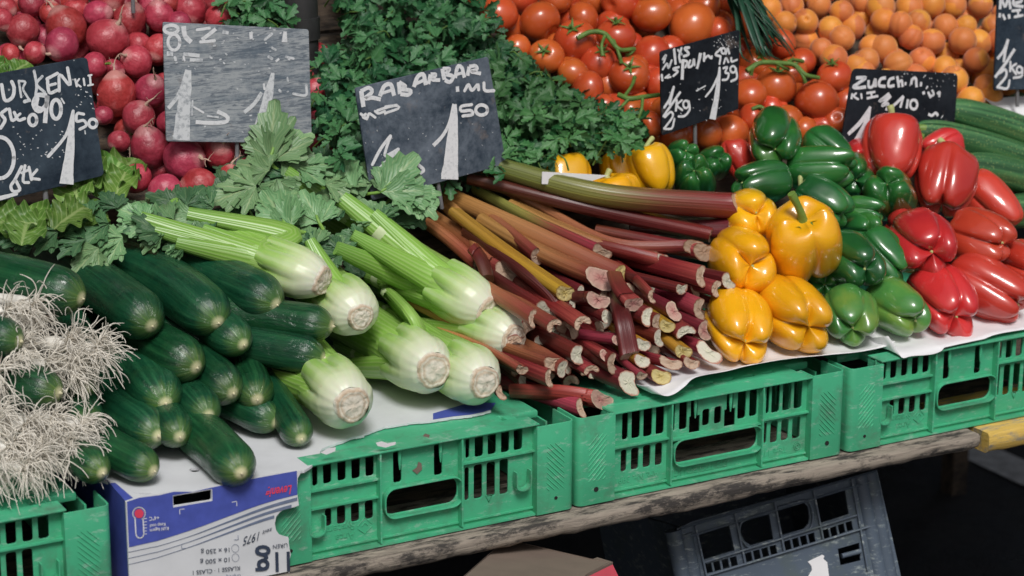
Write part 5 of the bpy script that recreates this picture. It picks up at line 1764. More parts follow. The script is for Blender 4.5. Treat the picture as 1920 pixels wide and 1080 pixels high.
rhubarb((1060, 548, .125), (852, 396, .325), 17, 'yellow', 'yellow', 'yellow rhubarb stalk lying on top at the left', .3, .35)
rhubarb((1128, 520, .15), (905, 410, .32), 22, 'tan', 'pink', 'thick brown rhubarb stalk with a pink cut end', .3, .3)
rhubarb((1164, 518, .155), (838, 366, .385), 18, 'tan', 'yellow', 'tan rhubarb stalk ending in a pale split tip above the pile', 1.5, .5, [(1000, 440, .26)], (.6, .5))
rhubarb((1066, 614, .115), (880, 430, .30), 21, 'dark', 'tan', 'dark purple rhubarb stalk bending down under the yellow one', .2, .3, [(985, 505, .19), (1046, 560, .14)])
rhubarb((1024, 580, .13), (905, 500, .25), 18, 'dark', 'white', 'dark rhubarb stalk with a white cut end beside the long celery', .9, .55, slant=(.6, .2))
rhubarb((950, 508, .215), (890, 440, .30), 18, 'tan', 'tan', 'short tan rhubarb stub above the long celery root', .7, .55)
rhubarb((886, 474, .245), (912, 525, .20), 19, 'dark', 'tan', 'rhubarb stub whose cut end points up beside the celery', 2.2, .6, L=.1)
rhubarb((905, 500, .25), (765, 395, .40), 17, 'tan', 'tan', 'leftmost tan rhubarb stalk along the celery', .5, .4)
rhubarb((920, 490, .245), (792, 392, .40), 16, 'tan', 'tan', 'tan rhubarb stalk with a torn far end, second from the celery', 1.3, .7, backcut='yellow')
rhubarb((960, 500, .22), (818, 366, .40), 16, 'tan', 'tan', 'orange tan rhubarb stalk with a torn far end under the price sign', 1.6, .8, backcut='yellow')
rhubarb((1010, 480, .22), (846, 362, .41), 16, 'tan', 'tan', 'tan rhubarb stalk behind the yellow one', 1.0, .6, backcut='yellow')
rhubarb((1130, 470, .19), (895, 352, .39), 19, 'green', 'tan', 'greenish rhubarb stalk between the slender and the tan ones', .6, .6, [(1000, 410, .29)])
rhubarb((1230, 482, .175), (960, 380, .33), 19, 'tan', 'tan', 'brown rhubarb stalk running right under the slender one', .2, .4)
rhubarb((1246, 488, .165), (1040, 440, .28), 18, 'red', 'white', 'red rhubarb stalk with a round white cut in the upper middle', .3, .4)
rhubarb((1320, 470, .165), (1120, 430, .27), 20, 'red', 'tan', 'red rhubarb stalk bent at its end below the dark long one', .3, .3)
PILE = [
    (1040, 245, 20, 'red', 'pink', (-.25, .5), 'rhubarb with an oval pink cut hanging below the pale split tip', .2, .2, (.1, .5)),
    (1170, 200, 13, 'red', 'tan', None, 'thin rhubarb end right of the oval pink cut', 1.4, .7, (.4, .3)),
    (1362, 140, 18, 'dark', 'white', (-.85, .03), 'dark red rhubarb lying level with a thin white cut', .2, .35, (.2, 0)),
    (1500, 65, 21, 'red', 'tan', (-.6, .0), 'red rhubarb with a curved tan cut in the upper right', 1.7, .55, (.3, .3)),
    (1680, 95, 18, 'dark', 'white', (-.7, .0), 'rhubarb with a ragged white end in front of the upper yellow pepper', 1.1, .4, (.7, .2)),
    (1600, 150, 16, 'red', 'tan', (-.6, .05), 'small red rhubarb under the curved tan cut', 2.0, .6, (.2, .2)),
    (1772, 312, 12, 'dark', 'tan', (-.75, .2), 'thin dark rhubarb tip sticking out over the yellow peppers', .3, .2, (.2, .1)),
    (1310, 300, 18, 'dark', 'pink', (-.5, .1), 'dark rhubarb with a square pink cut in the middle right', 1.2, .2, (.3, .6)),
    (1490, 285, 20, 'red', 'tan', (-.6, .05), 'rhubarb with a hollow frayed cut below the curved one', 1.7, .6, (.5, .3)),
    (1140, 340, 19, 'dark', 'white', (-.4, .05), 'rhubarb with a broad white cut in the middle of the pile', 1.8, .5, (.8, .4)),
    (1205, 372, 17, 'dark', 'tan', (-.3, .05), 'rhubarb half behind the broad white cut', 1.6, .6, (.3, .4)),
    (690, 385, 18, 'red', 'tan', (-.3, .1), 'curled rhubarb end left of the middle gap', 2.8, .75, (.3, .3)),
    (955, 488, 17, 'pink', 'pink', (-.95, .0), 'square edged pink rhubarb lying level in the middle', .1, .25, (.05, .05)),
    (1010, 598, 16, 'dark', 'tan', None, 'dark purple rhubarb bowed down over the pile', .2, .4, (.2, .6)),
    (1215, 480, 18, 'dark', 'white', (-.5, .05), 'rhubarb with a white saddle shaped cut right of the bowed one', 1.4, .5, (.8, .4)),
    (1390, 455, 20, 'tan', 'white', (-.3, .03), 'rhubarb with a browned crescent cut low on the right', 2.9, .65, (.1, .3)),
    (1525, 430, 20, 'dark', 'pink', (-.55, .1), 'dark rhubarb with a pink grooved cut beside the yellow pepper', 1.3, .5, (.5, .3)),
    (1375, 570, 19, 'yellow', 'yellow', (-.6, .15), 'yellow green rhubarb end low on the right', .3, .15, (.2, .3)),
    (1290, 640, 19, 'red', 'tan', (-.7, .05), 'red rhubarb with a round beige cut low on the right', .4, .45, (.2, .2)),
    (1550, 575, 23, 'pink', 'white', (-.4, -.1), 'magenta rhubarb resting on the paper corner', .8, .3, (.3, .3)),
    (1225, 735, 21, 'tan', 'yellow', (-.6, .0), 'pale rhubarb end lying on the crate rim by the paper corner', .3, .2, (.4, .3)),
    (1095, 730, 15, 'pink', 'tan', (-.4, .3), 'small pinkish rhubarb pointing down at the rim', .5, .3, (.2, .4)),
    (1010, 785, 22, 'dark', 'white', (-.7, .03), 'rhubarb with the largest oblique white cut on the rim', 1.6, .25, (1.9, .9)),
    (905, 655, 21, 'dark', 'tan', (-.4, .05), 'rhubarb with a curved beige cut low in the middle', 1.5, .6, (.2, .5)),
    (752, 705, 15, 'red', 'tan', (-.3, .05), 'narrow upright rhubarb crescent low in the middle', 3.0, .7, (.2, .3)),
    (850, 600, 13, 'red', 'pink', (-.4, .05), 'small square rhubarb end below the level pink one', .8, .15, (.1, .2)),
    (665, 595, 19, 'dark', 'white', (-.6, .02), 'rhubarb with a flat white cut under the level pink one', 1.6, .4, (1.2, .5)),
    (565, 690, 18, 'tan', 'white', (-.6, .02), 'rhubarb with a whitish ragged cut near the celery', 1.8, .3, (1.0, .4)),
    (500, 640, 23, 'tan', 'tan', (-.75, .12), 'thick brownish rhubarb stub near the lower celery root', .2, .3, (.1, .3)),
    (475, 752, 18, 'red', 'tan', (-.5, .03), 'rhubarb with a beige trough cut near the crate rim', 1.6, .6, (.4, .4)),
    (825, 890, 20, 'pink', 'pink', None, 'long red rhubarb stalk lying on the crate rim at the front', .6, .45, (.5, .2)),
    (690, 955, 18, 'pink', 'tan', (-.7, .0), 'rhubarb end hanging over the gap between two crates', 1.6, .5, (.4, .6)),
    (285, 690, 14, 'tan', 'tan', (-.6, .02), 'small beige rhubarb end beside the lower right celery root', .4, .2, (.3, .3)),
    (148, 850, 14, 'dark', 'tan', (-.3, .05), 'rhubarb sliver right beside the lowest right celery root', 1.2, .5, (.3, .3)),
    (365, 350, 17, 'tan', 'tan', (-.3, .05), 'rhubarb with a dry hollow cut beside the celery root', 1.9, .75, (.3, .4)),
    (500, 400, 16, 'tan', 'tan', (-.3, .05), 'small rhubarb crescent under the purple bent stalk', 2.6, .75, (.3, .3)),
    (1100, 520, 17, 'yellow', 'white', (-.3, .05), 'whitish rhubarb end behind the bowed purple one, upper', .4, .2, (.2, .2)),
    (1095, 630, 18, 'yellow', 'white', (-.3, .05), 'whitish rhubarb end behind the bowed purple one, lower', .4, .2, (.2, .2)),
    (800, 215, 24, 'dark', 'pink', (-.9, -.1), 'thick dark rhubarb stub pointing up right in the upper middle', .5, .3, (.7, .3)),
    (850, 335, 13, 'dark', 'white', (-.3, .05), 'thin white rhubarb sliver in the dark middle gap', 1.8, .5, (.7, .4)),
    (1265, 395, 18, 'yellow', 'yellow', (-.3, .05), 'yellowish rhubarb in the shade behind the pink cuts', .4, .2, (.2, .2)),
    (1430, 640, 18, 'dark', 'tan', (-.5, .0), 'dark rhubarb deep behind the beige round cut', .4, .4, (.2, .2)),
]
for (x, y, r_, kd, ck, hd, lb, ro, de, sl) in PILE:
    p = rp(x, y)
    if lb.startswith('dark purple rhubarb bowed'):
        rhubarb(p, rp(905, 190, .05), r_, kd, ck, lb, ro, de, [rp(960, 340, .0)], sl)
    elif lb.startswith('long red rhubarb stalk lying'):
        rhubarb(p, rp(215, 830, .06), r_, kd, ck, lb, ro, de, [rp(560, 845, .02)], sl)
    else:
        rhubarb(p, hd, r_, kd, ck, lb, ro, de, (), sl, pile=True, L=(.055 if 'hanging below' in lb or 'pointing up right' in lb else .24))
# more stalks packed behind the named ones, glimpsed in the gaps
rgp_ = np.random.default_rng(77)
k_ = 0
for yy in range(180, 780, 84):
    for xx in range(250 if yy > 420 else 560, 1540 if yy < 600 else 1380, 150):
        x, y = xx + rgp_.uniform(-30, 30) + (yy // 84 % 2) * 70, yy + rgp_.uniform(-16, 16)
        k_ += 1
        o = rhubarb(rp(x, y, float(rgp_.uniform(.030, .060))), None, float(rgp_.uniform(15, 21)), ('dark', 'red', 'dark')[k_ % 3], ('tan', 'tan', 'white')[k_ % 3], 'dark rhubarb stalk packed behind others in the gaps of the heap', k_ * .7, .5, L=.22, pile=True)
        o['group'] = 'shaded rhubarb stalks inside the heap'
# ================================================================== rear heaps
def ball(Rr, fn, N=28, M_=40):
    ph = np.linspace(0, math.pi, N); th = np.linspace(0, 2 * math.pi, M_, endpoint=False)
    P = np.zeros((N, M_, 3))
    for i, p in enumerate(ph):
        for j, a in enumerate(th):
            P[i, j] = np.array(fn(p, a)) * Rr
    return P
def ball_mesh(name, mat, Rr, fn, N=28, M_=40):
    mb = MB(); mb.grid(ball(Rr, fn, N, M_), True, flip=True)
    ob = mb.build(name, mat)
    COL.objects.unlink(ob)
    return ob
def place(src, name, loc, scale, rot, label, cat, group, parts=()):
    """a copy of a finished thing and of its parts"""
    o = src.copy(); o.name = name
    o.location = Vector(loc); o.scale = (scale,) * 3 if np.ndim(scale) == 0 else scale
    o.rotation_mode = 'QUATERNION'; o.rotation_quaternion = rot
    COL.objects.link(o); tag(o, label, cat, group)
    for p in parts:
        c = p.copy(); c.name = p.name.split('.')[0]; COL.objects.link(c); c.parent = o
    return o
def rot_to(axis, spin=0.0):
    return Vector(axis).to_track_quat('Z', 'Y') @ Matrix.Rotation(spin, 3, 'Z').to_quaternion()

# ------------------------------------------------------------------ tomatoes (unit radius 1 sources)
TOMS = []
for s in range(4):
    rg = np.random.default_rng(40 + s); n5 = rg.integers(4, 6); a0 = rg.uniform(0, 6); fl = rg.uniform(.84, .95); e = rg.uniform(.0, .05)
    def fn(p, a, n5=n5, a0=a0, fl=fl, e=e, s=s):
        r = math.sin(p); z = math.cos(p) * fl
        rib = 1 + .022 * math.cos(n5 * a + a0) * max(z, 0) ** .5 + e * math.cos(2 * a + a0)
        z -= .20 * math.exp(-(r / .30) ** 2) * (z > 0)
        d = 1 + .02 * fbm((math.cos(a) * r + s * 9, math.sin(a) * r, z), 2)
        return r * rib * d * math.cos(a), r * rib * d * math.sin(a), z * d
    TOMS.append(ball_mesh('tomato', M_TOM, 1.0, fn, 30, 44))
def calyx_src(seed):
    rg = np.random.default_rng(seed)
    mb = MB()
    tube(mb, [(0, 0, .66), (0, 0, .86), (.05, .03, 1.05)], [.085, .06, .075], 8, 8)
    for k in range(5):
        a = k / 5 * 2 * math.pi + rg.uniform(-.2, .2)
        d = np.array([math.cos(a), math.sin(a), 0])
        L = rg.uniform(.42, .62); up = rg.uniform(.02, .22)
        pts = [np.array([0, 0, .75]), d * L * .4 + [0, 0, .86], d * L * .8 + [0, 0, .86 + up * .5], d * L + [0, 0, .84 + up]]
        p = smooth_path(pts, 10)
        sweep(mb, p, np.c_[np.interp(np.linspace(0, 1, 10), [0, .4, 1], [.07, .075, .01]), np.full(10, .018)], circle(8), (0, 0, 1), 0, (True, True))
    ob = mb.build('calyx', M_VINE); COL.objects.unlink(ob)
    return ob
CAL = [calyx_src(s) for s in range(3)]
TG = 'tomatoes in the rear heap'
# px, py, radius px, stem direction (right, up, viewer) or None
TOM = [
 (934, 31, 37, None, 'tomato on the edge of the parsley, leftmost in the upper row'), (1012, 43, 42, None, 'large plain tomato, second from the left in the upper row'),
 (971, 88, 27, None, 'small tomato half under the parsley edge at the upper left'), (1095, 30, 35, None, 'plain tomato third from the left in the upper row'),
 (1075, 85, 41, (-.2, .6, .8), 'tomato with its green star turned up, left end of the upper vine'), (1023, 112, 34, (-.2, .3, .9), 'tomato with thin dark sepals beside the parsley edge'),
 (1074, 140, 30, None, 'small tomato wedged low beside the parsley edge'), (1101, 172, 35, None, 'plain tomato touching the parsley in the middle'),
 (1123, 117, 37, (.2, .7, .7), 'tomato hanging in the middle of the upper vine'), (1152, 75, 37, (.0, .8, .6), 'tomato with a tall green star under the upper row'),
 (1176, 152, 38, (.0, .5, .9), 'tomato left above the crossing of the lower vine'), (1156, 202, 34, None, 'tomato partly covered by the lower vine near the parsley'),
 (1223, 100, 38, None, 'tall plain tomato left of the pepper price sign'), (1219, 33, 41, (-.1, .9, .3), 'large tomato of the upper row, above the pepper price sign at left'),
 (1160, 10, 37, None, 'tomato cut by the top of the view, centre'), (1041, 2, 34, None, 'tomato cut by the top of the view, left'),
 (884, 2, 24, None, 'tomato furthest left at the very top'), (1216, 240, 26, None, 'small tomato low beside the parsley tip'),
 (1299, 48, 46, None, 'large glossy tomato right above the pepper price sign'), (1318, 16, 35, None, 'tomato behind the large glossy one at the top'),
 (1194, 122, 24, None, 'small tomato deep between the two vines'), (1232, 160, 28, None, 'tomato peeping out left of the pepper price sign'),
 (1420, 118, 34, (.2, .5, .9), 'tomato under the leek tips with a vine end'), (1402, 182, 35, None, 'tomato touching the right edge of the pepper price sign'),
 (1455, 160, 40, (.1, .8, .5), 'large tomato in the middle below the right vine'), (1486, 130, 30, (.0, .6, .8), 'small tomato right under the right vine'),
 (1531, 192, 43, None, 'largest round tomato left of the long price sign'), (1562, 148, 35, (-.2, .8, .5), 'tomato beside the apricots at the end of the right vine'),
 (1461, 90, 29, None, 'tomato behind the leek tips beside the apricots'), (1507, 108, 28, None, 'small tomato against the lowest apricots'),
 (1370, 245, 36, None, 'tomato below the pepper price sign at right'), (1408, 232, 31, None, 'tomato in front of the large middle one, above the peppers'),
 (1477, 222, 32, None, 'tomato just above the topmost green pepper'), (1326, 250, 30, None, 'pale red tomato right behind the sign stick'),
 (1270, 248, 37, None, 'tomato below the pepper price sign at left'), (1570, 224, 26, None, 'small tomato touching the left edge of the long price sign'),
 (1511, 240, 26, None, 'tomato low behind the topmost green pepper'), (1246, 212, 32, None, 'tomato beside the lower left corner of the pepper price sign'),
 (1345, 62, 30, None, 'tomato in the shade under the leek greens'), (1180, 205, 26, None, 'small tomato under the lower vine'),
 (1130, 205, 24, None, 'small tomato sunk among the parsley tips'),
]
for i, (px, py, r, st, lb) in enumerate(TOM):
    c = B(px, py); rr = r * mpp(c)
    rg = np.random.default_rng(i)
    c = c + BN * float(rg.uniform(-.008, .010))
    ax = cdir(*st) if st else cdir(rg.uniform(-1, 1), rg.uniform(-1, .2), rg.uniform(-.6, .5))
    o = place(TOMS[i % 4], 'tomato', c, rr, rot_to(ax, rg.uniform(0, 6)), lb, 'tomato', TG, [CAL[i % 3]] if st else ())
def in_poly(x, y, poly):
    r = False; n = len(poly)
    for i in range(n):
        x1, y1 = poly[i]; x2, y2 = poly[i - 1]
        if (y1 > y) != (y2 > y) and x < (x2 - x1) * (y - y1) / (y2 - y1) + x1: r = not r
    return r
def fill(poly, pitch_px, off, jitter, seed):
    """hexagonal scatter on the heap's face, kept inside a region"""
    rg = np.random.default_rng(seed); out = []
    x0, x1 = min(p[0] for p in poly), max(p[0] for p in poly); y0, y1 = min(p[1] for p in poly), max(p[1] for p in poly)
    j = 0; y = y0
    while y < y1:
        k = mpp(B(960, y)) / mpp(B(960, 100))
        x = x0 + (j % 2) * pitch_px / 2
        while x < x1:
            qx, qy = x + rg.normal(0, jitter), y + rg.normal(0, jitter)
            if in_poly(qx, qy, poly): out.append((qx, qy))
            x += pitch_px
        y += pitch_px * .80; j += 1
    return out
for i, (x, y) in enumerate(fill([(880, -60), (1400, -60), (1400, 60), (1580, 130), (1600, 250), (1220, 270), (1100, 190), (960, 90)], 66, -.03, 8, 3)):
    c = B(x, y, -.022); rg = np.random.default_rng(900 + i)
    place(TOMS[i % 4], 'tomato', c, 33 * mpp(c), rot_to(rg.normal(0, 1, 3)), 'red tomato in the lower layer seen through gaps of the heap', 'tomato', 'tomatoes in the lower layer')

def vine(pts, lift, label, side, r=.0032):
    P = [B(x, y, l) for (x, y), l in zip(pts, lift)]
    root = empty('tomato_vine', P[0], label, 'vine')
    mb = MB(); tube(mb, P, [r * 1.1, r, r * .9], 26, 8); mb.build('main_stem', M_VINE, root)
    for a in side:
        mb = MB(); tube(mb, [B(x, y, l) for x, y, l in a], [r * .75, r * .6, r * .9], 12, 7); mb.build('side_stem', M_VINE, root)
vine([(1082, 72), (1108, 60), (1135, 64), (1160, 92), (1190, 92)], [.036, .044, .046, .044, .040], 'green tomato vine with tall sepals across the upper tomatoes', [[(1135, 64, .046), (1128, 85, .042), (1130, 105, .034)], [(1150, 75, .045), (1160, 100, .042), (1165, 118, .032)], [(1190, 92, .040), (1183, 100, .036), (1175, 104, .03)]], .0036)
vine([(1160, 178), (1180, 185), (1205, 182), (1236, 178)], [.036, .042, .044, .044], 'green tomato vine left of the pepper price sign', [[(1205, 182, .044), (1203, 205, .04), (1196, 222, .03)], [(1180, 185, .042), (1165, 200, .036), (1150, 215, .028)], [(1170, 182, .04), (1185, 160, .038), (1190, 145, .03)]], .0036)
vine([(1400, 133), (1425, 118), (1460, 118), (1490, 122), (1510, 140), (1535, 146)], [.036, .044, .046, .046, .044, .038], 'green tomato vine right of the pepper price sign', [[(1480, 120, .046), (1484, 112, .044), (1505, 115, .034)], [(1490, 122, .046), (1505, 142, .042), (1510, 155, .034)], [(1420, 120, .044), (1412, 128, .04), (1408, 140, .03)], [(1455, 118, .046), (1468, 126, .042), (1478, 130, .034)]], .0036)
vine([(1410, 205), (1425, 200), (1440, 208), (1452, 200)], [.03, .036, .036, .03], 'small green vine piece above the topmost green pepper', [[(1425, 200, .036), (1430, 208, .03), (1428, 216, .024)]], .0028)

# ------------------------------------------------------------------ apricots
APS = []
for s in range(4):
    rg = np.random.default_rng(80 + s); fl = rg.uniform(.94, 1.06)
    def fn(p, a, fl=fl, s=s):
        r = math.sin(p); z = math.cos(p) * fl
        cr = .07 * math.exp(-(math.atan2(math.sin(a), math.cos(a)) / .20) ** 2) * math.sin(p)
        pit_ = .20 * math.exp(-(r / .16) ** 2) * (z > 0) + .05 * math.exp(-(r / .2) ** 2) * (z < 0)
        d = 1 - cr + .03 * fbm((math.cos(a) * r * .8 + s * 9, math.sin(a) * r * .8, z * .8), 2)
        return r * d * math.cos(a) * 1.03, r * d * math.sin(a) * .97, (z - math.copysign(pit_, z)) * d
    APS.append(ball_mesh('apricot', M_APR, 1.0, fn, 26, 40))
# the source balls have unit radius: the skin's object coordinates are scaled with them
APOLY = [(1385, -90), (1960, -90), (1960, 165), (1850, 190), (1600, 190), (1590, 160), (1540, 120), (1500, 95), (1470, 60), (1425, 40), (1395, 10)]
pts = fill(APOLY, 43, 0, 7, 5)
def apricot_label(rg, x, y): return 'orange apricot in the heap at the upper right', 'orange apricots in the heap'
for i, (x, y) in enumerate(pts):
    rg = np.random.default_rng(300 + i)
    c = B(x, y, float(rg.uniform(-.006, .012)))
    lb, gp = apricot_label(rg, x, y)
    place(APS[i % 4], 'apricot', c, float(rg.uniform(20.5, 27.5)) * mpp(c), rot_to(rg.normal(0, 1, 3), rg.uniform(0, 6)), lb, 'apricot', gp)
for i, (x, y) in enumerate(fill(APOLY, 48, 0, 8, 6)):
    rg = np.random.default_rng(600 + i)
    c = B(x + 25, y + 10, -.028)
    place(APS[i % 4], 'apricot', c, 24.5 * mpp(c), rot_to(rg.normal(0, 1, 3)), 'orange apricot in the lower layer seen between the upper ones', 'apricot', 'apricots in the lower layer')
# white paper at the right below the apricots
mb = MB()
P = [B(x, y, o) for x, y, o in ((1846, 184, .0), (2010, 176, .004), (2020, 232, .0), (1900, 225, -.004), (1870, 205, 0))]
mb.add(P, [tuple(range(5))[::-1]])
o = mb.build('paper_sheet', M_PAPER, None, False); o.modifiers.new('t', 'SOLIDIFY').thickness = .001
tag(o, 'white paper at the right edge under the last price sign', 'paper')

# ------------------------------------------------------------------ radishes
RADS = []
for s in range(5):
    rg = np.random.default_rng(120 + s); el = [1.0, 1.12, .95, 1.2, 1.05][s]; w = rg.uniform(-.1, .1)
    def fn(p, a, el=el, w=w, s=s):
        r = math.sin(p); z = math.cos(p)
        low = max(-z, 0)
        r *= 1 - .12 * low ** 2.5
        z2 = z * el - .07 * max(low - .75, 0) * 4 * low
        if z > .93: z2 -= (z - .93) * 2.2
        d = 1 + .05 * fbm((math.cos(a) * r * .9 + s * 9, math.sin(a) * r * .9, z * .9), 2)
        return (r * math.cos(a) + w * z) * d, r * math.sin(a) * d, z2 * d
    RADS.append(ball_mesh('radish', M_RAD, 1.0, fn, 30, 40))
RTS = []
for s in range(6):
    rg = np.random.default_rng(160 + s)
    mb = MB()
    p = [np.array([0, 0, -.95])]; d = np.array([0, 0, -1.0])
    L = rg.uniform(1.0, 2.0)
    for k in range(6):
        d = nrm(d + rg.normal(0, .28, 3) + np.array([0, 0, -.05])); p.append(p[-1] + d * L / 6)
    tube(mb, p, [.14, .085, .05, .036, .026, .016], 20, 7)
    for k in range(3):
        q = p[2 + k]; d2 = nrm(rg.normal(0, 1, 3))
        tube(mb, [q, q + d2 * .2, q + d2 * .4 + [0, 0, -.12]], [.022, .014, .008], 6, 5)
    ob = mb.build('tap_root', M_RROOT); COL.objects.unlink(ob); RTS.append(ob)
TOPS = []
for s in range(2):
    rg = np.random.default_rng(190 + s); mb = MB()
    for k in range(5):
        a = rg.uniform(0, 6.28); d = np.array([math.cos(a) * .12, math.sin(a) * .12, 0])
        tube(mb, [np.array([0, 0, .85]) + d * .4, np.array([0, 0, 1.05]) + d, np.array([0, 0, 1.2]) + d * 1.6], [.06, .05, .04], 5, 6)
    ob = mb.build('leaf_stub', M_STEM); COL.objects.unlink(ob); TOPS.append(ob)
z1_ = lambda x, y, r: (x / 2.7, y / 2.7, r / 2.7)
# zoomed px, py, radius, root direction (right, up, viewer) or None, label
RAD = [
 (115, 155, 84, (-.1, -1, .4), 'radish with its tap root hanging straight down at the far left'), (335, 138, 100, (-.5, 1, .3), 'large dull red radish with its root curling up left'),
 (540, 225, 104, (.6, .7, .5), 'large bright radish left of the upper corner of the worn sign'), (650, 112, 82, (.4, .9, .4), 'radish above the large bright one with a root running up'),
 (800, 110, 76, (.0, .8, .5), 'radish right of the metal spike at the top'), (960, 42, 86, (.1, -.9, .6), 'radish above the worn sign with a root hanging down'),
 (1100, 108, 62, (.6, .8, .3), 'radish just over the top edge of the worn sign, its root pointing up right'), (685, 335, 80, (-.5, .3, .8), 'dark radish left of the worn sign, its root lying to the left'),
 (590, 482, 96, (-.1, 1, .3), 'large dark radish left of the worn sign with a fine root upward'), (308, 258, 86, (-.5, -.6, .7), 'radish with a root over its face just above the cucumber sign'),
 (172, 288, 56, None, 'small radish directly above the cucumber sign'), (52, 278, 46, None, 'small radish at the left edge above the cucumber sign'),
 (472, 365, 66, None, 'radish beside the upper right corner of the cucumber sign'), (580, 352, 50, None, 'small radish in the gap above the dark large one'),
 (762, 482, 84, (.3, .5, .7), 'radish touching the left edge of the worn sign'), (702, 212, 66, None, 'radish in the shade of the large bright one'),
 (800, 258, 66, (-.3, -.8, .5), 'radish tucked at the upper left edge of the worn sign'), (700, 608, 86, (.5, .7, .5), 'pinkish brown radish with hairy root, middle left of the worn sign'),
 (755, 738, 92, (-.2, .9, .5), 'dark oval radish below the pinkish brown one'), (520, 598, 48, None, 'radish peeping out right of the cucumber sign'),
 (602, 718, 56, None, 'small radish over the lettuce'), (688, 900, 72, None, 'radish beside the lettuce, lowest at the left'),
 (930, 820, 106, (.9, .1, .6), 'large bright radish under the worn sign with a forked root to the right'), (1105, 812, 80, (.2, .4, .8), 'radish under the worn sign left of its stick'),
 (835, 962, 84, None, 'bright radish in front, below the large one with the forked root'), (1005, 955, 92, None, 'rosy radish in front touching the celery leaves'),
 (1250, 882, 62, None, 'radish behind the celery leaves right of the sign stick'), (1165, 905, 58, (.1, .9, .4), 'dark radish in the shade beside the sign stick'),
 (1585, 492, 58, (.8, .9, .3), 'pink radish right of the worn sign, its long root bending right'), (1695, 728, 66, (.7, .6, .5), 'wrinkled radish among celery leaves and parsley'),
 (1592, 628, 42, (.6, -.2, .6), 'small radish at the right edge of the worn sign'), (10, 132, 52, None, 'radish cut by the left edge of the view'),
 (160, 10, 66, (.1, .8, .5), 'radish at the very top left'), (385, 52, 56, None, 'radish between the two upper left large ones'),
 (545, 15, 88, (.3, -.7, .6), 'radish at the very top, left of the metal spike, its root hanging down'), (255, 82, 58, (.2, .9, .2), 'radish partly behind the dull red one'),
 (490, 105, 66, None, 'radish left of the radish with the running root'), (835, 28, 66, (.0, .9, .5), 'radish at the very top above the worn sign'),
 (640, 8, 60, (-.3, -.8, .6), 'radish at the very top touching the metal spike'), (772, 38, 70, None, 'radish right behind the metal spike'),
 (900, 150, 60, None, 'radish behind the upper edge of the worn sign'), (20, 30, 60, None, 'radish in the top left corner'), (1240, 770, 66, None, 'dark radish close under the worn sign, right of its stick'),
 (1010, 760, 60, None, 'dark radish close under the worn sign, left of its stick'), (850, 640, 60, None, 'radish at the lower left edge of the worn sign'),
]
for i, (zx, zy, zr, st, lb) in enumerate(RAD):
    px, py, r = z1_(zx, zy, zr)
    c = B(px, py); rg = np.random.default_rng(70 + i)
    c = c + BN * float(rg.uniform(-.006, .012))
    ax = -cdir(*st) if st else cdir(rg.uniform(-1, 1), rg.uniform(-.2, 1), rg.uniform(-.7, .1))
    rr = r * mpp(c)
    pr = ([RTS[i % 6]] if st else []) + ([TOPS[i % 2]] if i % 5 == 2 else [])
    place(RADS[i % 5], 'radish', c, rr * 1.03, rot_to(ax, rg.uniform(0, 6)), lb, 'radish', 'radishes in the rear heap', pr)
for i, (x, y) in enumerate(fill([(-20, -60), (440, -60), (640, 160), (650, 290), (420, 370), (260, 340), (190, 250), (-20, 130)], 66, 0, 9, 13)):
    rg = np.random.default_rng(1200 + i)
    c = B(x, y, -.034)
    place(RADS[i % 5], 'radish', c, 29 * mpp(c), rot_to(rg.normal(0, 1, 3)), 'red radish in the lower layer seen between the upper ones', 'radish', 'radishes in the lower layer', [RTS[i % 6]] if i % 3 == 0 else ())
# thin metal spike between the radishes
mb = MB(); p = B(250, 24, .03)
tube(mb, [p, p + [0, 0, .16]], .0028, 3, 8)
tag(mb.build('metal_spike', M_STEEL, None), 'thin grey metal spike standing among the uppermost radishes', 'spike')

# ------------------------------------------------------------------ parsley
def parsley(name, poly, n, label, seed, light=.25, size=(25, 42), lift=.055):
    rg = np.random.default_rng(seed)
    xs, ys = [p[0] for p in poly], [p[1] for p in poly]
    cx, cy = sum(xs) / len(xs), sum(ys) / len(ys)
    root = empty('parsley_bunch', B(cx, cy), label, 'parsley', 'parsley bunches in the rear heap')
    A_, Bm, St = MB(), MB(), MB()
    if 'hidden' in label: lift = .0
    k = 0
    while k < n:
        x, y = rg.uniform(min(xs), max(xs)), rg.uniform(min(ys), max(ys))
        if not in_poly(x, y, poly): continue
        k += 1
        hump = .034 * fbm((x / 60, y / 60, seed)) 
        o = float(rg.uniform(-.035, lift) if rg.random() < .6 else rg.uniform(0, lift)) + hump
        b = B(x, y, o)
        n_ = nrm(cdir(rg.normal(0, .5), .55 + rg.normal(0, .35), .8 + rg.normal(0, .25)))
        a = rg.uniform(0, 6.28)
        d = CR * math.cos(a) + CU * math.sin(a) * .8 - CF * rg.uniform(-.2, .4); d = nrm(d - n_ * float(d @ n_))
        L = rg.uniform(*size) * mpp(b)
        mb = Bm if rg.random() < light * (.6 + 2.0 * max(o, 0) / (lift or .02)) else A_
        side = np.cross(d, n_)
        for j, an in enumerate((0, -52, 52)):
            aa = R(an + rg.uniform(-10, 10)); dd = nrm(d * math.cos(aa) + side * math.sin(aa))
            nn = nrm(n_ + rg.normal(0, .22, 3))
            l_ = L * (1 if j == 0 else .78)
            blade(mb, b + dd * l_ * .1, dd, nn, l_, l_ * .36, 3, rg.uniform(.1, .5), rg.uniform(-.1, .5), .03, rg, deep=.42, peak=.58)
        if rg.random() < .12:
            p0 = b - d * L * .05
            tube(St, [p0, p0 - d * L * .6 - BN * L * .3, p0 - d * L * 1.1 - BN * L * 1.1], [.0009, .0012, .0014], 6, 5)
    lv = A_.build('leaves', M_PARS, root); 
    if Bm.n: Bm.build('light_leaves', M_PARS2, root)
    if St.n: St.build('stems', M_VINE, root)['kind'] = 'stuff'
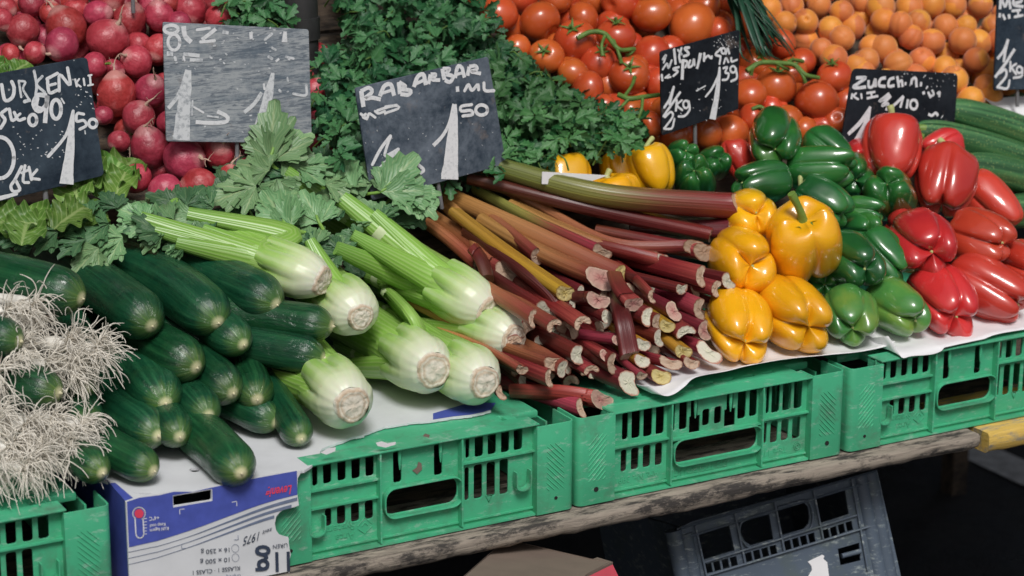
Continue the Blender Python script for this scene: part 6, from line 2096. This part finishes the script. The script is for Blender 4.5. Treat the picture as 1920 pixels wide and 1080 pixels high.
parsley('p', [(470, -60), (548, -60), (545, 60), (540, 50), (440, 50), (420, 20), (440, -40)], 125, 'parsley bunch left of the post at the top, over the worn sign', 1)
parsley('p', [(590, 110), (700, 80), (760, 160), (700, 200), (690, 320), (640, 300), (600, 240), (585, 160)], 260, 'parsley bunch between the worn sign and the rhubarb sign', 2)
parsley('p', [(618, -60), (860, -60), (930, 60), (950, 110), (860, 150), (700, 140)], 370, 'parsley bunch at the top behind the rhubarb sign', 3, .28)
parsley('p', [(900, 80), (965, 95), (1060, 165), (1130, 210), (1080, 260), (960, 220), (900, 150)], 290, 'parsley bunch spilling towards the tomatoes', 4, .30)
parsley('p', [(920, 200), (1060, 220), (1150, 205), (1205, 235), (1200, 268), (1120, 290), (1010, 310), (950, 330), (900, 300), (930, 260)], 340, 'lowest parsley bunch right above the yellow peppers', 5, .34)
parsley('p', [(700, 130), (920, 130), (930, 330), (800, 360), (690, 330)], 200, 'parsley bunch hidden for the most part by the rhubarb sign', 6)

# ------------------------------------------------------------------ lettuce behind the cucumber sign
def lettuce_leaf(mb, b, d, n_, L, W, rg):
    side = nrm(np.cross(d, n_)); up = nrm(np.cross(side, d))
    N, M_ = 22, 19
    P = np.zeros((N, M_, 3)); uv = np.zeros((N, M_, 2)); ph = rg.uniform(0, 6)
    for i in range(N):
        t_ = i / (N - 1); w = W * (math.sin(math.pi * min(t_ * .62 + .10, 1)) ** .8)
        for j in range(M_):
            s = (j / (M_ - 1) - .5) * 2
            ruff = (abs(s) ** 2.2 + max(t_ - .75, 0) * 2) * .13 * L * math.sin(t_ * 17 + s * 3 + ph)
            blis = .030 * L * fbm((t_ * 7 + ph, s * 5, ph), 3)
            P[i, j] = b + d * (L * t_ * (1 - .12 * s * s)) + side * (w * s) + up * (.30 * W * s * s - .22 * L * t_ * t_ + ruff + blis)
            uv[i, j] = (.5 + s / 2, t_)
    mb.grid(P, False, 0, uv.reshape(-1, 2))
def lettuce(spots, label, seed):
    rg = np.random.default_rng(seed)
    root = empty('lettuce', B(spots[0][0], spots[0][1], -.02), label, 'lettuce')
    for (x, y, o, ang, l, w) in spots:
        b = B(x, y, o); k = mpp(b)
        n_ = nrm(cdir(rg.normal(0, .25), .6, .8)); a = R(ang)
        d = CR * math.cos(a) + CU * math.sin(a); d = nrm(d - n_ * float(d @ n_))
        mb = MB(); lettuce_leaf(mb, b, d, n_, l * k, w * k, rg)
        mb.build('leaf', M_LETT, root, True, b)
lettuce([(185, 370, .02, 75, 120, 42), (165, 365, .03, 95, 130, 40), (205, 345, .01, 62, 95, 40), (150, 390, .035, 110, 90, 40), (215, 372, .03, 80, 88, 34)], 'light green lettuce beside the right edge of the cucumber sign', 1)
lettuce([(60, 440, .03, 100, 85, 45), (100, 430, .04, 60, 85, 42), (130, 415, .04, 40, 95, 40), (20, 430, .03, 130, 85, 45), (70, 420, .05, 170, 90, 40), (40, 460, .05, 80, 70, 42)], 'light green lettuce under the cucumber sign', 2)
lettuce([(-10, 150, .0, 95, 60, 34), (20, 140, .0, 60, 50, 30), (0, 170, .01, 120, 60, 30)], 'lettuce leaves peeping over the cucumber sign at the left edge', 3)

# ------------------------------------------------------------------ leek greens
root = empty('leek_bunch', B(1390, -20, .06), 'dark green bunch of thin leek leaves between tomatoes and apricots', 'leeks')
rg = np.random.default_rng(5)
for i in range(34):
    x0, y0 = rg.uniform(1345, 1395), rg.uniform(-70, -30)
    f = rg.uniform(0, 1)
    x1, y1 = (1400 + 45 * f + rg.normal(0, 8), 70 + 30 * rg.random()) if i % 3 else (1440 + 50 * f, 60 + 38 * f + rg.normal(0, 5))
    o = rg.uniform(.035, .07)
    mid = ((x0 + x1) / 2 + rg.normal(0, 6), (y0 + y1) / 2 - rg.uniform(0, 10))
    mb = MB()
    p = smooth_path([B(x0, y0, o + .02), B(*mid, o + .012), B(x1, y1, o * .85), B(x1 + rg.normal(8, 6), y1 + rg.uniform(6, 22), o * .6)], 20)
    w = np.interp(np.linspace(0, 1, 20), [0, .6, 1], [.0052, .0042, .0008]) * rg.uniform(.7, 1.2)
    sweep(mb, p, np.c_[w, w * .22], circle(8), CU, 0, (True, True))
    mb.build('leaf', M_CHIVE, root)

# ------------------------------------------------------------------ bunches with white roots at the left
M_ROOTW = simple('white root hair', (.74, .70, .62), .6, .14, 120, .1)
M_BULB = simple('white bulb', (.74, .72, .66), .4, .08, 60, .1)
def onion_bunch(bulbs, label, seed, hang):
    rg = np.random.default_rng(seed)
    b0 = V(*bulbs[0])
    root = empty('spring_onion_bunch', b0, label, 'spring onions', 'rooty spring onion bunches')
    for (x, y, Y) in bulbs:
        c = V(x - 22, y, Y); k = mpp(c); r = rg.uniform(14, 19) * k
        ax = nrm(np.array([.62 + rg.normal(0, .1), -.75, -.02 + rg.normal(0, .08)]))      # root end faces the buyer
        n = 20; t_ = np.linspace(0, 1, n); L = .16
        p = c - np.outer(t_ * L, ax) - np.outer(t_ ** 2, [.09, -.03, .02])
        rad = np.interp(t_, [0, .03, .10, .22, .5, 1], [.45, .85, 1, .75, .5, .45]) * r
        mb = MB(); sweep(mb, p, rad, circle(18), (0, 0, 1), 0, (True, True))
        mb.build('bulb', M_BULB, root)
        mb = MB()
        Mx = look_basis(ax)
        for q in range(110):
            a = rg.uniform(0, 6.28); rr_ = r * .5 * math.sqrt(rg.random())
            s0 = c + Mx @ np.array([rr_ * math.cos(a), rr_ * math.sin(a), 0])
            d = nrm(Mx @ np.array([math.cos(a) * .9, math.sin(a) * .9, rg.uniform(.2, 1.0)]))
            Lr = rg.uniform(35, 88) * k * (1.45 if rg.random() < .12 else 1)
            pts = [s0]; m_ = 9; wob = rg.normal(0, .5, 3)
            for s in range(m_):
                wob = wob * .6 + rg.normal(0, .42, 3)
                d = nrm(d + wob * .40 + np.array([0.03, -.03, -hang * s / m_]))
                nx = pts[-1] + d * Lr / m_
                if nx[1] < .16 and nx[2] < .006 and nx[1] > -.003: nx[2] = .006 + rg.uniform(0, .004)
                pts.append(nx)
            w = rg.uniform(.00042, .00085)
            tube(mb, pts, [w, w, w * .85, w * .5], 22, 5)
        o = mb.build('roots', M_ROOTW, root)
        o['kind'] = 'stuff'
onion_bunch([(35, 585, .165), (85, 575, .165), (150, 645, .135), (205, 655, .13), (60, 650, .14), (110, 690, .125), (20, 700, .12), (160, 690, .12)], 'upper bunch of spring onions, its white roots spread over the cucumbers', 11, .35)
onion_bunch([(15, 790, .085), (70, 800, .08), (120, 795, .08), (175, 800, .08), (40, 840, .065), (100, 850, .06), (150, 835, .065), (10, 880, .05), (70, 880, .045)], 'lower bunch of spring onions, its white roots hanging over the crate rim', 12, .55)

# ------------------------------------------------------------------ price signs
def mat_board(name, dark, light, amount, grain=False):
    t = NT(name)
    c = t.coord('Object', (1, 1, 1), False)
    if grain:
        c = t.coord('Object', (1, 1, 6), False)
    big = t.noise(c, 11, 6, .65, .6)
    fine = t.noise(t.coord('Object', rand=False), 120, 5, .7)
    f = t.ramp(t.math('ADD', t.math('MULTIPLY', big, .75), t.math('MULTIPLY', fine, .32)), [(.40, 0), (.40 + .30 / amount, 1)])
    col = t.mix(f, dark, light)
    sp = t.ramp(t.noise(t.coord('Object', rand=False), 170, 2, .5), [(.70, 0), (.74, .7)])
    spm = t.ramp(t.noise(t.coord('Object', rand=False), 16, 3), [(.48, 0), (.60, 1)])
    col = t.mix(t.math('MULTIPLY', sp, spm), col, (.45, .46, .48))
    ru = t.ramp(t.noise(t.coord('Object', rand=False), 26, 5, .7), [(.60, 0), (.72, .6)])
    col = t.mix(ru, col, (.20, .16, .14))
    if grain:
        gr = t.noise(t.coord('Object', (1.2, 1, 9), False), 34, 6, .7, 1.2)
        col = t.mix(t.ramp(gr, [(.42, .75), (.52, 0)]), col, (.09, .115, .15))
    t.p(Base_Color=col, Roughness=.65, Normal=t.bump(fine, .25, .001))
    t.b.inputs['Specular IOR Level'].default_value = .2
    return t.m
M_B1 = mat_board('chalkboard smudged', (.008, .016, .029), (.062, .088, .118), .75)
M_B2 = mat_board('worn chalkboard', (.14, .175, .215), (.34, .365, .39), 1.6, True)
M_B3 = mat_board('grey chalkboard', (.024, .038, .058), (.16, .19, .235), 1.15)
M_B4 = mat_board('black chalkboard', (.004, .006, .010), (.030, .038, .050), .6)
t = NT('chalk marker')
n1 = t.noise(t.coord('Object', rand=False), 230, 4, .65)
t.p(Base_Color=t.ramp(n1, [(.30, (.52, .54, .57)), (.5, (.70, .71, .74))]), Roughness=.8)
M_CHALK = t.m
t = NT('faded chalk')
n1 = t.noise(t.coord('Object', rand=False), 150, 5, .7)
t.p(Base_Color=t.ramp(n1, [(.36, (.34, .365, .40)), (.52, (.62, .64, .67))]), Roughness=.85)
M_CHALK2 = t.m
M_EDGE = simple('sign edge', (.16, .145, .13), .7, .25, 80, .1)
def ell(cx, cy, rx, ry, n=20, a0=0): return [(cx + rx * math.cos(R(a0) + 2 * math.pi * k / n), cy + ry * math.sin(R(a0) + 2 * math.pi * k / n)) for k in range(n + 1)]
def sign(label, corners, Y0_, lean, strokes, mat, O, sc, stick_px, chalk=None, rad=.006, stick_w=.0028, extra=None):
    """corners TL, TR, BR, BL in zoomed pixels; the board stands at depth Y, leaning back by `lean` metres per metre"""
    Zp = lambda p: (O[0] + p[0] / sc, O[1] + p[1] / sc)
    Y = min(B(*Zp(corners[3]))[1], B(*Zp(corners[2]))[1]) - {'l': -.012, 'g': .028}.get(label[0], .045)
    print('sign', label[:20], round(Y, 3))
    n = nrm([0, 1.0, -lean])
    p0 = V(*Zp(corners[3]), Y)
    W = lambda p: on_plane(*Zp(p), p0, n)
    c = [W(p) for p in corners]
    root = empty('price_sign', c[3] * .5 + c[2] * .5, label, 'price sign', 'chalked price signs')
    U = nrm(c[2] - c[3]); Wv = nrm(np.cross(U, n)); Wv = Wv if Wv[2] > 0 else -Wv
    q = [(float((p - p0) @ U), float((p - p0) @ Wv)) for p in c]
    # rounded outline
    out = []
    for i in (3, 2, 1, 0):
        a, b, d = np.array(q[i]), np.array(q[(i + 1) % 4]), np.array(q[i - 1])
        e0, e1 = nrm(b - a), nrm(d - a)
        for k in range(4):
            f = k / 3
            out.append(tuple(a + e0 * rad * (1 - f) ** 2 + e1 * rad * f ** 2))
    mb = MB()
    plate(mb, out, [], p0, U, Wv, n, .0035, .0006)
    mb.build('board', mat, root, True, None, 40)
    lv = 0
    groups = {0: MB(), 1: MB()}
    for st in strokes:
        pts, w = st[0], st[1]; mi = st[2] if len(st) > 2 else 0
        P3 = np.array([W(p) for p in pts]) - p0
        P2 = np.c_[P3 @ U, P3 @ Wv]
        px_m = mpp(p0) / sc
        w = np.asarray(w, float) * 1.18
        if np.ndim(w): ww = np.array(w, float) * px_m / 2
        else: ww = np.full(len(pts), float(w) * px_m / 2)
        m_ = max(6, len(pts) * 4)
        if len(pts) > 2 or True:
            S3 = smooth_path(np.c_[P2, ww], m_) if len(pts) > 2 else np.c_[np.linspace(P2[0, 0], P2[1, 0], m_), np.linspace(P2[0, 1], P2[1, 1], m_), np.linspace(ww[0], ww[1], m_)]
        lv += 1
        lift = .0003 + (lv % 40) * .000012
        ctr = S3[:, :2]; wd = np.maximum(S3[:, 2], .0002)
        T_ = np.gradient(ctr, axis=0); T_ /= np.linalg.norm(T_, axis=1)[:, None] + 1e-9
        Nn = np.c_[-T_[:, 1], T_[:, 0]]
        L_, R_ = [], []
        for i in range(m_):
            j1 = 1 + .13 * noise.noise((ctr[i, 0] * 900, ctr[i, 1] * 900, lv)); j2 = 1 + .13 * noise.noise((ctr[i, 0] * 900, ctr[i, 1] * 900, lv + 50))
            L_.append(ctr[i] + Nn[i] * wd[i] * j1); R_.append(ctr[i] - Nn[i] * wd[i] * j2)
        # round ends (flat for the widest strokes)
        cap0 = [] if wd[0] > 14 * px_m else [ctr[0] - T_[0] * wd[0] * math.sin(a) + Nn[0] * wd[0] * math.cos(a) for a in np.linspace(math.pi, 0, 7)[1:-1]]
        cap1 = [] if wd[-1] > 14 * px_m else [ctr[-1] + T_[-1] * wd[-1] * math.sin(a) + Nn[-1] * wd[-1] * math.cos(a) for a in np.linspace(0, math.pi, 7)[1:-1]]
        mb = groups[mi]
        pts3 = lambda A_: np.array([p0 + U * a[0] + Wv * a[1] - n * lift for a in A_])
        def addp(A_, F): 
            Q = pts3(A_)
            F2 = []
            for f in F:
                F2.append(f if np.dot(np.cross(Q[f[1]] - Q[f[0]], Q[f[2]] - Q[f[0]]), n) < 0 else f[::-1])
            mb.add(Q, F2)
        A_ = []
        for a, b in zip(L_, R_): A_ += [a, b]
        addp(A_, [(2 * i, 2 * i + 1, 2 * i + 3, 2 * i + 2) for i in range(m_ - 1)])
        if cap0:
            k0 = [R_[0]] + cap0 + [L_[0]]; addp(k0, [tuple(range(len(k0)))])
        if cap1:
            k1 = [L_[-1]] + cap1 + [R_[-1]]; addp(k1, [tuple(range(len(k1)))])
    if groups[0].n: groups[0].build('chalk_lettering', chalk or M_CHALK, root, False)
    if groups[1].n: groups[1].build('faded_lettering', M_CHALK2, root, False)
    # stick behind the board, stuck into the heap
    sx, sy = stick_px[0]; ex, ey = stick_px[1]
    mb = MB()
    a = W((sx, sy)) + n * .006; b = W((ex, ey)) + n * .006
    up = nrm(a - b)
    tube(mb, [a + up * .08, a, b, b - up * .03], stick_w, 10, 8)
    mb.build('stick', M_STEEL, root)
    return root
# cucumber sign
S1 = [([(-30, 270), (-90, 260), (-112, 320), (-80, 370), (-35, 350), (-35, 315), (-60, 318)], 20), ([(10, 240), (32, 340), (80, 322), (92, 262), (76, 220)], 20),
      ([(122, 215), (138, 320)], 13, 1), ([(122, 215), (165, 222), (150, 268), (195, 345)], 13, 1), ([(160, 350), (190, 340)], 20, 1),
      ([(222, 150), (238, 240), (232, 310)], 16, 1), ([(275, 185), (238, 235), (292, 290)], 16, 1),
      ([(308, 200), (322, 290), (376, 274)], 19), ([(306, 202), (374, 165)], 18), ([(318, 245), (362, 233)], 16),
      ([(386, 280), (390, 175), (456, 242), (440, 130)], 18),
      ([(490, 205), (500, 250)], 12), ([(516, 202), (500, 230), (526, 252)], 11), ([(545, 200), (551, 242)], 12), ([(576, 180), (597, 176)], 11), ([(586, 180), (591, 240)], 12), ([(574, 245), (606, 238)], 11),
      ([(42, 400), (8, 430), (32, 470), (4, 522)], 19), ([(60, 398), (76, 470), (102, 462)], 18), ([(92, 420), (120, 470), (160, 460)], 18), ([(130, 430), (104, 450)], 16), ([(-40, 430), (-10, 470), (-30, 520)], 18),
      (ell(213, 470, 26, 36), 19), ([(306, 312), (248, 308), (218, 365), (250, 412), (300, 372), (308, 310), (293, 490)], 26), ([(246, 330), (240, 380), (290, 400)], 18), (ell(365, 400, 32, 62), 22), ([(400, 330), (418, 360)], 10),
      ([(315, 706), (400, 610), (442, 540), (474, 412)], [20, 18, 18, 14]), ([(477, 410), (462, 600), (446, 760), (433, 888)], [16, 42, 62, 82]),
      ([(545, 432), (503, 428), (500, 478), (545, 472), (562, 505), (520, 530)], 17), (ell(605, 492, 26, 28), 18), ([(553, 540), (556, 560)], 8, 1),
      (ell(0, 716, 90, 134, 26), 22), ([(-150, 560), (-160, 880)], 34),
      ([(140, 775), (96, 860), (70, 900), (84, 935), (128, 925), (104, 868)], 18), ([(162, 768), (150, 868), (186, 878)], 17), ([(140, 815), (186, 795)], 15), ([(188, 778), (204, 858)], 17), ([(240, 795), (204, 845), (256, 858)], 16),
      ([(-40, 988), (20, 975), (108, 952)], [26, 24, 18])]
rg = np.random.default_rng(3)
for k in range(46):
    x, y = rg.uniform(80, 460), rg.uniform(500, 760)
    if rg.random() < .3: x, y = rg.uniform(460, 640), rg.uniform(260, 400)
    S1.append(([(x, y), (x + rg.uniform(2, 7), y + rg.uniform(-4, 7))], float(rg.uniform(2.5, 7)), 1))
sign('dark price sign chalked GURKEN standing at the left edge', [(-250, 211), (570, 58), (682, 832), (-133, 1035)], .44, .12, S1, M_B1, (0, 90), 3.482, ((303, 920), (318, 1085)), stick_w=.0034)
# worn grey sign
S2 = [(ell(90, 108, 56, 34), 24), (ell(112, 212, 48, 64), 22), ([(190, 82), (202, 160), (252, 214)], 34), ([(300, 112), (400, 98)], 20), ([(452, 105), (395, 150), (338, 192)], 26), ([(328, 210), (440, 200)], 22),
      ([(505, 128), (555, 138)], 24, 1), ([(735, 130), (738, 185)], 24), ([(850, 190), (905, 145)], 20, 1), ([(1012, 125), (1008, 212)], [24, 44]), ([(905, 255), (935, 275)], 16, 1), ([(880, 330), (905, 345)], 22, 1), ([(945, 350), (955, 365)], 34), ([(1020, 330), (1080, 345)], 18, 1),
      ([(80, 285), (78, 325)], 46, 1), ([(120, 335), (126, 355)], 20, 1), ([(188, 308), (320, 322)], 26, 1), ([(240, 355), (345, 358)], 24, 1), ([(190, 330), (196, 360)], 16),
      ([(65, 748), (135, 660), (192, 545)], 28, 1), ([(228, 436), (210, 570), (190, 760), (170, 1006)], [44, 78, 100, 124], 1),
      ([(262, 688), (256, 800)], 14, 1), ([(275, 738), (350, 782)], 14), ([(288, 858), (400, 866), (520, 860), (550, 835), (530, 805), (462, 772)], 28), ([(385, 810), (470, 820)], 12, 1),
      ([(680, 782), (760, 712), (824, 620)], 28, 1), ([(912, 460), (885, 600), (845, 780), (785, 1002)], [26, 62, 84, 106], 1), ([(840, 555), (845, 590)], 18), ([(965, 600), (975, 612)], 18, 1), ([(1030, 500), (1035, 525)], 14, 1),
      ([(1080, 630), (1180, 640), (1182, 560)], 20, 1)]
for k in range(50):
    x, y = rg.uniform(60, 1190), rg.uniform(90, 420)
    if rg.random() < .4: x, y = rg.uniform(60, 1190), rg.uniform(420, 990)
    S2.append(([(x, y), (x + rg.uniform(3, 14), y + rg.uniform(-6, 10))], float(rg.uniform(4, 13)), 1))
sign('worn grey price sign with flaking paint in front of the radishes', [(25, 48), (1205, 108), (1232, 1032), (53, 1016)], .53, .10, S2, M_B2, (300, 30), 4.32, ((638, 1020), (640, 1310)), rad=.003)
# rhubarb sign
S3 = [([(108, 320), (125, 442)], 30), ([(104, 325), (165, 298), (190, 330), (135, 378), (190, 372), (255, 386)], 26), ([(248, 362), (282, 285), (330, 275), (355, 358)], 28), ([(268, 338), (330, 318)], 20),
      ([(390, 255), (398, 345)], 28), ([(392, 255), (440, 288), (402, 305)], 24), ([(402, 308), (478, 320), (462, 350), (402, 345)], 26),
      ([(502, 292), (532, 215), (575, 200), (592, 278)], 28), ([(518, 268), (580, 240)], 22), ([(612, 270), (628, 198)], 26), ([(628, 196), (668, 200), (642, 236), (700, 240)], 24),
      ([(716, 155), (732, 238)], 28), ([(718, 155), (770, 158), (742, 194)], 24), ([(742, 196), (796, 214), (772, 255), (735, 240)], 26), ([(812, 225), (832, 140), (862, 148), (882, 222)], 26), ([(822, 198), (868, 186)], 20),
      ([(905, 208), (918, 140)], 26), ([(918, 138), (965, 134), (975, 160), (932, 176), (965, 184), (1006, 192)], 24),
      ([(828, 288), (832, 328)], 24), ([(884, 320), (912, 275), (938, 318), (982, 275), (988, 312)], 22), ([(1028, 262), (1036, 318), (1102, 320)], 22),
      ([(106, 494), (150, 532)], 18), ([(140, 496), (120, 516), (150, 528), (168, 492), (212, 520)], 18), ([(212, 474), (238, 490), (284, 474)], 17), ([(230, 468), (290, 448), (372, 428)], 18), ([(290, 440), (372, 432), (388, 452), (286, 490)], 17),
      ([(192, 872), (256, 752), (326, 660)], 22), ([(328, 662), (300, 740), (286, 806), (330, 790), (385, 758)], 20), ([(386, 758), (290, 860), (190, 968)], 27), (ell(288, 935, 38, 30), 22), ([(360, 848), (366, 925)], 24), ([(530, 872), (576, 914), (542, 945)], 22), ([(430, 850), (450, 940)], 22),
      ([(648, 732), (720, 655), (768, 560), (806, 420)], [26, 24, 22, 30]), ([(806, 420), (802, 540), (786, 760), (770, 985)], [30, 56, 92, 126]),
      ([(935, 424), (858, 438), (858, 472), (928, 468), (942, 498), (870, 510)], 21), (ell(1010, 465, 44, 38), 23)]
for k in range(30):
    x, y = rg.uniform(120, 1150), rg.uniform(560, 960)
    S3.append(([(x, y), (x + rg.uniform(2, 6), y + rg.uniform(-3, 5))], float(rg.uniform(2, 5)), 1))
sign('grey price sign chalked RABARBAR behind the rhubarb', [(64, 300), (1062, 65), (1197, 872), (190, 1145)], .46, .10, S3, M_B3, (650, 90), 4.0, ((700, 1015), (704, 1040)), rad=.003)
# pepper sign
S4 = [([(215, 210), (228, 340)], 22), ([(110, 392), (150, 338), (162, 382), (192, 310)], 18, 1), ([(110, 300), (140, 260), (120, 330)], 18, 1), ([(282, 198), (262, 270), (272, 325)], 20), ([(250, 215), (285, 255)], 18, 1), ([(352, 192), (312, 200), (350, 250), (305, 272)], 22),
      ([(296, 300), (292, 400), (288, 488)], 28), ([(300, 308), (336, 325), (318, 372)], 20), ([(362, 312), (345, 370), (380, 358), (396, 298), (402, 352)], 20), ([(458, 242), (440, 330), (424, 388)], [30, 24, 24]), ([(492, 248), (490, 312)], 22), ([(490, 300), (525, 268), (552, 288)], 20), ([(562, 272), (560, 292)], 16),
      ([(645, 200), (595, 255), (640, 272)], 20), (ell(668, 222, 18, 26), 18), ([(690, 248), (706, 200), (722, 246)], 20), ([(642, 280), (632, 342)], 18), ([(672, 338), (690, 288), (714, 326)], 17), ([(740, 288), (745, 322), (792, 304)], 18),
      ([(100, 445), (106, 492)], 20), ([(132, 470), (168, 442)], 16), ([(150, 470), (182, 462)], 16), ([(256, 372), (205, 390), (248, 412), (208, 452)], 20),
      ([(124, 742), (170, 668), (210, 556)], 22), ([(210, 556), (190, 640), (172, 712)], 22), ([(268, 606), (195, 710), (118, 822)], 22), ([(130, 832), (182, 785), (202, 825), (122, 938)], 19), ([(122, 938), (155, 942), (196, 930), (216, 850)], 18),
      ([(238, 678), (230, 772)], 20), ([(284, 678), (240, 722), (288, 768)], 18), (ell(322, 715, 25, 34), 18), ([(348, 690), (356, 762), (312, 820), (256, 826)], 20),
      ([(505, 642), (560, 572), (622, 450)], [16, 20, 22]), ([(632, 378), (622, 500), (600, 680), (566, 852)], [20, 36, 50, 62]),
      ([(668, 382), (702, 372), (684, 422), (716, 432), (702, 482), (660, 490)], 19), (ell(755, 392, 24, 30), 18), ([(782, 386), (790, 470), (740, 502)], 20), ([(420, 590), (500, 545)], 12, 1)]
for k in range(50):
    x, y = rg.uniform(560, 800), rg.uniform(80, 190)
    if rg.random() < .5: x, y = rg.uniform(130, 800), rg.uniform(520, 900)
    S4.append(([(x, y), (x + rg.uniform(2, 7), y + rg.uniform(-3, 9))], float(rg.uniform(2, 8)), 1))
sign('black square price sign for peppers in front of the tomatoes', [(90, 230), (822, 28), (808, 762), (104, 1006)], .42, .05, S4, M_B4, (1220, 50), 4.911, ((430, 900), (432, 1080)), rad=.004)
# courgette sign
S5 = [([(208, 216), (318, 214), (250, 265), (178, 318), (240, 328), (322, 318)], 32), ([(350, 240), (352, 318), (398, 308), (425, 228), (428, 320)], 30), ([(545, 215), (486, 230), (468, 298), (540, 312)], 32), ([(640, 215), (585, 238), (575, 308), (642, 302)], 30), ([(672, 196), (692, 322)], 30), ([(692, 265), (722, 248), (734, 318)], 28), ([(766, 262), (764, 298)], 24),
      ([(828, 292), (842, 232), (880, 222), (890, 322)], 30), ([(942, 262), (936, 312)], 28), ([(978, 194), (982, 200)], 40), ([(1000, 318), (1012, 330)], 34), ([(966, 368), (972, 402)], 32), ([(1018, 372), (1050, 442)], 26), ([(1062, 350), (1082, 402), (1035, 425)], 24), ([(1118, 396), (1148, 378), (1142, 432)], 26),
      ([(166, 390), (156, 456)], 24), ([(208, 390), (182, 422), (232, 456)], 22), ([(266, 400), (272, 442)], 22), ([(325, 388), (425, 372)], 24), ([(328, 446), (458, 420)], 24), ([(378, 382), (386, 432)], 22),
      ([(582, 390), (520, 440), (470, 480), (600, 418)], 30), ([(600, 418), (550, 470), (500, 530), (570, 505), (545, 582)], 28), ([(612, 545), (680, 482), (742, 420)], 30), ([(742, 420), (722, 490), (706, 552)], 28), ([(792, 455), (776, 562)], 28), (ell(856, 516, 40, 52), 28),
      ([(118, 852), (250, 722), (330, 610), (370, 540)], [36, 46, 40, 26]), ([(370, 540), (310, 760), (250, 900), (200, 1005)], [24, 80, 110, 140]), ([(1020, 622), (1060, 640), (1102, 610), (1130, 642)], 28), ([(1172, 650), (1178, 656)], 36)]
for k in range(24):
    x, y = rg.uniform(700, 1320), rg.uniform(140, 320)
    S5.append(([(x, y), (x + rg.uniform(3, 9), y + rg.uniform(-3, 14))], float(rg.uniform(3, 10)), 1))
sign('long black price sign chalked Zucchini behind the red peppers', [(180, 108), (1362, 165), (1300, 1010), (35, 1010)], .42, .10, S5, M_B4, (1570, 110), 6.0, ((600, 1000), (600, 1300)), rad=.009)
# sign at the right edge
S6 = [([(465, 85), (476, -10), (512, 62), (542, -15), (562, 84)], 26), ([(592, 30), (664, 10), (650, -32), (600, -22), (590, 42), (682, 62)], 24), ([(715, -60), (722, 62), (765, 55)], 24), ([(580, 100), (650, 92)], 22),
      ([(464, 120), (460, 162)], 24), ([(490, 130), (512, 182)], 24), ([(545, 130), (552, 172)], 26), ([(600, 156), (672, 140)], 22), ([(630, 100), (632, 150)], 20),
      ([(440, 542), (500, 462), (540, 360)], 26), ([(540, 360), (512, 480), (498, 572)], 26), ([(600, 450), (510, 590), (418, 712)], 28), ([(460, 672), (512, 640), (520, 700), (440, 802)], 24), ([(440, 802), (530, 812), (552, 742)], 22), ([(560, 570), (558, 652)], 22), ([(612, 588), (575, 620), (612, 682)], 20), (ell(642, 642, 24, 30), 20), ([(670, 630), (662, 700), (590, 716)], 20),
      ([(780, 420), (850, 340), (880, 300)], 26), ([(880, 300), (850, 560), (820, 780)], [26, 60, 80])]
sign('dark price sign with a cut off word at the upper right edge', [(450, -110), (1010, -95), (960, 812), (412, 832)], .56, .10, S6, M_B1, (1780, 0), 4.907, ((650, 780), (650, 800)), rad=.004)
